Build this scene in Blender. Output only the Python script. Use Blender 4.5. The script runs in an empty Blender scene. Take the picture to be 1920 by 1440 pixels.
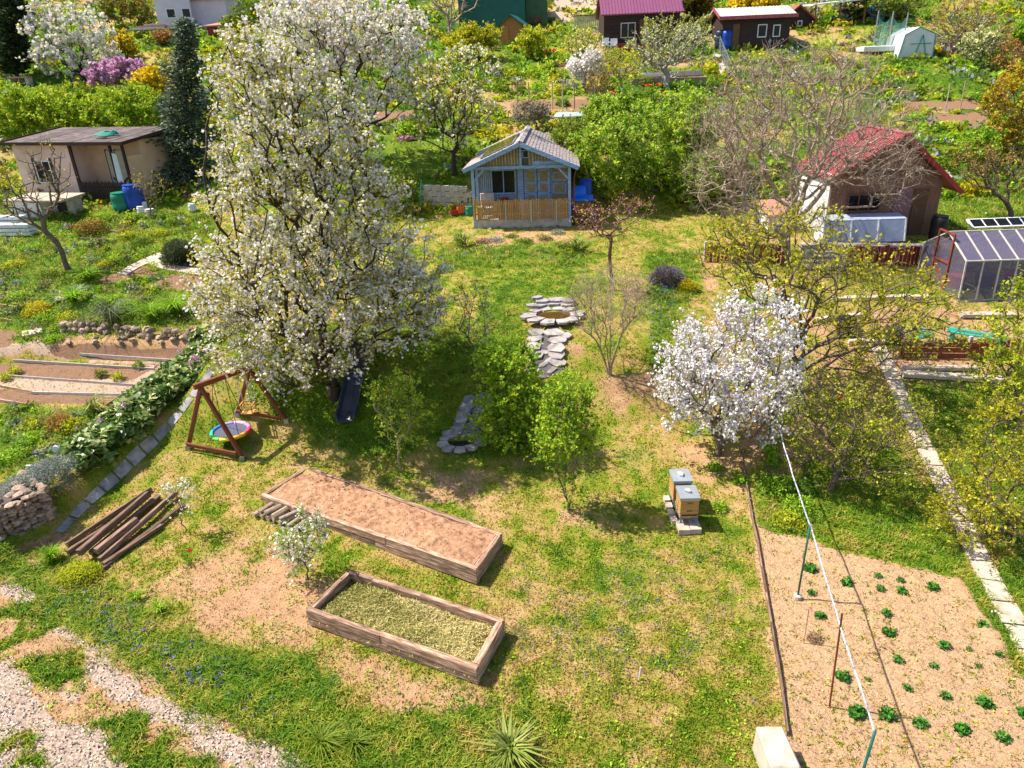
import bpy, math, random
import numpy as np
from mathutils import Vector, Matrix
R_ = math.radians
rnd = random.Random(5)
rng = np.random.default_rng(5)
sc = bpy.context.scene
# ---------------------------------------------------------------- camera
TH, RO, FP = R_(24.5), R_(2.4), 1321.0
CAM = np.array([0., 0., 10.])
_f = np.array([0, math.cos(TH), -math.sin(TH)]); _u0 = np.array([0, math.sin(TH), math.cos(TH)]); _x = np.array([1., 0, 0])
_r = math.cos(RO)*_x - math.sin(RO)*_u0; _u = math.cos(RO)*_u0 + math.sin(RO)*_x
cd = bpy.data.cameras.new('camera'); cam = bpy.data.objects.new('camera', cd); sc.collection.objects.link(cam)
cd.sensor_width = 36; cd.lens = 36*FP/1920; cd.clip_end = 600; cd.clip_start = .1
m = Matrix.Identity(4)
for i in range(3):
    m[i][0] = _r[i]; m[i][1] = _u[i]; m[i][2] = -_f[i]; m[i][3] = CAM[i]
cam.matrix_world = m
sc.camera = cam
# ---------------------------------------------------------------- light
SUN_EL, SUN_DIR = R_(56), (-1.5, .36)          # towards the sun, seen from the garden
w = bpy.data.worlds.new('World'); sc.world = w; w.use_nodes = True
nt = w.node_tree; bg = nt.nodes['Background']; sky = nt.nodes.new('ShaderNodeTexSky')
sky.sky_type = 'NISHITA'; sky.sun_disc = False; sky.sun_elevation = SUN_EL
sky.sun_rotation = math.atan2(SUN_DIR[0], SUN_DIR[1])
nt.links.new(sky.outputs[0], bg.inputs[0]); bg.inputs[1].default_value = .115
sl = bpy.data.lights.new('sun', 'SUN'); sl.energy = 5.0; sl.angle = R_(.55); sl.color = (1, .93, .82)
so = bpy.data.objects.new('sun', sl); sc.collection.objects.link(so)
sd = Vector((SUN_DIR[0], SUN_DIR[1], 0)).normalized()*math.cos(SUN_EL) + Vector((0, 0, math.sin(SUN_EL)))
so.rotation_euler = sd.to_track_quat('Z', 'Y').to_euler(); so.location = (-20, 10, 40)
sc.view_settings.view_transform = 'Standard'; sc.view_settings.look = 'None'
sc.view_settings.exposure = .86; sc.view_settings.gamma = 1
sc.cycles.max_bounces = 6; sc.cycles.transparent_max_bounces = 8; sc.cycles.sample_clamp_indirect = 4
# ---------------------------------------------------------------- terrain
def vnoise(x, y, s, seed=0):
    x = np.asarray(x, float)/s; y = np.asarray(y, float)/s
    xi = np.floor(x).astype(np.int64); yi = np.floor(y).astype(np.int64); fx = x-xi; fy = y-yi
    fx = fx*fx*(3-2*fx); fy = fy*fy*(3-2*fy)
    def h(a, b):
        n = (a*374761393 + b*668265263 + seed*1442695) & 0x7fffffff
        n = ((n ^ (n >> 13))*1274126177) & 0x7fffffff
        return ((n ^ (n >> 16)) & 0xffff)/65535.
    return (h(xi, yi)*(1-fx)+h(xi+1, yi)*fx)*(1-fy) + (h(xi, yi+1)*(1-fx)+h(xi+1, yi+1)*fx)*fy
def fbm(x, y, s, seed=0, o=3):
    v = 0; a = 1; t = 0
    for k in range(o):
        v = v + a*vnoise(x, y, s/2**k, seed+k*7); t += a; a *= .5
    return v/t
def sm(a, b, x):
    t = np.clip((x-a)/(b-a), 0, 1); return t*t*(3-2*t)
PL = np.array([(-20, 0), (11, 0), (12.5, .2), (14, .55), (17, 1.05), (19, 1.45), (21.3, 1.75), (21.7, 2.2), (25, 3.0), (29, 3.85), (32, 4.6), (36, 5.4), (45, 7.8), (57, 10.8), (67, 13.4), (100, 23), (170, 45), (260, 70)])
PM = np.array([(-20, 0), (12, 0), (14, .15), (16, .42), (17.3, .7), (19.6, 2.2), (21, 2.5), (25, 2.9), (29, 3.35), (33, 3.6), (35, 5.0), (38, 5.8), (45, 7.3), (57, 10.3), (67, 12.8), (100, 22), (170, 44), (260, 70)])
PR = np.array([(-20, 0), (12, .05), (14, .3), (16, .9), (18, 1.6), (21, 2.4), (25, 2.8), (28.7, 3.0), (33, 3.4), (36, 5.0), (45, 7.1), (57, 10.1), (67, 12.6), (100, 22), (170, 44), (260, 70)])
BXY = np.array([(8, -13.2), (10, -12.6), (11.5, -11.9), (13.5, -11.4), (17, -10.1), (21, -8.6), (26, -7.6), (40, -7), (260, -7)])
def H(x, y):
    x = np.asarray(x, float); y = np.asarray(y, float)
    l = np.interp(y, PL[:, 0], PL[:, 1]); c = np.interp(y, PM[:, 0], PM[:, 1]); r = np.interp(y, PR[:, 0], PR[:, 1])
    bx = np.interp(y, BXY[:, 0], BXY[:, 1]); wd = .35 + 2.2*sm(19, 24, y)
    a = sm(bx-wd, bx+.12, x); b = sm(4.5, 7.5, x)
    z = l*(1-a) + a*(c*(1-b) + r*b)
    far = sm(40, 90, y)
    z = z + (.05+.9*far)*(fbm(x, y, 4+20*far*0, 3)-.5) + .03*(fbm(x, y, .7, 11, 2)-.5)
    verge = np.exp(-((y-(9.4-.0*x)+.42*(x+6))/1.3)**2)*sm(1, -2, x)
    return z + .12*verge
def ray(px, py): return FP*_f + (px-960)*_r - (py-720)*_u
def P(px, py, dz=0):
    d = ray(px, py)/FP; t = 7.
    prev = None
    for k in range(4000):
        q = CAM + d*t; g = float(H(q[0], q[1])) + dz
        e = q[2]-g
        if e <= 0:
            if prev is None: break
            t0, e0 = prev; t = t0 + (t-t0)*e0/(e0-e); break
        prev = (t, e); t += max(.03, min(.5, e*.4)) if t < 40 else .3
        if t > 250: break
    q = CAM + d*t
    return Vector((q[0], q[1], float(H(q[0], q[1]))))
def V(px, py, Y):                                # the point on the upright plane y = Y
    d = ray(px, py); q = CAM + d*(Y/d[1]); return Vector(q)
def ground(x, y, dz=0): return Vector((x, y, float(H(x, y))+dz))
# ---------------------------------------------------------------- object helpers
COL = sc.collection
def tag(o, label=None, cat=None, group=None, kind=None):
    if label: o['label'] = label
    if cat: o['category'] = cat
    if group: o['group'] = group
    if kind: o['kind'] = kind
    return o
def thing(name, label, cat, loc=(0, 0, 0), rz=0, group=None, s=1):
    o = bpy.data.objects.new(name, None); COL.objects.link(o); o.location = loc; o.rotation_euler = (0, 0, rz); o.scale = (s, s, s)
    o.empty_display_size = .2
    return tag(o, label, cat, group)
def root_matrix(o):
    l = Matrix.Translation(o.location) @ o.rotation_euler.to_matrix().to_4x4() @ Matrix.Diagonal((*o.scale, 1))
    return l if o.parent is None else root_matrix(o.parent) @ l
def link(name, me, mat=None, parent=None):
    o = bpy.data.objects.new(name, me); COL.objects.link(o)
    if mat is not None and not me.materials: me.materials.append(mat)
    if parent: o.parent = parent
    return o
class MB:
    def __init__(s): s.v = []; s.f = []; s.smooth = False; s.m = []
    def add(s, vs, fs, mi=0):
        n = len(s.v); s.v += [tuple(v) for v in vs]; s.f += [tuple(n+i for i in f) for f in fs]; s.m += [mi]*len(fs); return s
    def box(s, c, d, rz=0, jit=0, mi=0):
        ca, sa = math.cos(rz), math.sin(rz); vs = []
        for z in (-.5, .5):
            for x, y in ((-.5, -.5), (.5, -.5), (.5, .5), (-.5, .5)):
                X, Y = x*d[0], y*d[1]
                vs.append((c[0]+X*ca-Y*sa+rnd.uniform(-jit, jit), c[1]+X*sa+Y*ca+rnd.uniform(-jit, jit), c[2]+z*d[2]+rnd.uniform(-jit, jit)))
        return s.add(vs, [(0, 3, 2, 1), (4, 5, 6, 7), (0, 1, 5, 4), (1, 2, 6, 5), (2, 3, 7, 6), (3, 0, 4, 7)], mi)
    def b2(s, x0, x1, y0, y1, z0, z1, mi=0): return s.box(((x0+x1)/2, (y0+y1)/2, (z0+z1)/2), (x1-x0, y1-y0, z1-z0), mi=mi)
    def beam(s, p, q, w, h=None, up=(0, 0, 1), mi=0):
        h = h or w; p, q = Vector(p), Vector(q); d = (q-p).normalized(); u = Vector(up)
        if abs(d.dot(u)) > .98: u = Vector((0, 1, 0))
        a = d.cross(u).normalized(); b = a.cross(d)
        vs = [e + a*(x*w/2) + b*(y*h/2) for e in (p, q) for x, y in ((-1, -1), (1, -1), (1, 1), (-1, 1))]
        return s.add(vs, [(0, 1, 2, 3), (7, 6, 5, 4), (0, 4, 5, 1), (1, 5, 6, 2), (2, 6, 7, 3), (3, 7, 4, 0)], mi)
    def tube(s, pts, r, n=8, cap=True, mi=0):
        pts = [Vector(p) for p in pts]; rs = r if isinstance(r, (list, tuple)) else [r]*len(pts); rings = []; base = len(s.v)
        for i, p in enumerate(pts):
            d = (pts[min(i+1, len(pts)-1)]-pts[max(i-1, 0)]).normalized(); u = Vector((0, 0, 1)) if abs(d.z) < .9 else Vector((0, 1, 0))
            a = d.cross(u).normalized(); b = a.cross(d)
            s.v += [tuple(p + a*(math.cos(t)*rs[i]) + b*(math.sin(t)*rs[i])) for t in (2*math.pi*k/n for k in range(n))]
        for i in range(len(pts)-1):
            for k in range(n):
                s.f.append((base+i*n+k, base+i*n+(k+1) % n, base+(i+1)*n+(k+1) % n, base+(i+1)*n+k)); s.m.append(mi)
        if cap:
            s.f.append(tuple(base+k for k in range(n))[::-1]); s.f.append(tuple(base+(len(pts)-1)*n+k for k in range(n))); s.m += [mi, mi]
        return s
    def prism(s, poly, z0, z1, mi=0):
        n = len(poly); vs = [(*p, z0) for p in poly] + [(*p, z1) for p in poly]
        return s.add(vs, [tuple(range(n))[::-1], tuple(range(n, 2*n))] + [(k, (k+1) % n, (k+1) % n+n, k+n) for k in range(n)], mi)
    def slab(s, a, b, c, d, t, mi=0):                 # plate a-b-c-d with thickness t below
        a, b, c, d = map(Vector, (a, b, c, d)); n = (b-a).cross(d-a).normalized()*t
        return s.add([a, b, c, d, a-n, b-n, c-n, d-n], [(0, 1, 2, 3), (7, 6, 5, 4), (0, 4, 5, 1), (1, 5, 6, 2), (2, 6, 7, 3), (3, 7, 4, 0)], mi)
    def lathe(s, prof, c=(0, 0, 0), n=16, mi=0):
        base = len(s.v)
        for r, z in prof: s.v += [(c[0]+r*math.cos(2*math.pi*k/n), c[1]+r*math.sin(2*math.pi*k/n), c[2]+z) for k in range(n)]
        for i in range(len(prof)-1):
            for k in range(n): s.f.append((base+i*n+k, base+i*n+(k+1) % n, base+(i+1)*n+(k+1) % n, base+(i+1)*n+k)); s.m.append(mi)
        s.f.append(tuple(base+k for k in range(n))[::-1]); s.f.append(tuple(base+(len(prof)-1)*n+k for k in range(n))); s.m += [mi, mi]
        return s
    def build(s, name, mat, parent=None, world=False, smooth=False, bevel=0):
        me = bpy.data.meshes.new(name); vs = s.v
        if world and parent is not None:
            mi = root_matrix(parent).inverted(); vs = [tuple(mi @ Vector(v)) for v in vs]
        me.from_pydata(vs, [], s.f); me.update()
        mats = mat if isinstance(mat, (list, tuple)) else [mat]
        for q in mats: me.materials.append(q)
        if len(mats) > 1: me.polygons.foreach_set('material_index', s.m)
        if smooth: me.polygons.foreach_set('use_smooth', [True]*len(me.polygons))
        o = link(name, me, None, parent)
        if bevel:
            bm = o.modifiers.new('bevel', 'BEVEL'); bm.width = bevel; bm.segments = 1; bm.limit_method = 'ANGLE'
        return o
def np_mesh(name, v, f, mat, parent=None, t=None, world=False, smooth=False):
    v = np.asarray(v, np.float32).reshape(-1, 3); f = np.asarray(f, np.int32); k = f.shape[1]
    if world and parent is not None:
        mi = np.array(root_matrix(parent).inverted()); v = v @ mi[:3, :3].T + mi[:3, 3]
    me = bpy.data.meshes.new(name); me.vertices.add(len(v)); me.vertices.foreach_set('co', v.astype(np.float32).ravel())
    me.loops.add(f.size); me.loops.foreach_set('vertex_index', f.ravel())
    me.polygons.add(len(f)); me.polygons.foreach_set('loop_start', np.arange(0, f.size, k, dtype=np.int32)); me.polygons.foreach_set('loop_total', np.full(len(f), k, np.int32))
    if smooth: me.polygons.foreach_set('use_smooth', np.ones(len(f), bool))
    me.update(calc_edges=True)
    if t is not None:
        at = me.attributes.new('t', 'FLOAT', 'POINT'); at.data.foreach_set('value', np.asarray(t, np.float32))
    me.materials.append(mat)
    return link(name, me, None, parent)
def copy_tree(o, parent=None):
    c = o.copy(); COL.objects.link(c); c.parent = parent
    for ch in list(o.children): copy_tree(ch, c)
    return c
# ---------------------------------------------------------------- materials
def N(nt, ty, **k):
    n = nt.nodes.new(ty)
    for a, b in k.items(): setattr(n, a, b)
    return n
def base_mat(name, rough=.8, spec=.3):
    m = bpy.data.materials.new(name); m.use_nodes = True; b = m.node_tree.nodes['Principled BSDF']
    b.inputs['Roughness'].default_value = rough; b.inputs['Specular IOR Level'].default_value = spec
    return m, m.node_tree, b
def ramp(nt, fac, stops):
    r = N(nt, 'ShaderNodeValToRGB'); e = r.color_ramp.elements
    while len(e) < len(stops): e.new(.5)
    for i, (p, c) in enumerate(stops): e[i].position = p; e[i].color = (*c, 1)
    nt.links.new(fac, r.inputs[0]); return r.outputs[0]
def pm(name, c1, c2=None, scale=6, rough=.8, bump=.3, spec=.3, c3=None, stretch=(1, 1, 1), rand=.25, metal=0, detail=6, dist=.02, coord='Object'):
    """two or three tone noise material with relief and a little difference from object to object"""
    m, nt, b = base_mat(name, rough, spec); c2 = c2 or tuple(x*.7 for x in c1); b.inputs['Metallic'].default_value = metal
    tc = N(nt, 'ShaderNodeTexCoord'); mp = N(nt, 'ShaderNodeMapping'); mp.inputs['Scale'].default_value = stretch
    nt.links.new(tc.outputs[coord], mp.inputs[0]); no = N(nt, 'ShaderNodeTexNoise'); no.inputs['Scale'].default_value = scale; no.inputs['Detail'].default_value = detail
    oi = N(nt, 'ShaderNodeObjectInfo')
    ad = N(nt, 'ShaderNodeVectorMath', operation='MULTIPLY_ADD'); nt.links.new(oi.outputs['Random'], ad.inputs[0]); ad.inputs[1].default_value = (37, 91, 53); nt.links.new(mp.outputs[0], ad.inputs[2])
    nt.links.new(ad.outputs[0], no.inputs['Vector'])
    st = [(.3, c2), (.7, c1)] if c3 is None else [(.28, c2), (.5, c1), (.74, c3)]
    col = ramp(nt, no.outputs[0], st)
    hs = N(nt, 'ShaderNodeHueSaturation'); mr = N(nt, 'ShaderNodeMapRange'); nt.links.new(oi.outputs['Random'], mr.inputs[0]); mr.inputs[3].default_value = 1-rand; mr.inputs[4].default_value = 1+rand
    nt.links.new(mr.outputs[0], hs.inputs['Value']); nt.links.new(col, hs.inputs['Color']); nt.links.new(hs.outputs[0], b.inputs['Base Color'])
    if bump:
        bp = N(nt, 'ShaderNodeBump'); bp.inputs['Strength'].default_value = bump; bp.inputs['Distance'].default_value = dist
        nt.links.new(no.outputs[0], bp.inputs['Height']); nt.links.new(bp.outputs[0], b.inputs['Normal'])
    return m
def leafmat(name, stops, trans=.35, rough=.6, mixnoise=0):
    m, nt, b = base_mat(name, rough, .25); at = N(nt, 'ShaderNodeAttribute', attribute_name='t')
    col = ramp(nt, at.outputs['Fac'], stops)
    nt.links.new(col, b.inputs['Base Color'])
    tr = N(nt, 'ShaderNodeBsdfTranslucent'); nt.links.new(col, tr.inputs[0]); mx = N(nt, 'ShaderNodeMixShader'); mx.inputs[0].default_value = trans
    out = nt.nodes['Material Output']; nt.links.new(b.outputs[0], mx.inputs[1]); nt.links.new(tr.outputs[0], mx.inputs[2]); nt.links.new(mx.outputs[0], out.inputs[0])
    return m
WOOD = dict(stretch=(1.4, 11, 11), scale=2.6, bump=.7, dist=.01)
M = {}
M['timber'] = pm('weathered_timber', (.34, .20, .13), (.11, .06, .04), c3=(.64, .47, .35), rand=.28, **WOOD)
M['old_beam'] = pm('old_dark_beam', (.19, .11, .075), (.06, .035, .026), c3=(.34, .23, .17), rand=.4, **WOOD)
M['swing_wood'] = pm('stained_swing_wood', (.24, .07, .03), (.15, .04, .018), rand=.1, **WOOD)
M['picket'] = pm('light_picket_wood', (.62, .36, .12), (.4, .2, .06), rand=.25, **WOOD)
M['blue_wood'] = pm('blue_grey_painted_wood', (.24, .36, .56), (.14, .22, .38), c3=(.40, .50, .64), rand=.1, **WOOD)
M['beige_board'] = pm('beige_boarding', (.38, .30, .18), (.26, .2, .11), scale=8, rand=.12)
M['dark_gap'] = pm('dark_boarding', (.10, .085, .07), (.06, .05, .04), rand=.05)
M['shingle'] = pm('worn_roof_shingle', (.34, .28, .27), (.13, .11, .115), c3=(.50, .44, .41), scale=9, rand=.28, detail=9)
M['glass'] = pm('window_glass', (.012, .013, .018), (.006, .006, .008), rough=.12, spec=.25, bump=0, rand=0)
M['conc'] = pm('concrete', (.42, .38, .33), (.3, .26, .22), c3=(.5, .46, .4), scale=5, rand=.1)
M['slabpath'] = pm('path_slab', (.50, .40, .31), (.36, .28, .21), c3=(.58, .48, .38), scale=4, rand=.12)
M['stone'] = pm('field_stone', (.30, .21, .15), (.13, .09, .07), c3=(.42, .32, .24), scale=5, rand=.4, bump=.6)
M['slate'] = pm('grey_slab_stone', (.27, .25, .25), (.13, .12, .13), c3=(.40, .36, .33), scale=4, rand=.22, bump=.5)
M['slate_pale'] = pm('pale_grey_slab_stone', (.36, .32, .30), (.18, .155, .15), c3=(.48, .42, .38), scale=4, rand=.2, bump=.5)
M['white_stone'] = pm('white_stone', (.6, .57, .54), (.4, .37, .35), scale=6, rand=.1, bump=.6)
M['pink_plaster'] = pm('pink_plaster', (.74, .50, .42), (.62, .40, .33), scale=1.6, rand=.03, c3=(.78, .57, .50))
M['tan_plaster'] = pm('tan_plaster', (.66, .44, .29), (.54, .35, .22), scale=2, rand=.05)
M['white_plaster'] = pm('white_plaster', (.72, .70, .70), (.62, .6, .6), scale=2, rand=.04)
M['lilac_plaster'] = pm('pale_lilac_plaster', (.60, .56, .62), (.52, .48, .54), scale=2, rand=.04)
M['felt'] = pm('roofing_felt', (.095, .068, .062), (.05, .036, .034), c3=(.17, .13, .125), scale=2.5, rand=.25)
M['dark_wood'] = pm('dark_brown_wood', (.055, .03, .025), (.03, .018, .015), rand=.2, **WOOD)
M['brown_wood'] = pm('brown_wood', (.20, .10, .05), (.12, .06, .03), rand=.2, **WOOD)
M['orange_wood'] = pm('orange_wood', (.45, .2, .06), (.3, .13, .04), rand=.1, **WOOD)
M['hive_wood'] = pm('oiled_hive_wood', (.52, .28, .09), (.36, .18, .055), rand=.1, **WOOD)
M['purple_metal'] = pm('purple_roof_metal', (.24, .075, .15), (.19, .055, .11), rough=.45, rand=.08)
M['red_metal'] = pm('red_roof_metal', (.40, .085, .10), (.30, .06, .075), rough=.45, rand=.1, c3=(.50, .16, .17))
M['red_paint'] = pm('red_painted_sheet', (.34, .035, .03), (.18, .02, .018), rough=.6, rand=.35, scale=3)
M['red_tile'] = pm('red_tiles', (.40, .10, .06), (.28, .07, .05), rand=.1, scale=10)
M['green_metal'] = pm('dark_green_metal', (.015, .12, .09), (.01, .085, .065), rough=.5, rand=.12, scale=2)
M['mid_green_metal'] = pm('mid_green_metal', (.05, .13, .045), (.03, .09, .03), rough=.5, rand=.1, scale=2)
M['lid'] = pm('galvanised_lid', (.45, .49, .53), (.38, .42, .46), rough=.35, metal=.5, rand=.05, scale=3)
M['steel'] = pm('steel', (.42, .42, .42), (.3, .3, .3), rough=.4, metal=.7, rand=.1)
M['white_paint'] = pm('white_paint', (.74, .74, .74), (.62, .62, .62), rand=.05, rough=.5)
M['dull_white'] = pm('weathered_white', (.55, .5, .45), (.4, .35, .3), rand=.15, rough=.7)
M['plastic_blue'] = pm('blue_plastic', (.012, .07, .42), (.01, .05, .32), rough=.4, bump=0, rand=.1)
M['bright_blue'] = pm('bright_blue_plastic', (.01, .17, .75), (.01, .14, .6), rough=.4, bump=0, rand=.05)
M['navy'] = pm('dark_blue_plastic', (.02, .035, .08), (.015, .03, .06), rough=.4, bump=0, rand=.05)
M['plastic_green'] = pm('green_plastic', (.01, .22, .13), (.01, .17, .1), rough=.4, bump=0, rand=.1)
M['turq'] = pm('turquoise_paint', (.03, .38, .28), (.02, .27, .2), rough=.5, rand=.15, scale=3)
M['orange_plastic'] = pm('orange_plastic', (.6, .1, .02), (.5, .08, .02), rough=.4, bump=0, rand=.1)
M['red_plastic'] = pm('red_plastic', (.35, .02, .02), (.28, .02, .02), rough=.4, bump=0, rand=.1)
M['yellow_plastic'] = pm('yellow_plastic', (.75, .5, .03), (.65, .42, .02), rough=.4, bump=0, rand=.05)
M['slide'] = pm('dark_blue_grey_plastic', (.035, .045, .075), (.025, .032, .055), rough=.3, spec=.5, bump=0, rand=.05)
M['rubber'] = pm('black_plastic', (.02, .02, .022), (.012, .012, .014), rough=.5, bump=0, rand=.1)
M['mat'] = pm('swing_mat', (.09, .10, .14), (.07, .08, .12), scale=60, rand=0)
M['rope'] = pm('white_rope', (.6, .58, .52), (.5, .46, .4), scale=40, rand=0)
M['rust'] = pm('rusty_steel', (.25, .05, .025), (.16, .035, .02), rough=.6, rand=.1, scale=8)
M['tarp_white'] = pm('white_wrapped_pipe', (.42, .42, .5), (.08, .08, .11), scale=11, rand=0, stretch=(1, 1, 1), c3=(.68, .68, .74))
M['greenpipe'] = pm('green_pipe', (.02, .12, .10), (.015, .07, .06), rand=0, rough=.5)
M['bark'] = pm('brown_bark', (.15, .11, .08), (.07, .05, .035), c3=(.22, .17, .13), scale=14, rand=.15, bump=.8)
M['bark_dark'] = pm('dark_bark', (.07, .045, .035), (.035, .022, .018), scale=14, rand=.15, bump=.8)
M['bark_pale'] = pm('pale_bark', (.34, .25, .18), (.2, .14, .1), c3=(.42, .33, .25), scale=10, rand=.1, bump=.6)
M['bark_white'] = pm('limewashed_bark', (.40, .35, .34), (.22, .18, .17), scale=6, rand=.1, bump=.6)
M['rosetwig'] = pm('reddish_twig', (.20, .10, .075), (.11, .06, .045), scale=14, rand=.1)
M['soil'] = pm('tilled_soil', (.38, .20, .11), (.20, .10, .05), c3=(.48, .28, .165), scale=7, rand=.05, bump=1, detail=12, dist=.06)
M['water'] = pm('murky_water', (.11, .055, .012), (.07, .04, .01), rough=.04, spec=.7, bump=.02, rand=0)
M['dark_water'] = pm('dark_water', (.02, .022, .025), (.012, .012, .014), rough=.03, spec=.8, bump=.02, rand=0)
M['net'] = None
def clear_mat(name, c, alpha, rough=.2):
    m, nt, b = base_mat(name, rough, .5); b.inputs['Base Color'].default_value = (*c, 1); b.inputs['Alpha'].default_value = alpha; return m
M['poly'] = clear_mat('clear_sheet', (.15, .13, .21), .5, .12)
M['film'] = clear_mat('white_film', (.78, .78, .82), .7, .35)
M['net'] = clear_mat('green_net', (.12, .30, .26), .55, .8)
M['greyfilm'] = clear_mat('grey_fleece', (.40, .48, .46), .7, .8)
def G(*s): return [(a, tuple(c)) for a, c in s]
M['L_cherry'] = leafmat('young_olive_leaf', G((0, (.14, .15, .006)), (.5, (.40, .38, .015)), (1, (.66, .58, .03))), .5)
M['B_white'] = leafmat('white_blossom', G((0, (.66, .60, .52)), (.5, (.86, .81, .74)), (1, (.93, .90, .85))), .3)
M['B_apple'] = leafmat('pink_white_blossom', G((0, (.68, .55, .56)), (.5, (.85, .80, .80)), (1, (.9, .88, .88))), .3)
M['B_cream'] = leafmat('cream_flower', G((0, (.5, .5, .2)), (1, (.75, .72, .38))), .3)
M['B_pink'] = leafmat('pink_flower', G((0, (.45, .15, .33)), (.6, (.65, .33, .52)), (1, (.78, .55, .68))), .3)
M['B_yellow'] = leafmat('yellow_flower', G((0, (.62, .42, .01)), (1, (.92, .70, .03))), .3)
M['B_orange'] = leafmat('rust_orange_leaf', G((0, (.22, .09, .02)), (1, (.5, .24, .05))), .3)
M['B_red'] = leafmat('red_flower', G((0, (.5, .02, .01)), (1, (.8, .06, .03))), .2)
M['B_blue'] = leafmat('blue_flower', G((0, (.06, .07, .30)), (1, (.20, .18, .52))), .2)
M['B_violet'] = leafmat('violet_flower', G((0, (.12, .09, .22)), (1, (.28, .22, .4))), .2)
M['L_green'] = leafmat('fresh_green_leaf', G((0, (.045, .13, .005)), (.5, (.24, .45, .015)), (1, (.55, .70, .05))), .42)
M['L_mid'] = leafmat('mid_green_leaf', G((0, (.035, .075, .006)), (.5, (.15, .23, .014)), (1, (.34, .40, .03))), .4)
M['L_yg'] = leafmat('yellow_green_leaf', G((0, (.16, .19, .006)), (.5, (.42, .46, .015)), (1, (.72, .70, .04))), .48)
M['L_gold'] = leafmat('golden_leaf', G((0, (.20, .17, .006)), (.5, (.48, .40, .01)), (1, (.74, .62, .02))), .48)
M['L_dark'] = leafmat('dark_conifer_needles', G((0, (.012, .03, .012)), (.5, (.03, .06, .022)), (1, (.08, .12, .04))), .15)
M['L_spruce'] = leafmat('blue_spruce_needles', G((0, (.035, .06, .04)), (.5, (.10, .145, .09)), (1, (.22, .26, .14))), .15)
M['L_olive'] = leafmat('olive_conifer', G((0, (.05, .05, .008)), (.5, (.13, .11, .012)), (1, (.27, .2, .02))), .2)
M['L_grey'] = leafmat('silver_foliage', G((0, (.14, .17, .14)), (.5, (.25, .28, .23)), (1, (.38, .41, .35))), .2)
M['L_bergenia'] = leafmat('thick_bergenia_leaf', G((0, (.035, .09, .015)), (.45, (.11, .20, .035)), (.7, (.27, .34, .09)), (1, (.55, .56, .27))), .2, .35)
M['L_rosemary'] = leafmat('dusty_green_needle', G((0, (.045, .06, .03)), (1, (.15, .18, .08))), .2)
M['L_potato'] = leafmat('deep_green_leaf', G((0, (.015, .09, .008)), (1, (.10, .32, .03))), .25)
M['L_yucca'] = leafmat('striped_sword_leaf', G((0, (.08, .13, .02)), (.5, (.18, .24, .03)), (1, (.5, .46, .15))), .2)
M['L_brown'] = leafmat('dry_brown_stalk', G((0, (.14, .08, .04)), (1, (.36, .24, .13))), .2)
M['grass'] = leafmat('grass_blade', G((0, (.52, .34, .13)), (.24, (.44, .34, .07)), (.46, (.31, .33, .028)), (.72, (.15, .27, .012)), (1, (.05, .15, .006))), .35)
M['hay'] = leafmat('cut_grass', G((0, (.16, .17, .025)), (.4, (.40, .36, .10)), (1, (.66, .55, .25))), .2)
M['gravel'] = leafmat('gravel_stone', G((0, (.34, .26, .21)), (.4, (.58, .46, .38)), (1, (.74, .62, .53))), 0, .8)
# ---------------------------------------------------------------- ground regions
class Reg:
    def __init__(s, pts, soft=.15, amp=.5, ns=.5, seed=1):
        s.p = np.array([tuple(P(*q))[:2] for q in pts]); s.soft = soft; s.amp = amp; s.ns = ns; s.seed = seed
        s.lo = s.p.min(0)-1; s.hi = s.p.max(0)+1
    def __call__(s, x, y):
        x = np.asarray(x, float); y = np.asarray(y, float); out = np.zeros(x.shape)
        k = (x > s.lo[0]) & (x < s.hi[0]) & (y > s.lo[1]) & (y < s.hi[1])
        if not k.any(): return out
        X, Y = x[k], y[k]; ins = np.zeros(X.shape, bool); dm = np.full(X.shape, 1e9); n = len(s.p)
        for i in range(n):
            ax, ay = s.p[i]; bx, by = s.p[(i+1) % n]
            c = ((ay > Y) != (by > Y)); ins ^= c & (X < (bx-ax)*(Y-ay)/((by-ay) or 1e-9)+ax)
            t = np.clip(((X-ax)*(bx-ax)+(Y-ay)*(by-ay))/((bx-ax)**2+(by-ay)**2+1e-9), 0, 1)
            dm = np.minimum(dm, np.hypot(X-ax-t*(bx-ax), Y-ay-t*(by-ay)))
        d = np.where(ins, dm, -dm) + (fbm(X, Y, s.ns, s.seed, 3)-.5)*s.amp
        out[k] = sm(-s.soft, s.soft, d); return out
for_dirt = 1.8
gravel_r = [Reg([(-60, 1275), (40, 1285), (110, 1350), (190, 1370), (235, 1400), (270, 1500), (-200, 1500)], .15, .35, .5, 2), Reg([(-60, 1235), (60, 1240), (150, 1310), (60, 1300), (-60, 1290)], .2, .4, .4, 60),
            Reg([(0, 1085), (40, 1095), (110, 1170), (200, 1225), (180, 1240), (90, 1180), (0, 1110)], .15, .3, .4, 61), Reg([(120, 1215), (190, 1225), (330, 1320), (480, 1385), (620, 1450), (480, 1470), (330, 1370), (230, 1320)], .2, .5, .4, 3)]
track_r = [Reg([(-120, 1040), (0, 1075), (70, 1130), (160, 1200), (300, 1290), (480, 1375), (640, 1460), (600, 1600), (-300, 1600), (-300, 1040)], .25, .5, .6, 4),
           Reg([(30, 1035), (110, 985), (140, 1005), (60, 1070)], .1, .3, .4, 5)]
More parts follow.
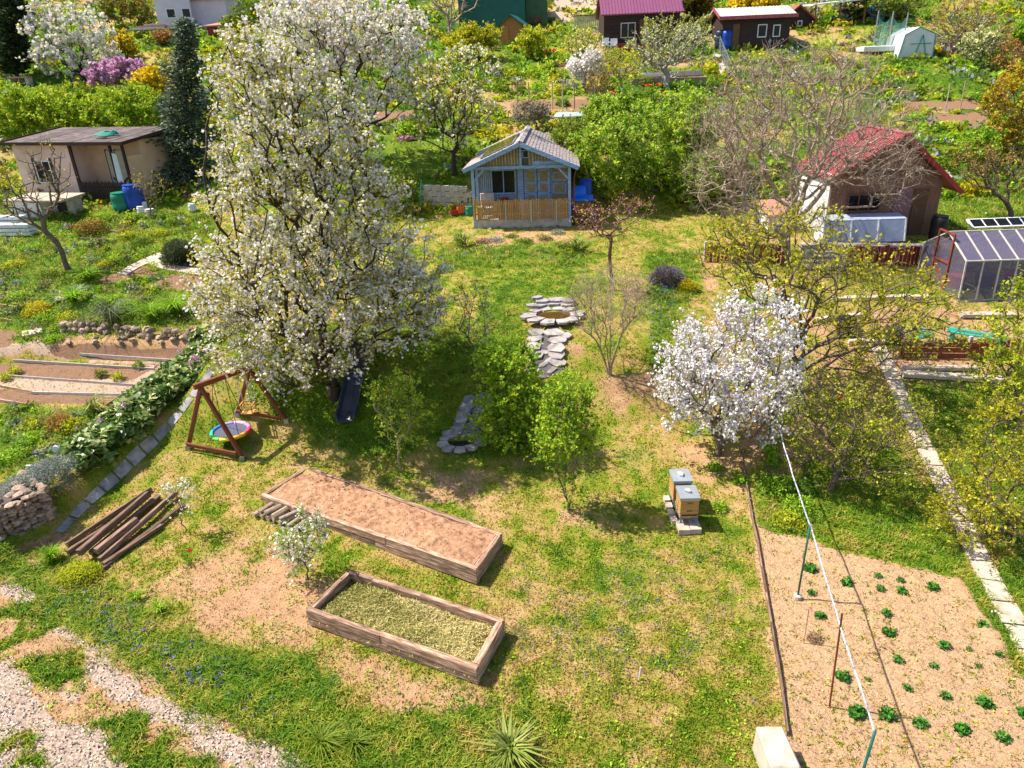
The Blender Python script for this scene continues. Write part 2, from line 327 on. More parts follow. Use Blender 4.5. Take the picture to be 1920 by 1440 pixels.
dirt_r = [Reg([(310, 1090), (400, 1035), (540, 1010), (600, 1060), (640, 1085), (590, 1150), (640, 1200), (900, 1300), (935, 1340), (820, 1350), (660, 1290), (600, 1235), (420, 1205), (300, 1150)], .3, 1.0, .8, 6),
          Reg([(1120, 700), (1225, 705), (1245, 790), (1150, 800), (1120, 760)], .3, .7, .5, 7), Reg([(560, 825), (620, 820), (640, 850), (570, 862)], .3, .5, .5, 8),
          Reg([(800, 885), (940, 900), (945, 960), (880, 960), (820, 930)], .4, .9, .6, 9), Reg([(1040, 955), (1100, 955), (1100, 985), (1040, 985)], .2, .4, .4, 10),
          Reg([(250, 850), (330, 850), (320, 885), (255, 890)], .3, .5, .5, 12), Reg([(1270, 840), (1390, 850), (1385, 890), (1290, 885)], .3, .8, .6, 13),
          Reg([(880, 432), (1060, 432), (1080, 455), (900, 462)], .3, .6, .5, 14), Reg([(1060, 640), (1110, 650), (1100, 680), (1060, 680)], .2, .4, .4, 15),
          Reg([(1380, 800), (1560, 780), (1575, 860), (1430, 900)], .3, .7, .5, 16),
          Reg([(1490, 590), (1900, 560), (1930, 700), (1500, 740)], .4, 1.2, .9, 17), Reg([(200, 615), (420, 610), (400, 655), (120, 650), (60, 640)], .2, .7, .5, 18),
          Reg([(700, 910), (830, 915), (900, 960), (800, 950)], .3, .8, .5, 19),
          Reg([(1300, 470), (1345, 470), (1345, 560), (1325, 560)], .1, .2, .4, 20)]
bed_r = [Reg([(1395, 860), (1420, 985), (1460, 1005), (1600, 1040), (1700, 1065), (1800, 1085), (1860, 1180), (1960, 1330), (2000, 1500), (1475, 1500), (1470, 1350), (1440, 1180), (1415, 1010)], .1, .3, .4, 21)]
soil_r = [Reg([(-60, 685), (100, 680), (290, 690), (250, 712), (100, 710), (-60, 700)], .06, .1, .3, 22), Reg([(90, 650), (160, 645), (345, 655), (320, 678), (200, 676), (100, 668)], .06, .15, .3, 23),
          Reg([(-60, 725), (60, 735), (230, 745), (195, 757), (-60, 755)], .06, .1, .3, 24), Reg([(190, 520), (270, 500), (300, 512), (240, 530), (190, 535)], .1, .25, .4, 25),
          Reg([(265, 540), (330, 512), (400, 520), (370, 545)], .1, .2, .4, 26), Reg([(330, 495), (440, 490), (440, 512), (340, 508)], .1, .2, .4, 27),
          Reg([(-40, 620), (40, 620), (20, 650), (-40, 655)], .1, .2, .3, 28),
          Reg([(955, 190), (1120, 186), (1120, 202), (955, 205)], .2, .6, .8, 29), Reg([(1690, 187), (1850, 190), (1850, 207), (1690, 206)], .3, .8, 1, 30),
          Reg([(1700, 212), (1860, 215), (1850, 240), (1720, 232)], .3, .8, 1, 31), Reg([(700, 210), (780, 205), (780, 225), (700, 228)], .3, .8, 1, 32), Reg([(1200, 140), (1320, 140), (1320, 150), (1200, 150)], .2, .4, .8, 34)]
chip_r = [Reg([(-60, 700), (100, 708), (290, 690), (310, 705), (235, 745), (60, 735), (-60, 722)], .06, .2, .3, 35), Reg([(-40, 650), (80, 640), (120, 665), (300, 690), (320, 680), (230, 676), (90, 670), (40, 660), (-40, 685)], .1, .3, .3, 36),
          Reg([(1040, 0), (1140, -10), (1140, 10), (1060, 42), (1030, 45)], .5, 1, 2, 37)]
lush_r = [Reg([(0, 1000), (60, 1015), (120, 1050), (205, 1085), (290, 1165), (400, 1215), (560, 1235), (640, 1300), (720, 1345), (830, 1360), (960, 1330), (1010, 1460), (640, 1470), (430, 1365), (300, 1290), (150, 1200), (60, 1125), (-20, 1060)], .2, .6, .5, 38),
          Reg([(-60, 400), (200, 390), (400, 400), (420, 480), (380, 620), (180, 640), (30, 640), (-60, 560)], .3, .8, .7, 39), Reg([(-60, 760), (200, 770), (190, 850), (110, 880), (0, 890), (-60, 890)], .1, .3, .3, 40),
          Reg([(1400, 860), (1560, 860), (1640, 800), (1720, 900), (1830, 1050), (1780, 1080), (1500, 1010), (1420, 980)], .2, .6, .5, 41), Reg([(1700, 705), (1960, 700), (1990, 1250), (1900, 1180), (1780, 900)], .2, .4, .5, 42),
          Reg([(800, 470), (1100, 470), (1100, 500), (830, 505)], .2, .6, .4, 43), Reg([(400, 640), (900, 600), (900, 820), (700, 860), (480, 760)], .3, .8, .6, 44), Reg([(1210, 470), (1330, 470), (1250, 700), (1210, 700)], .3, .6, .6, 45),
          Reg([(900, 560), (985, 600), (1000, 860), (880, 850)], .3, .6, .6, 46), Reg([(700, 250), (900, 250), (880, 350), (780, 400)], .3, .8, .8, 47), Reg([(1700, 360), (1960, 360), (1960, 420), (1740, 440)], .3, .8, .8, 48),
          Reg([(1780, 1085), (1850, 1090), (1960, 1300), (1960, 1350), (1860, 1200)], .1, .2, .3, 49), Reg([(930, 20), (1100, 40), (1060, 90), (930, 85)], .6, 1.5, 2, 50)]
tuft_r = [Reg([(10, 1130), (60, 1120), (130, 1160), (100, 1200), (0, 1200)], .2, .8, .4, 51), Reg([(0, 1200), (80, 1180), (190, 1240), (170, 1290), (60, 1270)], .2, .8, .4, 52), Reg([(180, 1290), (240, 1300), (330, 1370), (300, 1410), (230, 1390), (140, 1330)], .2, .8, .4, 53),
          Reg([(-20, 1370), (60, 1385), (90, 1450), (-20, 1450)], .15, .5, .4, 54), Reg([(230, 1400), (330, 1400), (420, 1440), (450, 1500), (260, 1500)], .2, .8, .4, 55)]
for r_g in dirt_r: r_g.soft *= for_dirt; r_g.amp *= 1.3
def mx(rs, x, y):
    o = np.zeros(np.shape(x))
    for r in rs: o = np.maximum(o, r(x, y))
    return o
def masks(x, y):
    tuft = mx(tuft_r, x, y)*sm(.48, .56, fbm(x, y, .5, 77))
    gr = mx(gravel_r, x, y); tr = mx(track_r, x, y)*(1-tuft); gr = gr*(1-tuft)
    dirt = mx(dirt_r, x, y)*sm(.28, .55, fbm(x, y, .6, 88)); bed = mx(bed_r, x, y); soil = mx(soil_r, x, y); chip = mx(chip_r, x, y); lush = mx(lush_r, x, y)
    green = .46 + .7*(fbm(x, y, 1.6, 101, 4)-.5) + .9*(fbm(x, y, .28, 55, 2)-.5)
    up = sm(21, 23, y)*sm(30, 28, y)*sm(-6, -4, x)*sm(4.2, 3.2, x); green = green + .22*up
    green = green + .55*sm(31, 36, y)*sm(.25, .5, fbm(x, y, 5, 31, 3))
    green = np.clip(green, 0, 1)*(1-lush) + lush*(.78 + .5*(fbm(x, y, .6, 91)-.5)) ; green = np.maximum(green, tuft*.8)
    patch = sm(.60, .72, fbm(x, y, .9, 66, 3))*.4*(1-lush)*sm(22, 18, y) + sm(.62, .7, fbm(x, y, 5, 67, 3))*.7*sm(36, 42, y)*(1-lush)
    dirt = np.maximum.reduce([dirt, tr*.92, bed, chip, patch])
    return np.clip(green, 0, 1), np.clip(dirt, 0, 1), gr, soil, bed, lush, tuft, chip, tr
def half(y): return np.maximum(12, .9*np.asarray(y)+6)
ys = np.concatenate([np.linspace(-25, 5.5, 20, endpoint=False), np.exp(np.linspace(math.log(5.5), math.log(34), 340, endpoint=False)), np.exp(np.linspace(math.log(34), math.log(255), 110))]); nc = 500
YY = np.repeat(ys, nc); XX = np.tile(np.linspace(-1, 1, nc), len(ys))*half(YY); ZZ = H(XX, YY)
gG, gD, gV, gS, gB, gL, gT, gC, gK = masks(XX, YY)
ZZ = ZZ + (gB*.05+gS*.06)*(fbm(XX, YY, .22, 5, 2)-.5) + gV*.03*(fbm(XX, YY, .15, 6, 2)-.5) + gL*.05*fbm(XX, YY, .3, 8, 2)*sm(30, 20, YY)
idx = np.arange(len(ys)*nc).reshape(len(ys), nc)
faces = np.stack([idx[:-1, :-1], idx[:-1, 1:], idx[1:, 1:], idx[1:, :-1]], -1).reshape(-1, 4)
def ground_mat():
    m, nt, b = base_mat('garden_ground', .95, .15); L = nt.links.new
    at = N(nt, 'ShaderNodeAttribute', attribute_name='mask'); se = N(nt, 'ShaderNodeSeparateColor'); L(at.outputs['Color'], se.inputs[0])
    at2 = N(nt, 'ShaderNodeAttribute', attribute_name='mask2'); se2 = N(nt, 'ShaderNodeSeparateColor'); L(at2.outputs['Color'], se2.inputs[0])
    tc = N(nt, 'ShaderNodeTexCoord')
    def noise(s, d=6, ro=.6):
        n = N(nt, 'ShaderNodeTexNoise'); n.inputs['Scale'].default_value = s; n.inputs['Detail'].default_value = d; n.inputs['Roughness'].default_value = ro; L(tc.outputs['Object'], n.inputs['Vector']); return n.outputs[0]
    def mathn(op, a, c, e=None):
        n = N(nt, 'ShaderNodeMath', operation=op)
        for i, q in enumerate((a, c, e)):
            if q is None: continue
            if isinstance(q, (int, float)): n.inputs[i].default_value = q
            else: L(q, n.inputs[i])
        return n.outputs[0]
    def mixc(f, a, c):
        n = N(nt, 'ShaderNodeMix', data_type='RGBA'); L(f, n.inputs[0]); L(a, n.inputs[6]); L(c, n.inputs[7]); return n.outputs[2]
    n1 = noise(26, 8, .75); n2 = noise(3.2, 6); n3 = noise(70, 4, .7)
    g = mathn('ADD', se.outputs[0], mathn('MULTIPLY', mathn('SUBTRACT', n1, .5), 1.6))
    cg = ramp(nt, g, [(0, (.50, .32, .15)), (.30, (.40, .29, .085)), (.52, (.27, .27, .03)), (.75, (.13, .21, .01)), (1, (.05, .11, .005))])
    cd_ = ramp(nt, mathn('ADD', mathn('MULTIPLY', n1, .6), mathn('MULTIPLY', n2, .4)), [(.3, (.22, .11, .055)), (.45, (.43, .24, .125)), (.56, (.54, .325, .18)), (.7, (.68, .46, .28))])
    cs = ramp(nt, n1, [(.3, (.16, .085, .05)), (.55, (.30, .17, .10)), (.75, (.42, .27, .18))])
    cc = ramp(nt, n3, [(.3, (.34, .22, .15)), (.6, (.58, .42, .31)), (.8, (.72, .57, .44))])
    vo = N(nt, 'ShaderNodeTexVoronoi'); vo.inputs['Scale'].default_value = 22; L(tc.outputs['Object'], vo.inputs['Vector'])
    cv = ramp(nt, mathn('ADD', mathn('MULTIPLY', vo.outputs['Distance'], .7), mathn('MULTIPLY', n3, .6)), [(.25, (.66, .52, .42)), (.5, (.56, .43, .34)), (.8, (.36, .25, .19))])
    def sharp(a, k=1.1, lo=.42, hi=.58):
        v = mathn('ADD', a, mathn('MULTIPLY', mathn('SUBTRACT', n1, .5), k)); mr = N(nt, 'ShaderNodeMapRange'); L(v, mr.inputs[0]); mr.inputs[1].default_value = lo; mr.inputs[2].default_value = hi; return mr.outputs[0]
    c = mixc(sharp(se.outputs[1], 2.0, .25, .8), cg, cd_)
    # dried, cracked earth in the neighbour's bed
    wn = N(nt, 'ShaderNodeTexVoronoi', feature='DISTANCE_TO_EDGE'); wn.inputs['Scale'].default_value = 4.5
    wv = N(nt, 'ShaderNodeVectorMath', operation='MULTIPLY_ADD'); nn = N(nt, 'ShaderNodeTexNoise'); nn.inputs['Scale'].default_value = 6; L(tc.outputs['Object'], nn.inputs['Vector']); L(nn.outputs['Color'], wv.inputs[0]); wv.inputs[1].default_value = (.25, .25, .25); L(tc.outputs['Object'], wv.inputs[2]); L(wv.outputs[0], wn.inputs['Vector'])
    cr = N(nt, 'ShaderNodeMapRange'); L(wn.outputs['Distance'], cr.inputs[0]); cr.inputs[2].default_value = .07; cr.inputs[3].default_value = .72; cr.inputs[4].default_value = 1
    cb = ramp(nt, n1, [(.3, (.38, .22, .115)), (.55, (.58, .365, .205)), (.75, (.70, .48, .30))])
    mb = N(nt, 'ShaderNodeMix', data_type='RGBA', blend_type='MULTIPLY'); mb.inputs[0].default_value = 1; L(cb, mb.inputs[6]); cx = N(nt, 'ShaderNodeCombineColor'); [L(cr.outputs[0], cx.inputs[i]) for i in range(3)]; L(cx.outputs[0], mb.inputs[7])
    c = mixc(sharp(se2.outputs[0], .5), c, mb.outputs[2])
    c = mixc(sharp(se2.outputs[1], .5), c, cc)
    c = mixc(sharp(se.outputs[2], 1.0), c, cv)
    at3 = se2.outputs[2]; c = mixc(sharp(at3, .4), c, cs)
    L(c, b.inputs['Base Color'])
    bp = N(nt, 'ShaderNodeBump'); bp.inputs['Strength'].default_value = .9; bp.inputs['Distance'].default_value = .05
    L(mathn('ADD', mathn('ADD', n1, mathn('MULTIPLY', n3, .4)), mathn('MULTIPLY', mathn('MULTIPLY', cr.outputs[0], se2.outputs[0]), .5)), bp.inputs['Height']); L(bp.outputs[0], b.inputs['Normal'])
    return m
GM = ground_mat()
m1 = np.stack([gG, gD, gV, np.ones_like(gG)], 1).astype(np.float32); m2 = np.stack([gB, gC, gS, np.ones_like(gG)], 1).astype(np.float32)
fc = faces.mean(1).astype(int); fk = np.zeros(len(faces), int)
def fv(a): return a[faces].mean(1)
fk[fv(gD) > .6] = 1; fk[fv(gK) > .45] = 2; fk[(fv(gB) > .5) | (fv(gS) > .5)] = 3; fk[(fk == 1) & (YY[faces[:, 0]] > 34)] = 0
fk[(fk == 0) & (YY[faces[:, 0]] > 34)] = 4
for k, nm in enumerate(('lawn', 'bare_ground', 'gravel_track', 'soil_bed', 'hillside')):
    ff = faces[fk == k]
    if not len(ff): continue
    uq, inv = np.unique(ff, return_inverse=True); o = np_mesh(nm, np.stack([XX[uq], YY[uq], ZZ[uq]], 1), inv.reshape(-1, 4), GM, smooth=True); o['kind'] = 'structure'
    for an, arr in (('mask', m1), ('mask2', m2)):
        a = o.data.attributes.new(an, 'FLOAT_COLOR', 'POINT'); a.data.foreach_set('color', arr[uq].ravel())
# ---------------------------------------------------------------- scatter
def unit(n, g=rng):
    v = g.normal(size=(n, 3)); return v/np.linalg.norm(v, axis=1, keepdims=True)
def kites(c, size, aspect=.6, up=.0, t=None, fold=.15, axis=None):
    """leaf shaped quads: centres c, length size"""
    n = len(c); a = unit(n) if axis is None else axis + .35*unit(n); a = a/np.linalg.norm(a, axis=1, keepdims=True)
    q = unit(n); q[:, 2] += up*np.sign(q[:, 2]+.3)
    b = np.cross(a, q); b /= np.linalg.norm(b, axis=1, keepdims=True)+1e-9; nn = np.cross(a, b)
    s = (np.asarray(size)*rng.uniform(.65, 1.35, n))[:, None]; w = s*aspect
    v = np.stack([c-a*s*.5, c+b*w*.5+nn*s*fold, c+a*s*.5, c-b*w*.5+nn*s*fold], 1)
    f = np.arange(4*n).reshape(n, 4)
    return v.reshape(-1, 3), f, np.repeat(t if t is not None else rng.random(n), 4)
def blobs(c, size, t):
    """small rounded clusters: two crossed bent hexagon-like kites each"""
    v1, f1, t1 = kites(c, size, .95, t=t, fold=.22); v2, f2, t2 = kites(c, size, .95, t=np.clip(t+.1, 0, 1), fold=-.22)
    return np.concatenate([v1, v2]), np.concatenate([f1, f2+len(v1)]), np.concatenate([t1, t2])
def blades(p, h, w, lean, n, t, curve=.4, spread=.02, tri=False):
    """n blades at each root p; two segment strips"""
    k = len(p); P0 = np.repeat(p, n, 0) + np.concatenate([rng.normal(size=(k*n, 2))*np.repeat(np.broadcast_to(spread, k), n)[:, None], np.zeros((k*n, 1))], 1)
    hh = np.repeat(np.broadcast_to(h, k), n)*rng.uniform(.6, 1.25, k*n); ww = np.repeat(np.broadcast_to(w, k), n); a = rng.uniform(0, 2*np.pi, k*n); le = np.repeat(np.broadcast_to(lean, k), n)*rng.uniform(.3, 1.3, k*n)
    d = np.stack([np.cos(a), np.sin(a), 0*a], 1); s = np.stack([-np.sin(a), np.cos(a), 0*a], 1)
    mid = P0 + d*(le*hh*.35)[:, None] + np.stack([0*hh, 0*hh, hh*.62], 1); tip = P0 + d*(le*hh*(.8+curve))[:, None] + np.stack([0*hh, 0*hh, hh*(1-.35*np.clip(le, 0, 1.5))], 1)
    v = np.stack([P0-s*ww[:, None]*.5, mid-s*ww[:, None]*.45, tip, mid+s*ww[:, None]*.45], 1); v[:, 0] -= 0
    tt = np.clip(np.repeat(np.broadcast_to(t, k), n)+rng.normal(size=k*n)*.12, 0, 1)
    if tri: return v[:, [0, 3, 2]].reshape(-1, 3), np.arange(3*k*n).reshape(-1, 3), np.repeat(tt, 3)
    return v.reshape(-1, 3), np.arange(4*k*n).reshape(-1, 4), np.repeat(tt, 4)
def cat_(*a):
    V_, F_, T_ = [], [], []; n = 0
    for v, f, t in a: V_.append(v); F_.append(f+n); T_.append(t); n += len(v)
    return np.concatenate(V_), np.concatenate(F_), np.concatenate(T_)
def sample(n, y0, y1, k=.72):
    y = np.exp(rng.uniform(math.log(y0), math.log(y1), n)); x = rng.uniform(-1, 1, n)*(k*y+2.8); return x, y
def pts_on(x, y, dz=0): return np.stack([x, y, H(x, y)+dz], 1)
keepout = []          # world polygons without grass
# ---------------------------------------------------------------- trees
def skeleton(base, top, att, step=.35, w=.35, jit=.06, seed=1, stems=1):
    g = np.random.default_rng(seed); base = np.array(base, float); top = np.array(top, float)
    nodes = [base-np.array([0, 0, .15])]; par = [-1]; pl = [0.]; L = np.linalg.norm(top-base); n = max(2, int(L/step))
    for s in range(stems):
        off = (g.normal(size=3)*np.array([1, 1, 0])*.16*L) if stems > 1 else np.zeros(3); last = 0
        for i in range(1, n+1):
            q = base + (top+off-base)*i/n + g.normal(size=3)*jit*(.5 if i < n else 0)
            nodes.append(q); par.append(last); pl.append(pl[last]+L/n); last = len(nodes)-1
    att = att[np.argsort(np.linalg.norm(att-top, axis=1) + g.random(len(att))*.8)]
    nodes_a = np.zeros((len(nodes)+len(att)*40, 3)); nodes_a[:len(nodes)] = nodes; pla = np.zeros(len(nodes_a)); pla[:len(nodes)] = pl; pr = np.full(len(nodes_a), -1); pr[:len(nodes)] = par
    k = len(nodes); tips = []; lo = 1
    for a in att:
        d = np.linalg.norm(nodes_a[lo:k]-a, axis=1); dz = a[2]-nodes_a[lo:k, 2]; c = d + w*pla[lo:k] + .5*np.maximum(0, -dz); j = int(np.argmin(c))+lo
        D = np.linalg.norm(a-nodes_a[j]); m_ = min(38, max(1, int(round(D/step)))); p0 = nodes_a[j].copy(); last = j
        pd = nodes_a[j]-nodes_a[pr[j]] if pr[j] >= 0 else np.array([0, 0, 1.]); pd = pd/(np.linalg.norm(pd)+1e-9)*D*.35; pd[2] += .12*D
        for i in range(1, m_+1):
            s = i/m_; q = p0*(1-s)+a*s + pd*s*(1-s)*1.4 + (g.normal(size=3)*jit*min(1, D) if i < m_ else 0)
            nodes_a[k] = q; pr[k] = last; pla[k] = pla[last]+D/m_; last = k; k += 1
            if k >= len(nodes_a)-1: break
        tips.append(last)
        if k >= len(nodes_a)-45: break
    nodes_a = nodes_a[:k]; pr = pr[:k]; cnt = np.zeros(k); cnt[tips] = 1
    for i in range(k-1, 0, -1): cnt[pr[i]] += cnt[i]
    return nodes_a, pr, np.maximum(cnt, .6)
def limbs(nodes, par, rad, k=5):
    i = np.arange(1, len(nodes)); a = nodes[par[i]]; b = nodes[i]; ra = np.minimum(rad[par[i]], rad[i]*1.5); ra = np.where(par[i] == 0, rad[par[i]], ra); rb = rad[i]
    d = b-a; d /= np.linalg.norm(d, axis=1, keepdims=True)+1e-9; u = np.where(np.abs(d[:, 2:3]) < .9, np.array([[0, 0, 1.]]), np.array([[0, 1., 0]]))
    x = np.cross(d, u); x /= np.linalg.norm(x, axis=1, keepdims=True); y = np.cross(x, d)
    th = 2*np.pi*np.arange(k)/k; c, s = np.cos(th)[None, :, None], np.sin(th)[None, :, None]
    ring = x[:, None]*c + y[:, None]*s
    v = np.concatenate([a[:, None]+ring*ra[:, None, None], b[:, None]+d[:, None]*rb[:, None, None]*.3+ring*rb[:, None, None]], 1)
    m_ = len(i); bs = (np.arange(m_)*2*k)[:, None]; q = np.arange(k)
    f = np.stack([bs+q, bs+(q+1) % k, bs+(q+1) % k+k, bs+q+k], -1).reshape(-1, 4)
    return v.reshape(-1, 3), f
def in_crown(n, ells, Y, g, shell=.0, zmin=None):
    """random points in crown ellipses given in pixels on the upright plane y=Y; returns world points"""
    ar = np.array([e[2]*e[3] for e in ells], float); out = []
    E_ = []
    for e in ells:
        c = V(e[0], e[1], Y + (e[4] if len(e) > 4 else 0)); rx = (V(e[0]+e[2], e[1], c.y)-c).length; rz = abs(V(e[0], e[1]-e[3], c.y).z-c.z); E_.append((np.array(c), rx, rz))
    ks = g.choice(len(ells), n, p=ar/ar.sum()); u = g.normal(size=(n, 3)); u /= np.linalg.norm(u, axis=1, keepdims=True); r = (shell + (1-shell)*g.random(n))**(1/2.4)
    for k, (c, rx, rz) in enumerate(E_):
        q = ks == k; out.append(c + u[q]*r[q][:, None]*np.array([rx, rx*.9, rz]))
    o = np.concatenate(out); g.shuffle(o)
    if zmin is not None: o = o[o[:, 2] > H(o[:, 0], o[:, 1])+zmin]
    return o
TREES = []
def tree(name, label, cat, base, crown, kinds, n=300, r=.10, bark='bark', seed=1, group=None, stems=1, fork=.35, step=.35, w=.35, tipr=.006, Y=None, jit=.06, tw=1.6, tl=.34, ex=1.95, zmin=.25, dens=2.3, k=5, shell=.1, low=2):
    """base, crown in pixels (crown: ellipses cx, cy, rx, ry[, depth shift]); kinds: (part, material, per node, spread, size, aspect, form)"""
    g = np.random.default_rng(seed)
    b = P(*base) if Y is None else ground(V(*base, Y).x, Y)
    att = in_crown(n, crown, b.y, g, shell, zmin)
    cz = att[:, 2].mean(); lowz = att[:, 2].min(); top = np.array([b.x*(1-fork)+att[:, 0].mean()*fork, b.y, b.z + max(.15, (cz-b.z)*fork)])
    nd, pr, ct = skeleton(b, top, att, step, w, jit, seed, stems)
    rad = tipr + (r-tipr)*((ct-.6)/(ct.max()-.6+1e-9))**(1/ex); rad[0] *= 1.25
    t = thing(name, label, cat, b, group=group)
    fine = nd[ct <= low]; mid = (nd+nd[np.maximum(pr, 0)])/2; fine = np.concatenate([fine, mid[ct <= low]])
    m_ = int(len(fine)*tw); s0 = fine[g.integers(0, len(fine), m_)]; dv = g.normal(size=(m_, 3))*.75 + .55*(s0-att.mean(0))/(np.abs(s0-att.mean(0)).max(0)+.1); dv[:, 2] += .45; dv /= np.linalg.norm(dv, axis=1, keepdims=True)
    s1 = s0 + dv*tl*g.uniform(.4, 1.25, (m_, 1))
    v, f = limbs(nd, pr, rad, k)
    v2, f2 = limbs(np.concatenate([s0, s1]), np.concatenate([np.full(m_, -1), np.arange(m_)])[np.r_[0:2*m_]], np.concatenate([np.full(m_, tipr*.7), np.full(m_, tipr*.4)]), 3) if m_ else (v[:0], f[:0])
    v2 = v2[6*(m_-1):] if m_ else v2; f2 = f2[3*(m_-1):]-6*(m_-1) if m_ else f2
    v = np.concatenate([v, v2]); f = np.concatenate([f, f2+len(v)-len(v2)]); tr = np_mesh('trunk' if stems == 1 else 'stem', v, f, M[bark], t, world=True, smooth=True)
    for (part, mat, per, spread, size, asp, form) in kinds:
        m_ = int(len(fine)*per*dens); ii = g.integers(0, len(s0), m_); u_ = g.random((m_, 1))*1.1; c = s0[ii] + (s1[ii]-s0[ii])*u_ + g.normal(size=(m_, 3))*spread*.38
        tt = np.clip(g.normal(.58, .25, m_)+.6*(fbm(c[:, 0]*1.0+c[:, 2]*.7, c[:, 1]+c[:, 2], .8, seed)-.5), 0, 1)
        if form == 'blob': v, f, q = blobs(c, size, tt)
        else: v, f, q = kites(c, size, asp, t=tt)
        np_mesh(part, v, f, M[mat], t, q, world=True)['kind'] = 'stuff'
    return t
def bush(name, label, cat, base, crown, kinds, n=120, seed=1, group=None, bark='bark', r=.02, stems=4, Y=None, dens=5.5, **kw):
    return tree(name, label, cat, base, crown, kinds, n=n, r=r, bark=bark, seed=seed, group=group, stems=stems, fork=.2, Y=Y, tipr=.004, step=.3, dens=dens, tl=kw.pop('tl', .45), **kw)
def conifer(name, label, cat, base, top, halfw, mat, seed=1, tiers=26, per=13, needle=.11, droop=.25, Y=None, group=None, col=False, bark='bark_dark', spray=26):
    g = np.random.default_rng(seed); b = P(*base) if Y is None else ground(V(*base, Y).x, Y); tp = V(*top, b.y); Hh = tp.z-b.z; Rm = (V(base[0]+halfw, base[1], b.y)-V(base[0], base[1], b.y)).length
    t = thing(name, label, cat, b, group=group)
    nd = [np.array(b)]; pr = [-1]; rad = [.12*Hh/6]
    for i in range(1, 13): nd.append(np.array(b)+(np.array(tp)-np.array(b))*i/12); pr.append(i-1); rad.append(.12*Hh/6*(1-i/12.5))
    cs, ax, ts = [], [], []
    for i in range(tiers):
        s = (i+.3)/tiers; z = b.z+Hh*(.04+.95*s); prof = (1-s)**.7*(.8+.2*math.sin(s*30)) if not col else (1-s**4)**.6*(.8+.2*math.sin(s*17))*(.7+.3*min(1, s*4))
        base_c = np.array(b)*(1-s)+np.array(tp)*s
        for j in range(per):
            a = g.uniform(0, 2*np.pi); L = Rm*prof*g.uniform(.7, 1.1)+.06; d = np.array([math.cos(a), math.sin(a), .35 if col else -droop+.35*s]); 
            st = base_c.copy(); st[2] = z; nd.append(st); pr.append(0); rad.append(.001); kk = len(nd)-1; nd.append(st+d*L); pr.append(kk); rad.append(.006); 
            m_ = max(6, int(spray*(L/Rm+.15))); u = g.random(m_)**.6; c = st + d*L*u[:, None] + g.normal(size=(m_, 3))*np.array([1, 1, .55])*(.10*Rm*(1.25-u*.6))[:, None] + np.array([0, 0, .06*Rm])*(u**3)[:, None]
            cs.append(c); ax.append(np.tile(d, (m_, 1))); ts.append(np.clip(g.normal(.45, .2, m_)+.35*(u-.5)+g.uniform(-.15, .15), 0, 1))
    nd = np.array(nd); pr = np.array(pr); rad = np.array(rad)
    keep = np.array([0]+[i for i in range(1, len(nd)) if pr[i] != 0 or i == 1]); 
    v, f = limbs_pick(nd, pr, rad, keep); np_mesh('trunk', v, f, M[bark], t, world=True)
    c = np.concatenate(cs); v, f, q = kites(c, needle, .42, t=np.concatenate(ts), axis=np.concatenate(ax)); np_mesh('foliage', v, f, M[mat], t, q, world=True)['kind'] = 'stuff'
    return t
def limbs_pick(nd, pr, rad, keep):
    i = keep[1:]; n2 = np.concatenate([nd[pr[i]], nd[i]]); m_ = len(i)
    V_, F_ = [], []; k = 5
    a, b = nd[pr[i]], nd[i]; d = b-a; d /= np.linalg.norm(d, axis=1, keepdims=True)+1e-9; u = np.where(np.abs(d[:, 2:3]) < .9, np.array([[0, 0, 1.]]), np.array([[0, 1., 0]])); x = np.cross(d, u); x /= np.linalg.norm(x, axis=1, keepdims=True); y = np.cross(x, d)
    th = 2*np.pi*np.arange(k)/k; ring = x[:, None]*np.cos(th)[None, :, None]+y[:, None]*np.sin(th)[None, :, None]; ra = np.maximum(rad[pr[i]], rad[i]); rb = rad[i]
    v = np.concatenate([a[:, None]+ring*ra[:, None, None], b[:, None]+ring*rb[:, None, None]], 1); bs = (np.arange(m_)*2*k)[:, None]; q = np.arange(k)
    return v.reshape(-1, 3), np.stack([bs+q, bs+(q+1) % k, bs+(q+1) % k+k, bs+q+k], -1).reshape(-1, 4)
def swords(name, label, cat, base, hpx, mat, n=60, seed=1, group=None, w=.035, lean=.9, Y=None):
    b = P(*base) if Y is None else ground(V(*base, Y).x, Y); h = abs(V(base[0], base[1]-hpx, b.y).z-b.z)
    p = np.array([b]); v, f, q = blades(p, h, w, lean, n, .55, curve=.5, spread=h*.10)
    o = np_mesh(name, v-np.array(b), f, M[mat], None, q); o.location = b
    return tag(o, label, cat, group)
def clump(name, label, cat, base, size, kinds, seed=1, group=None, kind=None, flat=.6, Y=None):
    """a low plant: one mesh of leaves per kind; size in metres; kinds (part, material, count, leaf, aspect, form)"""
    b = P(*base) if Y is None else ground(V(*base, Y).x, Y); g = np.random.default_rng(seed); t = None
    if len(kinds) > 1: t = thing(name, label, cat, b, group=group)
    for (part, mat, cnt, leaf, asp, form) in kinds:
        u = unit(cnt, g); u[:, 2] = np.abs(u[:, 2]); r = g.random(cnt)**.45; c = u*r[:, None]*np.array([size, size*.9, size*flat]); c[:, 2] += .02
        if part in ('flower', 'blossom'): c = u*np.array([size, size*.9, size*flat])*g.uniform(.85, 1.12, cnt)[:, None]
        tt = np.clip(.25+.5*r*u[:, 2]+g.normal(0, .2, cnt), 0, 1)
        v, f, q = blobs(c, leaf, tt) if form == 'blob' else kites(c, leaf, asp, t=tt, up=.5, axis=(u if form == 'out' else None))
        o = np_mesh(part if t else name, v, f, M[mat], t, q)
        if t is None: o.location = b; tag(o, label, cat, group, kind)
        elif cnt > 80: o['kind'] = 'stuff'
    return t or o
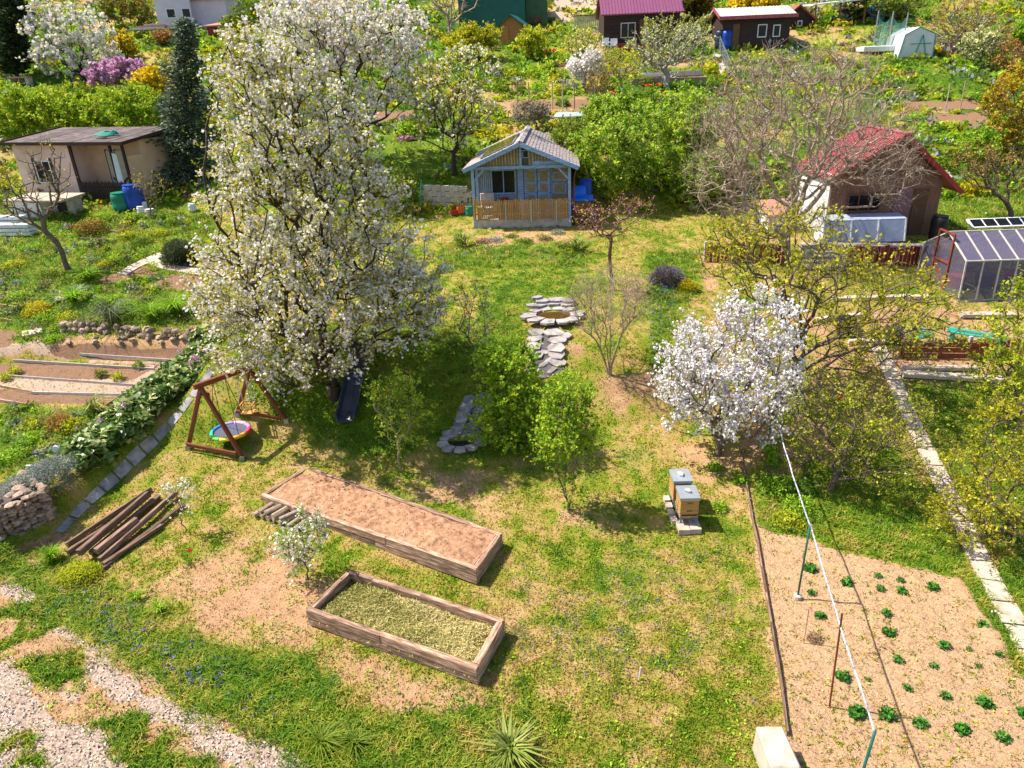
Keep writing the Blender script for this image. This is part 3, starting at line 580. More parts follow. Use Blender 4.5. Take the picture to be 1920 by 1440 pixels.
# ---------------------------------------------------------------- small builders
def PZ(px, py, dz): q = P(px, py, dz); q.z = float(H(q.x, q.y))+dz; return q
def ZP(px, py, z): d = ray(px, py); return Vector(CAM + d*(z-CAM[2])/d[2])
def plank(t, p, q, w, h, mat, name='plank', label=None, cat=None, group=None, jit=.006, twist=0, world=True):
    """one board from p to q (width w across, h upright), its own object; local x runs along the grain"""
    p, q = Vector(p), Vector(q); d = q-p; L = d.length; X = d.normalized(); up = Vector((0, 0, 1)) if abs(X.z) < .95 else Vector((0, 1, 0))
    Y = up.cross(X).normalized(); Z = X.cross(Y)
    if twist: Y, Z = Y*math.cos(twist)+Z*math.sin(twist), Z*math.cos(twist)-Y*math.sin(twist)
    mb = MB(); c = min(.012, w*.15, h*.15); vs = []
    for x in (-L/2, L/2):
        for (y, z) in ((-w/2+c, -h/2), (w/2-c, -h/2), (w/2, -h/2+c), (w/2, h/2-c), (w/2-c, h/2), (-w/2+c, h/2), (-w/2, h/2-c), (-w/2, -h/2+c)):
            vs.append((x, y+rnd.uniform(-jit, jit), z+rnd.uniform(-jit, jit)))
    mb.add(vs, [tuple(range(8))[::-1], tuple(range(8, 16))] + [(k, (k+1) % 8, (k+1) % 8+8, k+8) for k in range(8)])
    o = mb.build(name, M[mat] if isinstance(mat, str) else mat)
    mw = Matrix.Translation((p+q)/2) @ Matrix((X, Y, Z)).transposed().to_4x4()
    if t is not None:
        o.parent = t; o.matrix_local = (root_matrix(t).inverted() @ mw) if world else mw
    else: o.matrix_world = mw
    return tag(o, label, cat, group)
ROCKS = []
def rock_mesh(k, mat):
    g = np.random.default_rng(k); ph = (1+5**.5)/2
    v = np.array([(-1, ph, 0), (1, ph, 0), (-1, -ph, 0), (1, -ph, 0), (0, -1, ph), (0, 1, ph), (0, -1, -ph), (0, 1, -ph), (ph, 0, -1), (ph, 0, 1), (-ph, 0, -1), (-ph, 0, 1)])/1.9
    v = v*(1+g.uniform(-.22, .22, (12, 1))) + g.normal(size=(12, 3))*.06
    f = [(0, 11, 5), (0, 5, 1), (0, 1, 7), (0, 7, 10), (0, 10, 11), (1, 5, 9), (5, 11, 4), (11, 10, 2), (10, 7, 6), (7, 1, 8), (3, 9, 4), (3, 4, 2), (3, 2, 6), (3, 6, 8), (3, 8, 9), (4, 9, 5), (2, 4, 11), (6, 2, 10), (8, 6, 7), (9, 8, 1)]
    me = bpy.data.meshes.new('stone'); me.from_pydata([tuple(x*.5) for x in v], [], f); me.materials.append(M[mat]); return me
RK = {m_: [rock_mesh(i, m_) for i in range(6)] for m_ in ('stone', 'slate', 'white_stone')}
def rock(t, p, s, mat='stone', name='stone', label=None, cat=None, group=None):
    o = bpy.data.objects.new(name, rnd.choice(RK[mat])); COL.objects.link(o)
    mw = Matrix.Translation(p) @ Matrix.Rotation(rnd.uniform(0, 6.3), 4, 'Z') @ Matrix.Rotation(rnd.uniform(-.3, .3), 4, 'X') @ Matrix.Diagonal((*[x*rnd.uniform(.85, 1.15) for x in s], 1))
    if t is not None: o.parent = t; o.matrix_local = root_matrix(t).inverted() @ mw
    else: o.matrix_world = mw
    return tag(o, label, cat, group)
def flat_stone(t, p, rx, ry, th, ang, mat='slate', tilt=(0, 0), name='stone', sides=7, reg=.2):
    mb = MB(); mb.prism([((rx*math.cos(a)*(1+rnd.uniform(-reg, reg*.6))), (ry*math.sin(a)*(1+rnd.uniform(-reg, reg*.6)))) for a in (2*math.pi*(k+rnd.uniform(-.25, .25))/sides for k in range(sides))], -th, 0)
    o = mb.build(name, M[mat]); o.parent = t
    o.matrix_local = root_matrix(t).inverted() @ Matrix.Translation(p) @ Matrix.Rotation(ang, 4, 'Z') @ Matrix.Rotation(tilt[0], 4, 'X') @ Matrix.Rotation(tilt[1], 4, 'Y'); return o
def poly_line(pts, step):
    out = []; seg = [(pts[i], pts[i+1]) for i in range(len(pts)-1)]; L = sum((b-a).length for a, b in seg); n = max(1, int(L/step)); cur = 0
    for k in range(n+1):
        s = k*L/n
        for a, b in seg:
            l = (b-a).length
            if s <= l+1e-6: out.append(a.lerp(b, s/l)); break
            s -= l
        else: out.append(pts[-1].copy())
    return out
# ---------------------------------------------------------------- raised beds
def raised_bed(label, corners, zt, front_splits, kind):
    """corners: near left, near right, far right, far left in pixels, at the top edge"""
    A, B, C_, D = [ZP(*c, zt) for c in corners]; ctr = (A+B+C_+D)/4; gz = min(float(H(q.x, q.y)) for q in (A, B)); t = thing('raised_bed', label, 'raised bed', (ctr.x, ctr.y, gz))
    th = .11; ch = .2; nc_ = 2 if kind == 'soil' else 2
    for side, (p, q) in enumerate(((A, B), (B, C_), (C_, D), (D, A))):
        d = (q-p).normalized(); inn = Vector((-d.y, d.x, 0))*th/2
        for c in range(nc_):
            z = -ch*(c+.5)-.004*c; sp = front_splits[c] if side == 0 else (front_splits[1-c] if side == 2 else [0, 1]); L = (q-p).length
            for k in range(len(sp)-1):
                a = p.lerp(q, sp[k]); b_ = p.lerp(q, sp[k+1]); 
                if side in (0, 2): a = a + (d*.003); b_ = b_ - d*.003
                else: a = a + d*(th+.004); b_ = b_ - d*(th+.004)
                off = inn + Vector((0, 0, z)) + inn*rnd.uniform(-.12, .12)*(1 if c else .4)
                plank(t, a+off, b_+off, th*(1-.08*c), ch-.006, 'timber', jit=.011)
    # fill
    nx, ny = 150, 60; u, v = np.meshgrid(np.linspace(.02, .98, nx), np.linspace(.04, .96, ny)); u = u.ravel(); v = v.ravel()
    q = ((1-u)*(1-v))[:, None]*np.array(A) + (u*(1-v))[:, None]*np.array(B) + (u*v)[:, None]*np.array(C_) + ((1-u)*v)[:, None]*np.array(D)
    e = np.minimum(np.minimum(u*10, (1-u)*10), np.minimum(v*5, (1-v)*5)); e = np.clip(e, 0, 1)
    if kind == 'soil': z = zt-.10+.05*(u > 0) + .07*(fbm(q[:, 0], q[:, 1], .5, 3)-.3) + .09*(fbm(q[:, 0], q[:, 1], .16, 4, 3)-.5) + .13*np.exp(-((u-.8)/.18)**2-((v-.4)/.3)**2)*e
    else: z = zt-.30 + .30*e*fbm(q[:, 0], q[:, 1], .7, 5) + .05*(fbm(q[:, 0], q[:, 1], .14, 6, 3)-.5)
    q[:, 2] = z; ix = np.arange(nx*ny).reshape(ny, nx); f = np.stack([ix[:-1, :-1], ix[:-1, 1:], ix[1:, 1:], ix[1:, :-1]], -1).reshape(-1, 4)
    np_mesh('soil' if kind == 'soil' else 'compost', q, f, M['soil'] if kind == 'soil' else pm('hay_base', (.30, .28, .12), (.16, .16, .05), scale=20, rand=0, bump=1), t, world=True, smooth=True)['kind'] = 'stuff'
    if kind == 'soil':
        k = rng.integers(0, len(q), 900); c = q[k]+rng.normal(size=(900, 3))*[.02, .02, .006]
        v_, f_, t_ = kites(c, .035, .9, fold=.3); np_mesh('clods', v_, f_, M['clod'], t, np.clip(t_, 0, 1), world=True)['kind'] = 'stuff'
    else:
        k = rng.integers(0, len(q), 26000); c = q[k]+rng.normal(size=(26000, 3))*[.03, .03, .02]+np.array([0, 0, .02])
        tt = np.clip(-.05 + .9*fbm(c[:, 0], c[:, 1], .4, 9)+.45*u[k]+rng.normal(size=26000)*.15, 0, 1); ax = unit(26000)*[1, 1, .35]
        v_, f_, t_ = kites(c, .10, .14, t=tt, axis=ax/np.linalg.norm(ax, axis=1, keepdims=True)); np_mesh('cut_grass', v_, f_, M['hay'], t, t_, world=True)['kind'] = 'stuff'
    keepout.append([(c_.x, c_.y) for c_ in (A, B, C_, D)]); return t
M['clod2'] = leafmat('pale_clod', G((0, (.32, .18, .11)), (1, (.62, .42, .29))), 0, .9)
M['clod'] = leafmat('soil_clod', G((0, (.16, .085, .05)), (1, (.44, .26, .17))), 0, .9)
raised_bed('long raised bed of weathered timber filled with bare brown soil', [(488, 928), (892, 1067), (942, 999), (575, 873)], .45, ([0, .28, .62, 1], [0, .14, .57, 1]), 'soil')
raised_bed('shorter raised bed of weathered timber filled with dry cut grass', [(573, 1143), (893, 1254), (946, 1160), (655, 1066)], .42, ([0, .46, 1], [0, .5, .82, 1]), 'hay')
# split logs against the long bed
def log(px, py, dz, L, r, ang, label):
    c = PZ(px, py, dz); d = Vector((math.cos(ang), math.sin(ang), .05)); mb = MB(); n = 7; half_ = rnd.random() < .6
    prof = [(r*math.cos(a), r*math.sin(a)) for a in (math.pi*k/(n-1) for k in range(n))] if half_ else [(r*math.cos(a), r*math.sin(a)) for a in (2*math.pi*k/n for k in range(n))]
    tw = rnd.uniform(0, 6); prof = [(x*math.cos(tw)-y*math.sin(tw), x*math.sin(tw)+y*math.cos(tw)) for x, y in prof]
    mb.v = []; mb.add([(-L/2, x, y) for x, y in prof] + [(L/2, x*.95, y*.95) for x, y in prof], [tuple(range(n))[::-1], tuple(range(n, 2*n))] + [(k, (k+1) % n, (k+1) % n+n, k+n) for k in range(n)])
    o = mb.build('firewood_log', M['bark_pale']); o.location = c; o.rotation_euler = (0, 0, ang); return tag(o, label, 'log', 'split logs beside the long raised bed')
for k, (px, py, dz, lb) in enumerate([(491, 960, .06, 'split log lying at the left end of the small stack by the long raised bed'), (503, 962, .06, None), (515, 965, .06, None), (527, 969, .06, None), (539, 974, .06, None), (551, 979, .06, None), (565, 984, .07, 'grey round log at the right end of the small stack by the long raised bed'), (499, 952, .16, None), (512, 956, .16, None), (525, 961, .16, None), (540, 967, .15, None)]):
    lb = lb or '%s split log in the %s row of the stack by the long bed' % (('second', 'third', 'fourth', 'fifth', 'sixth')[k-1] if k < 6 else ('leftmost', 'second', 'third', 'rightmost')[k-7], 'lower' if k < 6 else 'upper')
    log(px, py, dz, .42, rnd.uniform(.055, .08), R_(52)+rnd.uniform(-.3, .3), lb)
# pile of old beams
BL = [((124, 1022), (283, 916), .07, .10, 'thin grey beam on the far left edge of the beam pile'), ((126, 1036), (214, 980), .07, .12, 'short dark beam lying low at the left end of the beam pile'), ((148, 1037), (278, 926), .27, .15, 'pale wide beam lying on top of the beam pile'),
      ((180, 1034), (256, 974), .24, .13, 'short light brown beam with cut end on the pile middle'), ((170, 1038), (298, 930), .09, .12, 'long brown beam under the pale top beam'), ((187, 1050), (330, 924), .13, .12, 'long dark beam reaching the blossoming sapling at the pile end'),
      ((194, 1058), (303, 985), .08, .10, 'narrow dark beam in the gap near the right of the pile'), ((206, 1052), (345, 946), .07, .09, 'thin light beam along the right edge of the pile'), ((192, 1068), (221, 1045), .04, .07, 'short pale stub of timber at the near end of the pile')]
for p, q, dz, w_, lb in BL: plank(None, PZ(*p, dz), PZ(*q, dz), w_*.95, w_, 'old_beam', 'timber_beam', lb, 'beam', 'old beams piled on the lawn', twist=rnd.uniform(-.3, .3))
# ---------------------------------------------------------------- swing set
fl, fr_ = P(354, 842), P(456, 862); gl, gr_ = P(446, 778), P(538, 792)
aL = V(377, 728, (fl.y+fr_.y)/2); aR = V(466, 683, (gl.y+gr_.y)/2); hz = (aL.z+aR.z)/2; aL.z = aR.z = hz
bd = (aR-aL).normalized(); t = thing('swing_frame', 'red brown wooden A-frame swing set on the lawn under the white cherry', 'swing set', ((fl+gr_)/2))
plank(t, aL-bd*.18, aR+bd*.18, .10, .14, 'swing_wood', 'top_beam')
for ap, feet in ((aL, (fl, fr_)), (aR, (gl, gr_))):
    for s, ft in zip((-1, 1), feet):
        o = plank(t, ft+Vector((0, 0, .06)), ap+Vector((0, 0, -.06))+bd*.0, .10, .10, 'swing_wood', 'leg')
        MB().box((ft.x, ft.y, ft.z+.05), (.13, .13, .16)).build('foot', M['steel'], t, world=True)
    a, b_ = feet; a2, b2_ = a.lerp(ap, .10), b_.lerp(ap, .10); off = -bd*.09
    plank(t, a2+off, b2_+off, .05, .10, 'swing_wood', 'cross_bar'); a2, b2_ = a.lerp(ap, .86), b_.lerp(ap, .86)
    plank(t, a2-off*.9, b2_-off*.9, .05, .11, 'swing_wood', 'collar_board')
# nest swing
c = aL.lerp(aR, .36); gz = float(H(c.x, c.y)); c = Vector((c.x, c.y, gz+.42)); t = thing('nest_swing', 'round nest swing with rainbow rim and grey mat on the swing frame', 'swing', c)
cols = [(.75, .06, .12), (.8, .25, .5), (.8, .45, .75), (.4, .3, .75), (.03, .2, .7), (.03, .5, .35), (.2, .65, .1), (.85, .72, .05), (.85, .38, .02)]
for k, cc in enumerate(cols):
    n0, n1 = 2*math.pi*k/9 - .4, 2*math.pi*(k+1)/9 - .4; MB().tube([(.49*math.cos(n0+(n1-n0)*i/5), .49*math.sin(n0+(n1-n0)*i/5), 0) for i in range(6)], .055, 8).build('rim_pad', pm('rim_pad_%d' % k, cc, cc, rand=0, bump=.1), t, smooth=True)
MB().lathe([(.45, -.02), (.45, 0.0)], n=28).build('mat', M['mat'], t)
for k in range(4):
    a = math.pi/4+k*math.pi/2; top = aL.lerp(aR, .36+(-.12 if k in (1, 2) else .12)); MB().tube([c+Vector((.49*math.cos(a), .49*math.sin(a), .03)), top], .009, 5).build('rope', M['rubber'], t, world=True)
# wooden toddler seat
c = aL.lerp(aR, .80); c = Vector((c.x, c.y, float(H(c.x, c.y))+.5)); t = thing('toddler_swing', 'small wooden box seat swing on white ropes beside the nest swing', 'swing', c)
MB().b2(-.17, .17, -.17, .17, -.02, 0).build('seat', M['picket'], t)
for z in (.12, .22):
    for k in range(4):
        a = k*math.pi/2; x, y = .17*math.cos(a), .17*math.sin(a); MB().beam((x-.17*math.sin(a), y+.17*math.cos(a), z), (x+.17*math.sin(a), y-.17*math.cos(a), z), .02, .03).build('rail', M['picket'], t)
for x in (-.16, .16):
    for y in (-.16, .16):
        MB().beam((x, y, 0), (x, y, .24), .025).build('post', M['picket'], t); tp = Vector((aL.lerp(aR, .80).x, aL.lerp(aR, .80).y, hz-.05))+bd*(x*.7); MB().tube([c+Vector((x, y, .24)), tp], .009, 5).build('rope', M['rope'], t, world=True)
# slide on the bank
a = P(650, 793); b_ = P(668, 738); c = P(684, 694); t = thing('slide', 'dark blue grey plastic slide lying down the shady bank', 'slide', a)
path = [a+Vector((0, -.1, .12)), a.lerp(b_, .25)+Vector((0, 0, .14)), b_+Vector((0, 0, .35)), c+Vector((0, 0, .62)), c+Vector((.02, .4, .72))]
sd_ = Vector((1, -.1, 0)).normalized(); wd = .24; mb = MB()
for i, p in enumerate(path): mb.v += [tuple(p+sd_*x+Vector((0, 0, z))) for x, z in ((-wd-.05, .2), (-wd, .2), (-wd*.85, .02), (0, -.01), (wd*.85, .02), (wd, .2), (wd+.05, .2), (wd+.05, .12), (wd*.9, -.04), (0, -.06), (-wd*.9, -.04), (-wd-.05, .12))]
k = 12
for i in range(len(path)-1):
    for j in range(k): mb.f.append((i*k+j, i*k+(j+1) % k, (i+1)*k+(j+1) % k, (i+1)*k+j)); mb.m.append(0)
mb.f += [tuple(range(k)), tuple(range((len(path)-1)*k, len(path)*k))[::-1]]; mb.m += [0, 0]
mb.build('chute', M['slide'], t, world=True, smooth=False)
for z in (0, 1): MB().beam(path[-1]+sd_*(wd+.07)*(1 if z else -1)+Vector((0, 0, -.7)), path[-1]+sd_*(wd+.07)*(1 if z else -1)+Vector((0, 0, .5)), .06).build('handle_post', M['slide'], t, world=True)
# ---------------------------------------------------------------- ponds and stone cascade
def pond(name, label, px, py, r, water, back, n, ry=.8):
    c = P(px, py); c.z += .03; t = thing(name, label, 'pond', c)
    MB().lathe([(r*1.02, -.35), (r*1.02, -.04)], c=(0, 0, 0), n=24).build('basin', M['dark_gap'], t)
    w_ = MB(); w_.prism([(r*.98*math.cos(2*math.pi*k/28), r*.98*ry*math.sin(2*math.pi*k/28)) for k in range(28)], -.1, .005); w_.build('water', M[water], t)
    for k in range(n):
        a0 = 2*math.pi*(k+rnd.uniform(-.12, .12))/n; a1 = 2*math.pi*(k+.95+rnd.uniform(-.1, .1))/n; ri = r*rnd.uniform(.86, .98); ro = r*rnd.uniform(1.42, 1.68); z_ = .07+rnd.uniform(-.015, .03); am = (a0+a1)/2
        mb = MB(); mb.prism([(ri*math.cos(a0), ri*ry*math.sin(a0)), (ro*.95*math.cos(a0+.06), ro*.95*ry*math.sin(a0+.06)), (ro*1.04*math.cos(am), ro*1.04*ry*math.sin(am)), (ro*.93*math.cos(a1-.05), ro*.93*ry*math.sin(a1-.05)), (ri*math.cos(a1), ri*ry*math.sin(a1)), (ri*.97*math.cos(am), ri*.97*ry*math.sin(am))], z_-.07, z_); mb.build('stone', M['slate_pale'], t)
    for (dx, dy, dz, s) in back: flat_stone(t, c+Vector((dx*r, dy*r, dz)), s*r, s*r*.7, .09, rnd.uniform(-.4, .4), 'slate', (rnd.uniform(-.08, .08), 0))
    keepout.append([(c.x+1.5*r*math.cos(a), c.y+1.5*r*ry*math.sin(a)) for a in np.linspace(0, 6, 12)]); return c
pond('garden_pond', 'round upper pond of brown water ringed by grey slabs', 1038, 594, .66, 'water', [(-.8, 1.3, .13, .5), (0, 1.5, .13, .5), (.8, 1.3, .13, .5), (-.45, 1.6, .21, .42), (.3, 1.65, .21, .45), (.9, 1.45, .20, .4), (-.7, 1.85, .28, .3)], 12)
t = thing('stone_cascade', 'stepped run of grey stone slabs below the round upper pond', 'cascade', P(1030, 650))
for k, (px, py, s) in enumerate([(1006, 622, .2), (1040, 622, .22), (1060, 628, .16), (1003, 634, .18), (1045, 637, .2), (1020, 640, .17), (1002, 648, .17), (1042, 651, .19), (1024, 656, .15), (1005, 663, .17), (1044, 664, .18), (1026, 672, .16), (1012, 680, .16), (1046, 678, .17), (1030, 690, .17), (1000, 694, .14), (1018, 702, .15)]):
    s *= 1.5; p = PZ(px, py, .04 + (.05 if px < 1012 or px > 1035 else -.02)); flat_stone(t, p, s, s*.75, .06, rnd.uniform(-.4, .4), 'slate_pale' if px > 1030 or px < 1008 else 'slate', (math.atan(float(H(p.x, p.y+.2)-H(p.x, p.y-.2))/.4)*.8, rnd.uniform(-.08, .08)), sides=6, reg=.12)
c2 = pond('shaded_pond', 'small lower pond in shade with dark water and stone rim', 866, 832, .42, 'dark_water', [(-.9, 1.0, .14, .5), (.9, .9, .12, .5), (0, 1.2, .16, .45)], 10)
def chute_bed(t, line, w):
    pts = poly_line([P(*q) for q in line], .12); v_ = []
    for p_ in pts: v_ += [tuple(ground(p_.x-w, p_.y, .045)), tuple(ground(p_.x, p_.y, .02)), tuple(ground(p_.x+w, p_.y, .045))]
    f_ = [(3*i+j, 3*i+j+1, 3*i+j+4, 3*i+j+3) for i in range(len(pts)-1) for j in range(2)]; mb = MB(); mb.add(v_, [f[::-1] for f in f_]); mb.build('mortar_bed', M['conc_dark0'], t, world=True)
    keepout.append([(p_.x-w, p_.y) for p_ in pts]+[(p_.x+w, p_.y) for p_ in pts[::-1]])
M['conc_dark0'] = pm('dark_mortar', (.13, .115, .11), (.07, .06, .06), rand=0)
chute_bed(t, [(1030, 622), (1027, 650), (1022, 704)], .5)
t = thing('shaded_stone_cascade', 'shaded stone chute running down into the small lower pond', 'cascade', P(890, 790))
chute_bed(t, [(898, 748), (884, 782), (872, 814)], .42)
for k in range(9):
    a = P(896, 752).lerp(P(872, 812), k/8); a.z = float(H(a.x, a.y)); sl2 = math.atan(float(H(a.x, a.y+.2)-H(a.x, a.y-.2))/.4)*.85
    for s in (-1, 1): flat_stone(t, a+Vector((s*.24, s*.03, .10)), .21, .15, .07, rnd.uniform(-.3, .3), 'slate', (sl2, s*.15), sides=6, reg=.12)
    if k % 2 == 0: flat_stone(t, a+Vector((0, 0, .03)), .22, .2, .06, 0, 'slate', (sl2, 0), sides=5)
# ---------------------------------------------------------------- beehives
def hive(x, y, zoff, rz, label, lb2):
    g = float(H(x, y)); t = thing('beehive', label, 'beehive', (x, y, g), rz); z = .30+zoff
    for sx in (-.16, .16):
        MB().beam((sx, -.17, .09), (sx, -.17, z-.03), .035).build('leg', M['bright_blue_steel'], t); MB().beam((sx, .17, .09), (sx, .17, z-.03), .035).build('leg', M['bright_blue_steel'], t)
    MB().b2(-.21, .21, -.25, .25, z-.03, z+.05).build('floor_board', M['timber'], t)
    MB().b2(-.17, .17, -.262, -.24, z+.052, z+.07).build('entrance_slot', M['rubber'], t)
    for k in range(2):
        b = MB().b2(-.205, .205, -.245, .245, z+.075+k*.205, z+.275+k*.205).build('hive_box', M['hive_wood'], t)
        MB().b2(-.06, .06, -.252, -.243, z+.16+k*.205, z+.19+k*.205).build('hand_grip', M['brown_wood'], b)
    MB().b2(-.228, .228, -.268, .268, z+.455, z+.53).build('lid', M['lid'], t)
    rk = rock(None, Vector((x, y, g+z+.565)), (.2, .15, .1), 'white_stone', 'lid_stone', lb2, 'stone', 'stones weighing down the hive lids')
M['bright_blue_steel'] = pm('blue_steel', (.08, .22, .42), (.05, .15, .3), rand=0)
hb = P(1288, 985)
hive(hb.x, hb.y+.12, 0, -.03, 'wooden beehive with grey metal lid, nearer of the two', 'white stone on the lid of the nearer beehive')
hive(hb.x-.02, hb.y+.74, 0, -.03, 'wooden beehive with grey metal lid, behind the nearer one', 'pale stone on the lid of the farther beehive')
for (dx, dy, lb) in ((-.13, -.12, 'left'), (.13, -.12, 'right')):
    g = float(H(hb.x+dx, hb.y+dy)); o = MB().box((0, 0, 0), (.25, .42, .13), jit=.008).build('paving_block', M['slabpath'], None); o.location = (hb.x+dx, hb.y+dy, g+.06); tag(o, 'pinkish paving block under the nearer beehive, on the %s' % lb, 'block', 'paving blocks under the beehives')
for k in range(4):
    g = float(H(hb.x-.3, hb.y+.1+k*.26)); o = MB().box((0, 0, 0), (.14, .2, .12), jit=.008).build('paving_block', M['slabpath'], None); o.location = (hb.x-.29, hb.y+.12+k*.24, g+.06); tag(o, 'pale block in the row along the left side of the beehives, %s' % ('first from the front', 'second from the front', 'third from the front', 'rearmost')[k], 'block', 'paving blocks under the beehives')
# ---------------------------------------------------------------- pipe frame over the neighbour's bed
pb = P(1495, 1122); pt = V(1519, 984, pb.y); hh = pt.z-pb.z; q1 = P(1437, 838); q1t = V(1451, 765, q1.y)
q3t = ZP(1641, 1370, hh+.02); q3 = Vector((q3t.x-.1, q3t.y-.03, 0)); q3.z = float(H(q3.x, q3.y))
t = thing('pipe_frame', 'white wrapped pipe on green posts running above the potato bed', 'pipe frame', pb)
def gp(a, b_): MB().tube([a+Vector((0, 0, -.1)), b_], .02, 8).build('post', M['greenpipe'], t, world=True, smooth=True)
gp(pb, pt); gp(q1, q1t); gp(q3, q3t)
MB().lathe([(.08, 0), (.08, .08), (.05, .1)], c=pb, n=10).build('footing', M['conc'], t, world=True)
n = 14
MB().tube([q1t.lerp(pt, k/8)+Vector((rnd.uniform(-.01, .01), 0, -.10*math.sin(math.pi*k/8))) for k in range(9)], .015, 8).build('pipe', M['tarp_white'], t, world=True, smooth=True)
MB().tube([pt.lerp(q3t, k/8)+Vector((rnd.uniform(-.012, .012), 0, -.06*math.sin(math.pi*k/8))) for k in range(9)], .015, 8).build('pipe', M['tarp_white'], t, world=True, smooth=True)
a = P(1555, 1325); o = MB().tube([a, V(1579, 1150, a.y)], .016, 7).build('stake', M['rust'], None); tag(o, 'tall rusty red steel stake leaning in the potato bed', 'stake')
a = P(1507, 1207); o = MB().tube([a, V(1517, 1141, a.y)], .009, 6).build('stake', M['steel'], None); tag(o, 'short thin grey stake beside the dried bush in the potato bed', 'stake')
# dark edging board between lawn and bed
pts = [P(*q) for q in ((1386, 842), (1400, 915), (1410, 975), (1424, 1040), (1440, 1140), (1452, 1210), (1466, 1300), (1476, 1380))]; t = thing('edging_fence', 'low dark boards edging the lawn along the potato bed', 'edging', pts[3])
pl_ = poly_line(pts, .8)
for a, b_ in zip(pl_[:-1], pl_[1:]):
    a = ground(a.x, a.y, .06); b_ = ground(b_.x, b_.y, .06); plank(t, a, b_, .03, .10, 'old_beam', 'board')
a = ZP(1436, 1364, .42); o = MB().box((0, 0, 0), (.38, .75, .6), jit=.03).build('stone_block', M['slabpath'], None, bevel=.03); c = ZP(1456, 1400, .5); o.location = (c.x, c.y, .24); tag(o, 'big pale sandstone block at the bottom edge beside the edging boards', 'block')
# ---------------------------------------------------------------- paths of slabs
def slab_path(name, label, pts, w, L, mat, off=.05, cat='path', gap=.02):
    pl_ = poly_line([P(*q) for q in pts], L); t = bpy.data.objects.new(name, None); COL.objects.link(t); t.location = pl_[0]; t['kind'] = 'structure'; t['label'] = label
    for a, b_ in zip(pl_[:-1], pl_[1:]):
        c = (a+b_)/2; d = b_-a; n_ = Vector((-d.y, d.x, 0)).normalized()*w/2*rnd.uniform(.92, 1.06); d2 = d.normalized()*gap; mb = MB()
        cs = [ground(q.x, q.y, off+rnd.uniform(0, .012)) for q in (a+d2-n_, b_-d2-n_, b_-d2+n_, a+d2+n_)]; mb.slab(*cs, .08) if (cs[1]-cs[0]).cross(cs[3]-cs[0]).z > 0 else mb.slab(*cs[::-1], .08)
        mb.build('slab', M[mat], t, world=True); keepout.append([(q.x, q.y) for q in cs])
slab_path('concrete_path', 'narrow path of pale concrete slabs between the right hand gardens', [(1640, 640), (1665, 690), (1695, 760), (1728, 830), (1762, 895), (1793, 955), (1830, 1040), (1868, 1110), (1915, 1195), (1990, 1330)], .42, .62, 'slabpath')
slab_path('stone_path', 'narrow path of rough slabs below the bergenia bank', [(398, 694), (362, 741), (327, 787), (285, 829), (244, 870), (186, 926), (145, 966), (110, 1000)], .22, .5, 'slate', gap=.03, off=.012)
slab_path('garden_path', 'pale flagstone path curving through the left hand garden', [(228, 516), (262, 496), (290, 484), (306, 478)], .45, .5, 'slabpath')
slab_path('flagstone_path', 'pale flagstones branching right below the rosemary bush', [(282, 488), (300, 500), (330, 505), (370, 512), (440, 516)], .4, .55, 'slabpath')
for q, lb in (((62, 625), 'pale square slab lying in the grass of the left garden'), ((122, 560), 'grey slab beside the grass clump in the left garden')):
    c = P(*q); o = MB().box((0, 0, 0), (.6, .5, .06), jit=.02).build('loose_slab', M['slabpath'], None); o.location = c+Vector((0, 0, .04)); o.rotation_euler = (R_(4), 0, .5); tag(o, lb, 'slab')
# bed edgings
for (p, q, mt, lb) in [((25, 676), (290, 692), 'dull_white', 'long white edging board in front of the upper soil bed'), ((150, 664), (338, 677), 'dull_white', 'thin pale edging board behind the upper left soil bed'), ((-10, 703), (256, 723), 'dull_white', 'long pale edging board behind the lowest soil bed'), ((-10, 722), (60, 736), 'timber', 'short grey edging board at the left frame edge'), ((60, 736), (230, 741), 'dull_white', 'pale edging board along the lowest soil bed top'),
                       ((200, 760), (259, 722), 'timber', 'short weathered board closing the right end of the lowest bed'), ((-10, 750), (50, 760), 'timber', 'short grey board at the left end below the lowest bed'), ((8, 550), (52, 554), 'timber', 'uppermost grey board step at the left frame edge'), ((-10, 559), (45, 567), 'timber', 'second grey board step from the top at left'), ((-10, 571), (36, 578), 'timber', 'third grey board step from the top at left'),
                       ((-10, 583), (28, 590), 'timber', 'fourth grey board step from the top at left'), ((-10, 597), (22, 603), 'timber', 'lowest grey board step at the left frame edge'), ((150, 448), (215, 452), 'timber', 'small edging board among the weeds below the pink hut'), ((160, 462), (206, 466), 'timber', 'lower of the small edging boards below the pink hut'), ((180, 428), (230, 438), 'timber', 'topmost small edging board on the weedy slope')]:
    plank(None, PZ(*p, .03), PZ(*q, .03), .035, .09 if q[0] > 60 and q[1] > 660 else .13, mt, 'edging_board', lb, 'board')
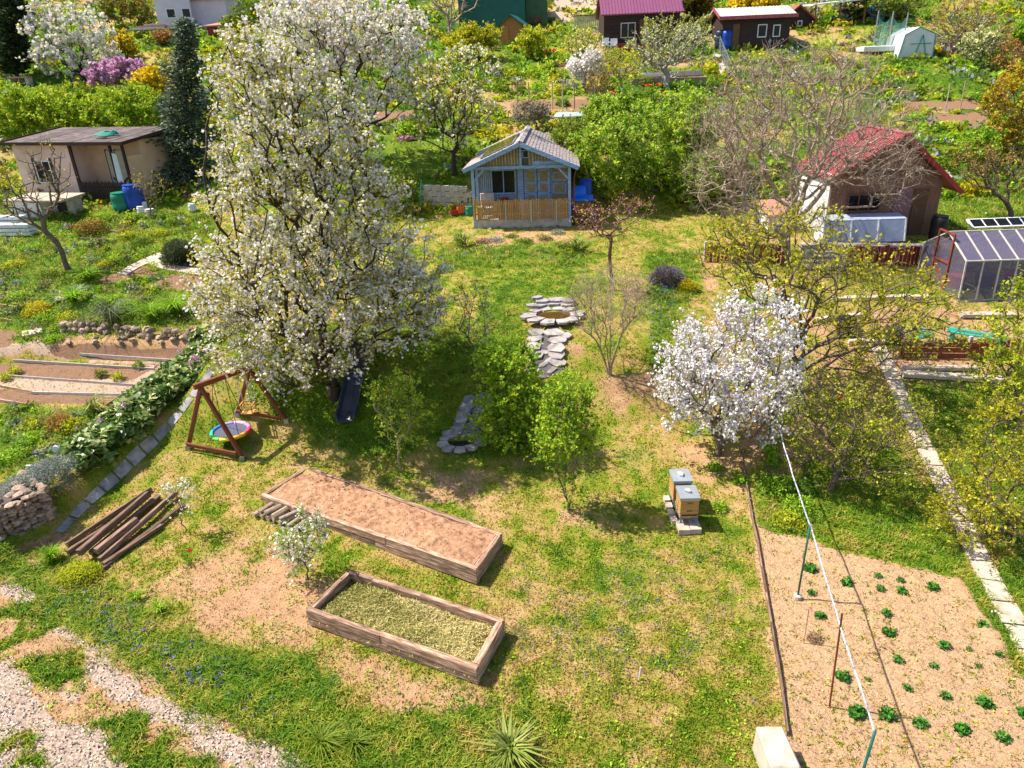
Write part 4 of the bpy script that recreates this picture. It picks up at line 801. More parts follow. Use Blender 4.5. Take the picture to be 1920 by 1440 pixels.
# dry stone walls
a = P(8, 1010); b_ = P(62, 985); t = thing('dry_stone_wall', 'rough dry stone wall end at left, silver plant growing over it', 'stone wall', a)
d = (b_-a).normalized(); L = 1.15; n_ = Vector((-d.y, d.x, 0)); 
cc_ = a+d*.5+n_*.7; g0 = a.z
MB().box((cc_.x, cc_.y, g0+.3), (1.0, 1.2, .75), math.atan2(d.y, d.x)).build('core', M['dark_gap'], t, world=True)
for row in range(8):
    z = g0-.02+row*.105
    for k in range(7): rock(t, a+d*(k*.17+rnd.uniform(-.03, .03)-.02)+n_*rnd.uniform(-.03, .06)+Vector((0, 0, z-a.z+rnd.uniform(-.02, .02))), (.25, .24, .13))
    for k in range(8): rock(t, a+d*1.07+n_*(k*.17+.1)+Vector((0, 0, z-a.z+rnd.uniform(-.02, .02)+.05)), (.24, .25, .13))
for k in range(8): rock(t, a+d*rnd.uniform(0, .9)+n_*rnd.uniform(.1, .9)+Vector((0, 0, .8)), (.28, .26, .13))
pts = [P(*q) for q in ((120, 624), (185, 624), (230, 630), (300, 636), (400, 640))]; t = thing('low_stone_wall', 'low rubble wall holding the grassy terrace above the soil beds', 'stone wall', pts[2])
for a in poly_line(pts, .21):
    for r_ in range(2):
        if rnd.random() < .28: continue
        rock(t, ground(a.x+rnd.uniform(-.05, .05), a.y+.05+r_*.08, .06+r_*.16+rnd.uniform(-.03, .03)), (.32, .26, .22))
for k in range(14): 
    a = P(rnd.uniform(120, 400), rnd.uniform(634, 645)); rock(t, a+Vector((0, 0, .05)), (.22, .2, .14))
# plant markers
for q, lb, s in (((72, 905), 'white rectangular plant marker on a stake in the left garden', 0), ((118, 872), 'white round plant marker on a stake left of the bergenias', 1)):
    c = P(*q); t = thing('plant_marker', lb, 'marker', c); MB().tube([(0, 0, 0), (-.03, 0, .42)], .012, 5).build('stake', M['timber'], t)
    (MB().box((-.03, 0, .45), (.24, .05, .13)) if s == 0 else MB().tube([(-.03, -.02, .48), (-.03, .02, .48)], .10, 12)).build('plate', M['white_paint'], t)
# ---------------------------------------------------------------- buildings
M['conc_dark'] = pm('dark_concrete', (.16, .13, .12), (.1, .08, .075), rand=0)
M['pinkbrown'] = pm('brown_pink_wall', (.27, .14, .09), (.17, .085, .055), rand=.05, stretch=(6, 1, 1), scale=3)
M['purple_wood'] = pm('purplish_brown_door', (.26, .13, .15), (.2, .1, .12), rand=0)
M['beige_light'] = pm('pale_beige_door', (.55, .5, .36), (.45, .4, .28), rand=.05)
M['paleblue'] = pm('pale_blue_glass', (.42, .47, .62), (.34, .38, .52), rough=.25, rand=0)
M['faded_red'] = pm('faded_red_lid', (.52, .25, .19), (.42, .19, .14), rand=0)
def window(t, x0, x1, z0, z1, y, frame='white_paint', pane='glass', bars=1, face='front', fw=.05, x=None):
    """window in the wall plane; face front: plane y, face side: plane x=y running along y"""
    def B(a0, a1, c0, c1, d0, d1):
        return MB().b2(a0, a1, y+d0, y+d1, c0, c1) if face == 'front' else MB().b2(y+d0*(1 if face == 'left' else -1), y+d1*(1 if face == 'left' else -1), a0, a1, c0, c1)
    mb = MB()
    def add(*q): b = B(*q); mb.add(b.v, b.f)
    add(x0, x1, z0, z0+fw, -.03, .02); add(x0, x1, z1-fw, z1, -.03, .02); add(x0, x0+fw, z0+fw, z1-fw, -.03, .02); add(x1-fw, x1, z0+fw, z1-fw, -.03, .02)
    for k in range(bars): xx = x0+(x1-x0)*(k+1)/(bars+1); add(xx-fw*.4, xx+fw*.4, z0+fw, z1-fw, -.028, .018)
    f = mb.build('window', M[frame], t); B(x0+fw*.5, x1-fw*.5, z0+fw*.5, z1-fw*.5, -.006, .004).build('pane', M[pane], f); return f
def W(a, b_, Y): return (V(b_[0], b_[1], Y)-V(a[0], a[1], Y)).length
# --- blue wooden cabin
L0 = P(889, 428); R0 = P(1076, 430); t = thing('garden_cabin', 'blue grey wooden garden cabin with worn shingle roof and picket porch', 'cabin', L0, R_(-5)); Wd = 4.25; g = .35; hb_ = 2.55; ap = 3.42; D = 7.0; pr = 1.15
MB().b2(0, Wd, 0, D, -.5, g).build('plinth', M['conc'], t)
for k in range(11): rock(t, root_matrix(t) @ Vector((.3+k*.37, -.08, -.06+rnd.uniform(-.05, .05))), (.34, .22, .24))
def bw(name, *b): return MB().b2(*b).build(name, M['blue_wood'], t)
# front wall recessed behind the porch
wy = pr
MB().b2(.1, Wd-.1, wy, D-.05, g, hb_).build('wall', M['beige_board'], t)
for k in range(7): bw('batten', .12+k*.085, .16+k*.085, wy-.025, wy-.002, g, hb_-.02)
window(t, .72, 1.83, 1.25, 2.3, wy-.04, 'blue_wood', 'glass', 1, fw=.06)
for k in range(14): bw('batten', .72+k*.08, .76+k*.08, wy-.025, wy-.002, g, 1.23)
for x0 in (2.2, 2.78):
    d = bw('door', x0, x0+.54, wy-.06, wy-.01, g+.02, 2.35)
    for z0, z1 in ((.55, 1.15), (1.3, 1.65), (1.75, 2.2)): MB().b2(x0+.1, x0+.44, wy-.066, wy-.055, z0, z1).build('panel', M['beige_board'], d)
MB().b2(2.72, 2.76, wy-.1, wy-.06, 1.35, 1.5).build('door_handle', M['steel'], t)
for x0, z0, z1 in ((3.42, 1.75, 2.15), (3.42, 1.2, 1.68)):
    f = bw('window', x0, x0+.62, wy-.05, wy-.01, z0, z1); MB().b2(x0+.08, x0+.54, wy-.058, wy-.045, z0+.06, z1-.06).build('pane', M['beige_board'], f)
bw('wall_strip', 1.9, 2.15, wy-.03, wy-.002, g, hb_); bw('wall_strip', 3.34, 3.4, wy-.03, wy-.002, g, hb_)
# porch posts, beam, gable
for x in (.06, Wd-.08): bw('post', x-.06, x+.06, -.01, .12, g-.3, hb_-.1)
bw('post', .05, .17, pr-.1, pr-.02, g, hb_-.1)
bw('beam', -.05, Wd+.05, -.03, .11, hb_-.1, hb_+.03)
for s, x in ((1, .12), (-1, Wd-.14)): MB().beam((x, .05, hb_-.55), (x+s*.42, .05, hb_-.1), .07).build('brace', M['blue_wood'], t)
mid = Wd/2
MB().add([(0.02, .045, hb_+.03), (Wd-.02, .045, hb_+.03), (mid, .045, ap), (0.02, .1, hb_+.03), (Wd-.02, .1, hb_+.03), (mid, .1, ap)], [(0, 1, 2), (5, 4, 3), (0, 3, 4, 1), (1, 4, 5, 2), (2, 5, 3, 0)]).build('gable', M['dark_gap'], t)
for k in range(33):
    x = .1+k*(Wd-.2)/32; top = hb_+.03+(ap-hb_-.03)*(1-abs(x-mid)/mid)-.03
    if abs(x-mid-.22) < .13 and top > hb_+.3: continue
    if top > hb_+.08: MB().b2(x-.047, x+.047, .02, .043, hb_+.035, top).build('batten', M['beige_board'], t)
bw('post', mid-.05, mid+.05, -.01, .02, hb_+.03, ap-.06)
window(t, mid+.09, mid+.35, hb_+.33, ap-.22, .02, 'blue_wood', 'glass', 0, fw=.03)
MB().b2(mid+.5, mid+1.9, .0, .019, hb_+.04, hb_+.2).build('wall_strip', M['blue_wood'], t)
# side walls of the gable roof
MB().add([(0.1, D-.1, hb_), (Wd-.1, D-.1, hb_), (mid, D-.1, ap)], [(0, 1, 2)]).build('rear_gable', M['beige_board'], t)
for s in (-1, 1):
    ov = .3; ez = hb_-.13*(1); e = mid+s*(mid+ov); y0, y1 = -.32, D+.25; top = Vector((mid, 0, ap+.08)); eave = Vector((e, 0, ap+.08-(ap-hb_+.02)/mid*(mid+ov)))
    a, b_, c, d = Vector((top.x, y0, top.z)), Vector((top.x, y1, top.z)), Vector((eave.x, y1, eave.z)), Vector((eave.x, y0, eave.z))
    rf = (MB().slab(a, b_, c, d, .05) if s < 0 else MB().slab(a, d, c, b_, .05)).build('roof', M['dark_gap'], t)
    mb = MB(); sl_ = (eave-top); nn = Vector((-sl_.z, 0, sl_.x)).normalized(); nn = nn if nn.z > 0 else -nn; rows, cols = 17, 42
    for i in range(rows):
        for j in range(cols):
            u0, u1 = i/rows, (i+1.25)/rows; v0 = j/cols+((i % 2)*.5)/cols; v1 = v0+.94/cols
            if v1 > 1.02: continue
            h0, h1 = .012, .035+rnd.uniform(-.004, .012)
            Pt = lambda u, v, h: top + sl_*min(u, 1.02) + Vector((0, y0+(y1-y0)*v, 0)) + nn*h
            q = [Pt(u0, v0, h0), Pt(u0, v1, h0), Pt(u1, v1, h1), Pt(u1, v0, h1)]; lo = [x-nn*.01 for x in q]
            mb.add(q+lo, [(0, 1, 2, 3), (7, 6, 5, 4), (2, 6, 7, 3), (0, 3, 7, 4), (1, 5, 6, 2)])
    sh = mb.build('shingles', M['shingle'], t); sh['kind'] = 'stuff'
    MB().beam((mid, y0-.02, ap+.05), (eave.x, y0-.02, eave.z-.03), .04, .17).build('bargeboard', M['blue_wood'], t)
    if s < 0:
        for k in range(2):
            u0, u1 = .12, .72; ya, yb = y0+.9+k*2.2, y0+3.0+k*2.2; q = [top+sl_*u+Vector((0, y, 0))+nn*.10 for u, y in ((u0, ya), (u0, yb), (u1, yb), (u1, ya))]
            sp = MB().slab(*q, .04).build('solar_panel', M['steel'], t); q2 = [top+sl_*u+Vector((0, y, 0))+nn*.104 for u, y in ((u0+.02, ya+.04), (u0+.02, yb-.04), (u1-.02, yb-.04), (u1-.02, ya+.04))]; MB().slab(*q2, .003).build('cell_sheet', M['glass'], sp)
for k in range(19): y = -.3+k*.39; MB().slab((mid-.14, y, ap+.11), (mid-.14, y+.4, ap+.13), (mid, y+.4, ap+.19), (mid, y, ap+.17), .02).slab((mid, y, ap+.17), (mid, y+.4, ap+.19), (mid+.14, y+.4, ap+.13), (mid+.14, y, ap+.11), .02).build('ridge_tile', M['shingle'], t)
MB().tube([(Wd+.2, -.1, hb_-.2), (Wd+.12, .05, hb_-.5), (Wd+.12, .05, g)], .03, 8).build('downpipe', M['rust'], t)
# picket fence on the porch
fe = thing('picket_fence', 'low fence of light wooden pickets along the cabin porch', 'fence', root_matrix(t) @ Vector((0, -.03, g)), R_(-5))
for z in (.22, .66): MB().b2(.02, Wd-.1, -.02, .01, z, z+.06).build('rail', M['picket'], fe)
for k in range(54):
    x = .05+k*(Wd-.25)/53; h = .84+rnd.uniform(-.05, .05); MB().b2(x-.024, x+.024, -.045, -.022, .02, h).build('picket', M['picket'], fe)
for x in (1.42, 2.52, 3.6): MB().b2(x-.03, x+.03, -.085, -.05, -.12, .8).build('post', M['lid'], fe)
TC = root_matrix(t)
def at_cab(x, y, z=None): q = TC @ Vector((x, y, 0)); q.z = float(H(q.x, q.y)) if z is None else TC.translation.z+z; return q
ch_ = thing('chair', 'cream armchair on the cabin porch behind the pickets', 'chair', at_cab(.62, .6, g), .2)
MB().b2(-.28, .28, -.28, .28, .3, .45).build('seat', M['dull_white'], ch_); MB().b2(-.3, .3, .2, .32, .45, 1.0).build('backrest', M['dull_white'], ch_)
for x in (-.3, .3): MB().b2(x-.04, x+.04, -.28, .2, .45, .62).build('armrest', M['dull_white'], ch_)
for x in (-.24, .24):
    for y in (-.24, .24): MB().b2(x-.03, x+.03, y-.03, y+.03, 0, .3).build('leg', M['brown_wood'], ch_)
bk = MB().lathe([(.14, 0), (.18, .1), (.2, .22), (.12, .3)], n=12).build('cushion', M['red_plastic'], None); bk.location = at_cab(1.35, .5, g+.55); tag(bk, 'dark red rounded cushion on a stool seen above the pickets', 'cushion')
st = thing('stool', 'small brown stool under the red cushion on the porch', 'stool', at_cab(1.35, .5, g)); MB().b2(-.18, .18, -.18, .18, .5, .55).build('seat', M['brown_wood'], st)
for x in (-.15, .15):
    for y in (-.15, .15): MB().b2(x-.02, x+.02, y-.02, y+.02, 0, .5).build('leg', M['brown_wood'], st)
def barrel(label, q, r, h, mat, lid=None, group=None, cat='barrel'):
    t_ = thing('barrel', label, cat, q, group=group); MB().lathe([(r*.88, 0), (r, h*.15), (r*1.03, h*.3), (r, h*.34), (r*1.02, h*.5), (r, h*.66), (r*1.03, h*.7), (r, h*.85), (r*.9, h)], n=20).build('body', M[mat], t_, smooth=True)
    MB().lathe([(r*.93, h), (r*.93, h+.03)], n=20).build('lid' if lid else 'rim', M[lid or mat], t_)
    return t_
barrel('tall blue barrel at the right corner behind the cabin', at_cab(Wd+.62, 1.6), .3, 1.6, 'plastic_blue', group='blue barrels beside the cabin'); barrel('shorter blue barrel just in front of the tall one beside the cabin', at_cab(Wd+.36, .9), .3, 1.45, 'bright_blue', group='blue barrels beside the cabin')
cb = thing('drawer_chest', 'brown wooden drawer chest with bright blue cover right of the cabin', 'chest', at_cab(Wd+.12, .15), R_(-5))
MB().b2(0, .75, 0, .5, 0, 1.05).build('body', M['brown_wood'], cb)
for k in range(3): d = MB().b2(.04, .71, -.02, -.002, .12+k*.31, .40+k*.31).build('drawer', M['brown_wood'], cb); MB().b2(.33, .42, -.04, -.022, .25+k*.31, .28+k*.31).build('handle', M['steel'], d)
cv = MB().slab((-.05, -.1, 1.12), (.82, -.1, 1.12), (.82, .6, 1.2), (-.05, .6, 1.2), .08).build('cover', M['bright_blue'], None, bevel=.02); cv.location = cb.location; cv.rotation_euler = cb.rotation_euler; tag(cv, 'bright blue plastic cover lying on the brown drawer chest', 'cover')
barrel('dark blue bin in the shade in front of the drawer chest', at_cab(Wd+.95, -.1), .26, .75, 'navy', cat='bin')
# retaining wall and clutter left of the cabin
a = P(788, 388); b_ = P(886, 392); t2 = thing('retaining_wall', 'grey block retaining wall left of the blue cabin', 'wall', a); Lw = (b_-a).length; d = (b_-a).normalized()
for r_ in range(4):
    for k in range(6):
        L = Lw/6; x = (k+(r_ % 2)*.5)*L
        if x+L*.98 > Lw+.1: continue
        s = a+d*x+Vector((0, .2, .12+r_*.25)); MB().box(tuple(s+d*L/2), (L*.975, .22+rnd.uniform(-.01, .01), .24), math.atan2(d.y, d.x)).build('block', M['conc'], t2, world=True)
tp = MB().tube([P(787, 398), V(790, 338, P(787, 398).y)], .035, 8).build('post', M['turq'], None); tag(tp, 'turquoise pole standing left of the grey retaining wall', 'pole')
for (px, py, mat, s, lb) in ((853, 402, 'red_plastic', (.4, .3, .22), 'dark red crate on the ground beside the porch'), (866, 399, 'orange_plastic', (.42, .3, .3), 'bright orange crate beside the porch')):
    q = P(px, py); c = thing('crate', lb, 'crate', q, .3); sx, sy, sz = s
    for b6 in ((-sx/2, sx/2, -sy/2, -sy/2+.03, .03, sz), (-sx/2, sx/2, sy/2-.03, sy/2, .03, sz), (-sx/2, -sx/2+.03, -sy/2+.03, sy/2-.03, .03, sz), (sx/2-.03, sx/2, -sy/2+.03, sy/2-.03, .03, sz)): MB().b2(*b6).build('side_panel', M[mat], c)
    MB().b2(-sx/2, sx/2, -sy/2, sy/2, 0, .03).build('bottom', M[mat], c)
barrel('small green bucket right beside the porch fence', P(880, 404), .17, .38, 'plastic_green', cat='bucket')
hc = thing('hand_cart', 'metal hoop hand cart leaning behind the crates', 'cart', P(873, 396)); MB().tube([(-.22, 0, .1), (-.22, .05, .95), (-.16, .05, 1.02), (.16, .05, 1.02), (.22, .05, .95), (.22, 0, .1)], .016, 6).build('hoop', M['steel'], hc); MB().b2(-.22, .22, -.2, .02, .08, .11).build('base', M['steel'], hc)
for s in (-1, 1): MB().tube([(s*.24, .02, .1), (s*.28, .02, .1)], .1, 12).build('wheel', M['rubber'], hc)
yb = barrel('small yellow can standing behind the left end of the pickets', at_cab(.25, .2, g), .12, .5, 'yellow_plastic', cat='can')
# --- pink hut
q = P(158, 374); Yh = q.y; h0 = .15; zc = q.z
t = thing('pink_hut', 'pink plastered garden hut with flat dark felt roof and open porch', 'hut', (q.x, q.y, zc), R_(-16)); Wl = 3.3; Wp = 2.9; Dh = 3.1; Hh = 2.5
MB().b2(-Wl, 0, 0, Dh, -.6, Hh).build('wall', M['pink_plaster'], t)
MB().b2(0, Wp, 1.0, Dh, -.6, Hh).build('rear_wall', M['tan_plaster'], t)
MB().b2(.0, Wp, -.02, 1.0, -.75, -.02).build('terrace', M['conc'], t)
MB().b2(-.07, .07, -.05, .03, -.05, Hh).build('corner_post', M['dark_wood'], t)
window(t, -2.25, -1.35, .75, 1.75, -.02, 'white_paint', 'glass', 1)
MB().b2(-2.36, -2.25, -.04, -.005, .7, 1.85).build('shutter', M['dark_wood'], t); MB().b2(-1.35, -1.24, -.04, -.005, .7, 1.85).build('shutter', M['dark_wood'], t)
for x0 in (1.0, 1.52):
    d_ = MB().b2(x0, x0+.47, .93, .99, .02, 2.05).build('door', M['beige_light'], t); MB().b2(x0-.04, x0, .92, .985, .02, 2.1).build('jamb', M['dark_wood'], d_)
MB().tube([(1.1+.8*k/10, .9, .85-.22*math.sin(math.pi*k/10)) for k in range(11)], .03, 6).build('hanging_hose', M['rubber'], t)
for x in (2.15, Wp-.08): MB().b2(x-.05, x+.05, 0.0, .1, 0, Hh).build('post', M['dark_wood'], t)
MB().b2(2.35, Wp-.2, .35, .85, .72, .78).build('sink', M['white_paint'], t); MB().b2(2.4, Wp-.25, .4, .8, 0, .72).build('sink_cabinet', M['brown_wood'], t)
MB().b2(2.25, 2.45, .96, .985, 1.4, 1.8).build('towel_box', M['white_paint'], t)
MB().b2(Wp-.1, Wp, .1, 1.0, 0, 1.9).build('side_wall', M['tan_plaster'], t)
MB().slab((Wp-.75, -.02, 0.1), (Wp-.68, .0, 2.05), (Wp-.5, .06, 2.0), (Wp-.45, .06, .2), .01).build('curtain', M['white_paint'], t)
a, b_, c, d = (-Wl-.35, -.4, Hh+.04), (Wp+.35, -.4, Hh-.02), (Wp+.35, Dh+.3, Hh+.36), (-Wl-.35, Dh+.3, Hh+.42)
MB().slab(a, b_, c, d, .06).build('roof', M['felt'], t)
MB().beam(a, b_, .04, .14).beam(b_, c, .04, .14).beam(a, d, .04, .14).build('fascia', M['dark_wood'], t)
for k in range(7):
    s0, s1 = k/7+.004, (k+1)/7-.004; A_, B_, C2, D2 = [Vector(x)+Vector((0, 0, .008+.004*(k % 2))) for x in (a, b_, c, d)]
    MB().slab(A_.lerp(B_, s0), A_.lerp(B_, s1), D2.lerp(C2, s1), D2.lerp(C2, s0), .006).build('felt_strip', M['felt'], t)
TH_ = root_matrix(t)
hs = MB()
for k in range(5):
    r0 = .52-.05*k; hs.tube([(r0*math.cos(2*math.pi*i/22)+.03*k, r0*.8*math.sin(2*math.pi*i/22), .03+.03*k+.02*math.sin(i)) for i in range(22)], .028, 5)
o = hs.build('garden_hose', M['turq'], None); o.location = TH_ @ Vector((1.35, .9, Hh+.22)); tag(o, 'coiled turquoise garden hose lying on the pink hut roof', 'hose')
fe = thing('porch_fence', 'dark picket fence along the porch of the pink hut', 'fence', TH_ @ Vector((0.1, -.08, 0)), R_(-16))
for z in (.15, .55): MB().b2(0, Wp-.3, -.0, .03, z, z+.06).build('rail', M['dark_wood'], fe)
for k in range(24): x = .05+k*(Wp-.4)/23; MB().b2(x-.035, x+.035, -.03, -.003, .02, .78+.05*(k % 2)).build('picket', M['dark_wood'], fe)
def at_h(x, y, z=None): q = TH_ @ Vector((x, y, 0)); q.z = float(H(q.x, q.y)) if z is None else zc+z; return q
barrel('open green barrel at the foot of the pink hut terrace', P(231, 394), .38, .75, 'plastic_green'); barrel('big blue barrel beside the green one by the pink hut', P(257, 392), .4, 1.05, 'plastic_blue')
for (px, py, mt, r, lb) in ((266, 401, 'white_paint', .16, 'white bucket in front of the blue barrel by the pink hut'), (283, 406, 'dull_white', .2, 'white topped bucket with red side under the little shrub'), (272, 392, 'white_paint', .13, 'small white bucket just right of the blue barrel'), (362, 396, 'white_paint', .16, 'white bucket half hidden beside the white cherry')): barrel(lb, P(px, py), r, .3, mt, cat='bucket', group='white buckets by the hut')
# cellar box and stacked things left of hut
q = P(90, 412); t = thing('cellar_box', 'white walled cellar entrance with dark opening under the pink hut', 'cellar entrance', q, R_(-12))
MB().b2(-1.6, -.2, 0, 1.2, -.3, .8).build('wall', M['white_plaster'], t); MB().b2(-.2, .9, .6, 1.2, -.3, .8).build('rear_wall', M['conc'], t); MB().b2(.15, .6, .55, .6, 0, .7).build('door', M['rubber'], t); MB().slab((-1.8, -.2, .88), (1.1, -.2, .86), (1.1, 1.3, .94), (-1.8, 1.3, .96), .08).build('cover_slab', M['slabpath'], t)
for k, (px, py, w_, lb) in enumerate(((25, 440, 1.9, 'white painted boards stacked at the left edge'), (15, 425, 1.6, 'pinkish white boards stacked behind at the left edge'))):
    q = P(px, py); t = thing('board_stack', lb, 'boards', q, R_(-8))
    for j in range(3): MB().b2(-w_/2, w_/2, -.2, .3, j*.16, j*.16+.13).build('board', M['white_paint'], t)
# --- red roofed house
q = P(1545, 447); t = thing('red_roof_house', 'brown garden house with steep red metal roof and white side wall', 'house', q, R_(-2)); Wd = (V(1742, 450, q.y)-V(1545, 450, q.y)).length; D = 3.4; eh = V(1545, 327, q.y).z-q.z; ap = V(1662, 250, q.y).z-q.z; mid = Wd*.56; er = V(1770, 352, q.y).z-q.z
ang = -.0
MB().add([(0, 0, -.5), (Wd, 0, -.5), (Wd, 0, er+.3), (mid, 0, ap-.1), (0, 0, eh), (0, D, -.5), (Wd, D, -.5), (Wd, D, er+.3), (mid, D, ap-.1), (0, D, eh)], [(0, 1, 2, 3, 4), (9, 8, 7, 6, 5), (0, 4, 9, 5), (1, 6, 7, 2)]).build('wall', M['pinkbrown'], t)
MB().b2(-.04, -.005, .05, D-.1, -.4, eh-.02).build('side_panel', M['white_plaster'], t)
MB().b2(.06, Wd-.06, -.03, -.005, eh-.1, eh+.1).build('gable_board', M['brown_wood'], t)
MB().b2(3.3, 3.85, -.05, -.005, -.2, 1.85).build('door', M['brown_wood'], t); MB().b2(2.55, 3.2, -.05, -.004, -.3, 1.9).build('door', M['purple_wood'], t)
window(t, .7, 2.0, 1.05, 1.75, -.04, 'brown_wood', 'glass', 2)
for s, e, ez in ((-1, -.25, eh-.18), (1, Wd+.6, er-.1)):
    y0, y1 = -.4, D+.3; a = Vector((mid, y0, ap)); b_ = Vector((mid, y1, ap)); c = Vector((e, y1, ez)); d = Vector((e, y0, ez)); q = [a, b_, c, d] if s < 0 else [a, d, c, b_]
    MB().slab(*q, .05).build('roof', M['red_metal'], t)
    for k in range(22):
        y = y0+.06+k*(y1-y0-.12)/21; MB().beam((mid, y, ap+.015), (e, y, ez+.015), .05, .035).build('rib', M['red_metal'], t)
    MB().beam((mid, y0-.02, ap-.03), (e, y0-.02, ez-.03), .03, .16).build('bargeboard', M['red_paint'], t)
MB().beam((mid, -.55, ap+.03), (mid, D+.35, ap+.03), .22, .05).build('ridge_cap', M['red_metal'], t)
TR = root_matrix(t)
cf = thing('cold_frame', 'long white framed box with pale blue glass before the red roofed house', 'cold frame', TR @ Vector((-.5, -1.15, -.05)), R_(-2))
MB().b2(0, 3.2, 0, .9, -.3, .1).build('base', M['brown_wood'], cf); MB().slab((0, 0, .12), (3.2, 0, .12), (3.2, .18, .95), (0, .18, .95), .03).build('front_pane', M['paleblue'], cf); MB().slab((0, .18, .97), (3.2, .18, .97), (3.2, .95, 1.05), (0, .95, 1.05), .04).build('lid', M['paleblue'], cf)
for s in (-1, 1): MB().add([(0 if s < 0 else 3.17, 0, .0), (0 if s < 0 else 3.17, .95, .0), (0 if s < 0 else 3.17, .95, .9), (.03 if s < 0 else 3.2, 0, .0), (.03 if s < 0 else 3.2, .95, 0), (.03 if s < 0 else 3.2, .95, .9)], [(0, 1, 2), (5, 4, 3), (0, 3, 4, 1), (1, 4, 5, 2), (2, 5, 3, 0)]).build('end_board', M['white_paint'], cf)
for k in range(4): MB().beam((.03+k*1.045, -.015, .12), (.03+k*1.045, .165, .96), .05, .03).build('glazing_bar', M['white_paint'], cf)
q = P(1456, 430); t = thing('red_kennel', 'small white box with sloping faded red lid left of the red roofed house', 'box', q, .1); MB().b2(-.6, .6, -.4, .6, -.1, .75).build('body', M['white_plaster'], t); MB().slab((-.7, -.5, .72), (.7, -.5, .72), (.7, .7, 1.15), (-.7, .7, 1.15), .06).build('lid', M['faded_red'], t)
barrel('black barrel standing between the red roofed house and the greenhouse', P(1755, 448), .3, .9, 'rubber')
# stepped terrace wall in front of the house and the corrugated red fence
def sheet_fence(label, p, q, h, seed=1, gap=(), w_=.13):
    a, b_ = P(*p), P(*q); t = thing('sheet_fence', label, 'fence', a); d = (b_-a); L = d.length; d.normalize(); n = int(L/w_); r = random.Random(seed)
    for k in range(n):
        if k in gap: continue
        c = a+d*(k+.5)*L/n; z = float(H(c.x, c.y)); o = MB().beam((c.x, c.y, z-.05), (c.x+r.uniform(-.02, .02), c.y+(.03 if k % 2 else -.02), z+h+r.uniform(-.05, .03)), w_*.8, .035, up=(0, 1, 0)).build('slat', M['red_paint'], t, world=True)
    for k in (0, n//2, n): c = a+d*k*L/n; z = float(H(c.x, c.y)); MB().box((c.x, c.y+.08, z+h/2), (.08, .08, h+.1)).build('post', M['white_stone'] if k == 0 else M['brown_wood'], t, world=True)
sheet_fence('left run of dark red corrugated sheet fence below the bare tree', (1322, 492), (1470, 495), .72, 3)
sheet_fence('right run of dark red sheet fence ending at the greenhouse', (1588, 499), (1742, 500), .72, 5)
sheet_fence('red sheet fence in front of the turquoise bench at right', (1815, 672), (1935, 672), .6, 7)
for k in range(4):
    a, b_ = P(1505, 478+k*9), P(1590, 479+k*9); plank(None, a+Vector((0, 0, .1)), b_+Vector((0, 0, .1)), .3, .14, 'slabpath', 'stone_step', ('topmost', 'second', 'third', 'lowest')[k]+' broad stone step between the two runs of red fence', 'step', 'stone steps')
a, b_ = P(1500, 470), P(1745, 472); plank(None, a+Vector((0, 0, .12)), b_+Vector((0, 0, .12)), .5, .3, 'slabpath', 'terrace_kerb', 'long pale terrace kerb above the red sheet fence', 'kerb')
# greenhouse at right
a = P(1797, 565); rz = R_(-2); t = thing('greenhouse', 'clear sheet greenhouse with pale ribs at the right edge', 'greenhouse', a, rz); Lg = 7.5; Wg = 2.7; wh = 1.3; rh = 1.95; n = 14
MB().b2(-.05, Lg, -.12, .0, -.5, .0).build('base_kerb', M['conc_dark'], t)
prof = [(0, 0), (0.06, wh), (Wg*.5, rh), (Wg-.06, wh), (Wg, 0)]; step = Lg/n
for k in range(n+1):
    x = k*step
    mb = MB()
    for (y0, z0), (y1, z1) in zip(prof[:-1], prof[1:]): mb.beam((x, y0, z0), (x, y1, z1), .045, .035)
    mb.build('rib', M['dull_white'], t)
for (y0, z0), (y1, z1) in zip(prof[:-1], prof[1:]):
    for k in range(n): x0, x1 = k*step+.025, (k+1)*step-.025; MB().slab((x0, y0, z0), (x1, y0, z0), (x1, y1, z1), (x0, y1, z1), .006).build('pane', M['poly'], t)
for (y, z) in ((.06, wh), (Wg*.5, rh), (Wg-.06, wh), (0, .02), (Wg, .02)): MB().beam((0, y, z), (Lg, y, z), .05, .04).build('rail', M['dull_white'], t)
for k, (y0, y1) in enumerate(((.05, .85), (.95, 1.75), (1.85, 2.65))):
    top = lambda y: wh+(rh-wh)*(1-abs(y-Wg/2)/(Wg/2)); MB().add([(-.01, y0, .02), (-.01, y1, .02), (-.01, y1, top(y1)-.03), (-.01, y0, top(y0)-.03)], [(0, 1, 2, 3)]).build('pane', M['poly'], t)
dr = MB().beam((-.03, .9, 0), (-.03, .9, 1.95), .05).beam((-.03, 1.8, 0), (-.03, 1.8, 1.95), .05).beam((-.03, .9, 1.95), (-.03, 1.8, 1.95), .05).beam((-.03, .9, 1.0), (-.03, 1.8, 1.0), .05).beam((-.03, .9, .1), (-.03, 1.8, .95), .04).build('door_frame', M['rust'], t)
for k in range(7): q = root_matrix(t) @ Vector((.5+k*.95, 1.2, .0)); c = thing('plant_pot', ('first', 'second', 'third', 'fourth', 'fifth', 'sixth', 'seventh')[k]+' planting tub inside the greenhouse counted from its door', 'pot', q, group='tubs inside the greenhouse'); MB().lathe([(.22, 0), (.3, .5), (.31, .52)], n=12).build('tub', M['navy'] if k % 2 else M['red_plastic'], c); MB().lathe([(.27, .45), (.27, .47)], n=12).build('soil', M['soil'], c)
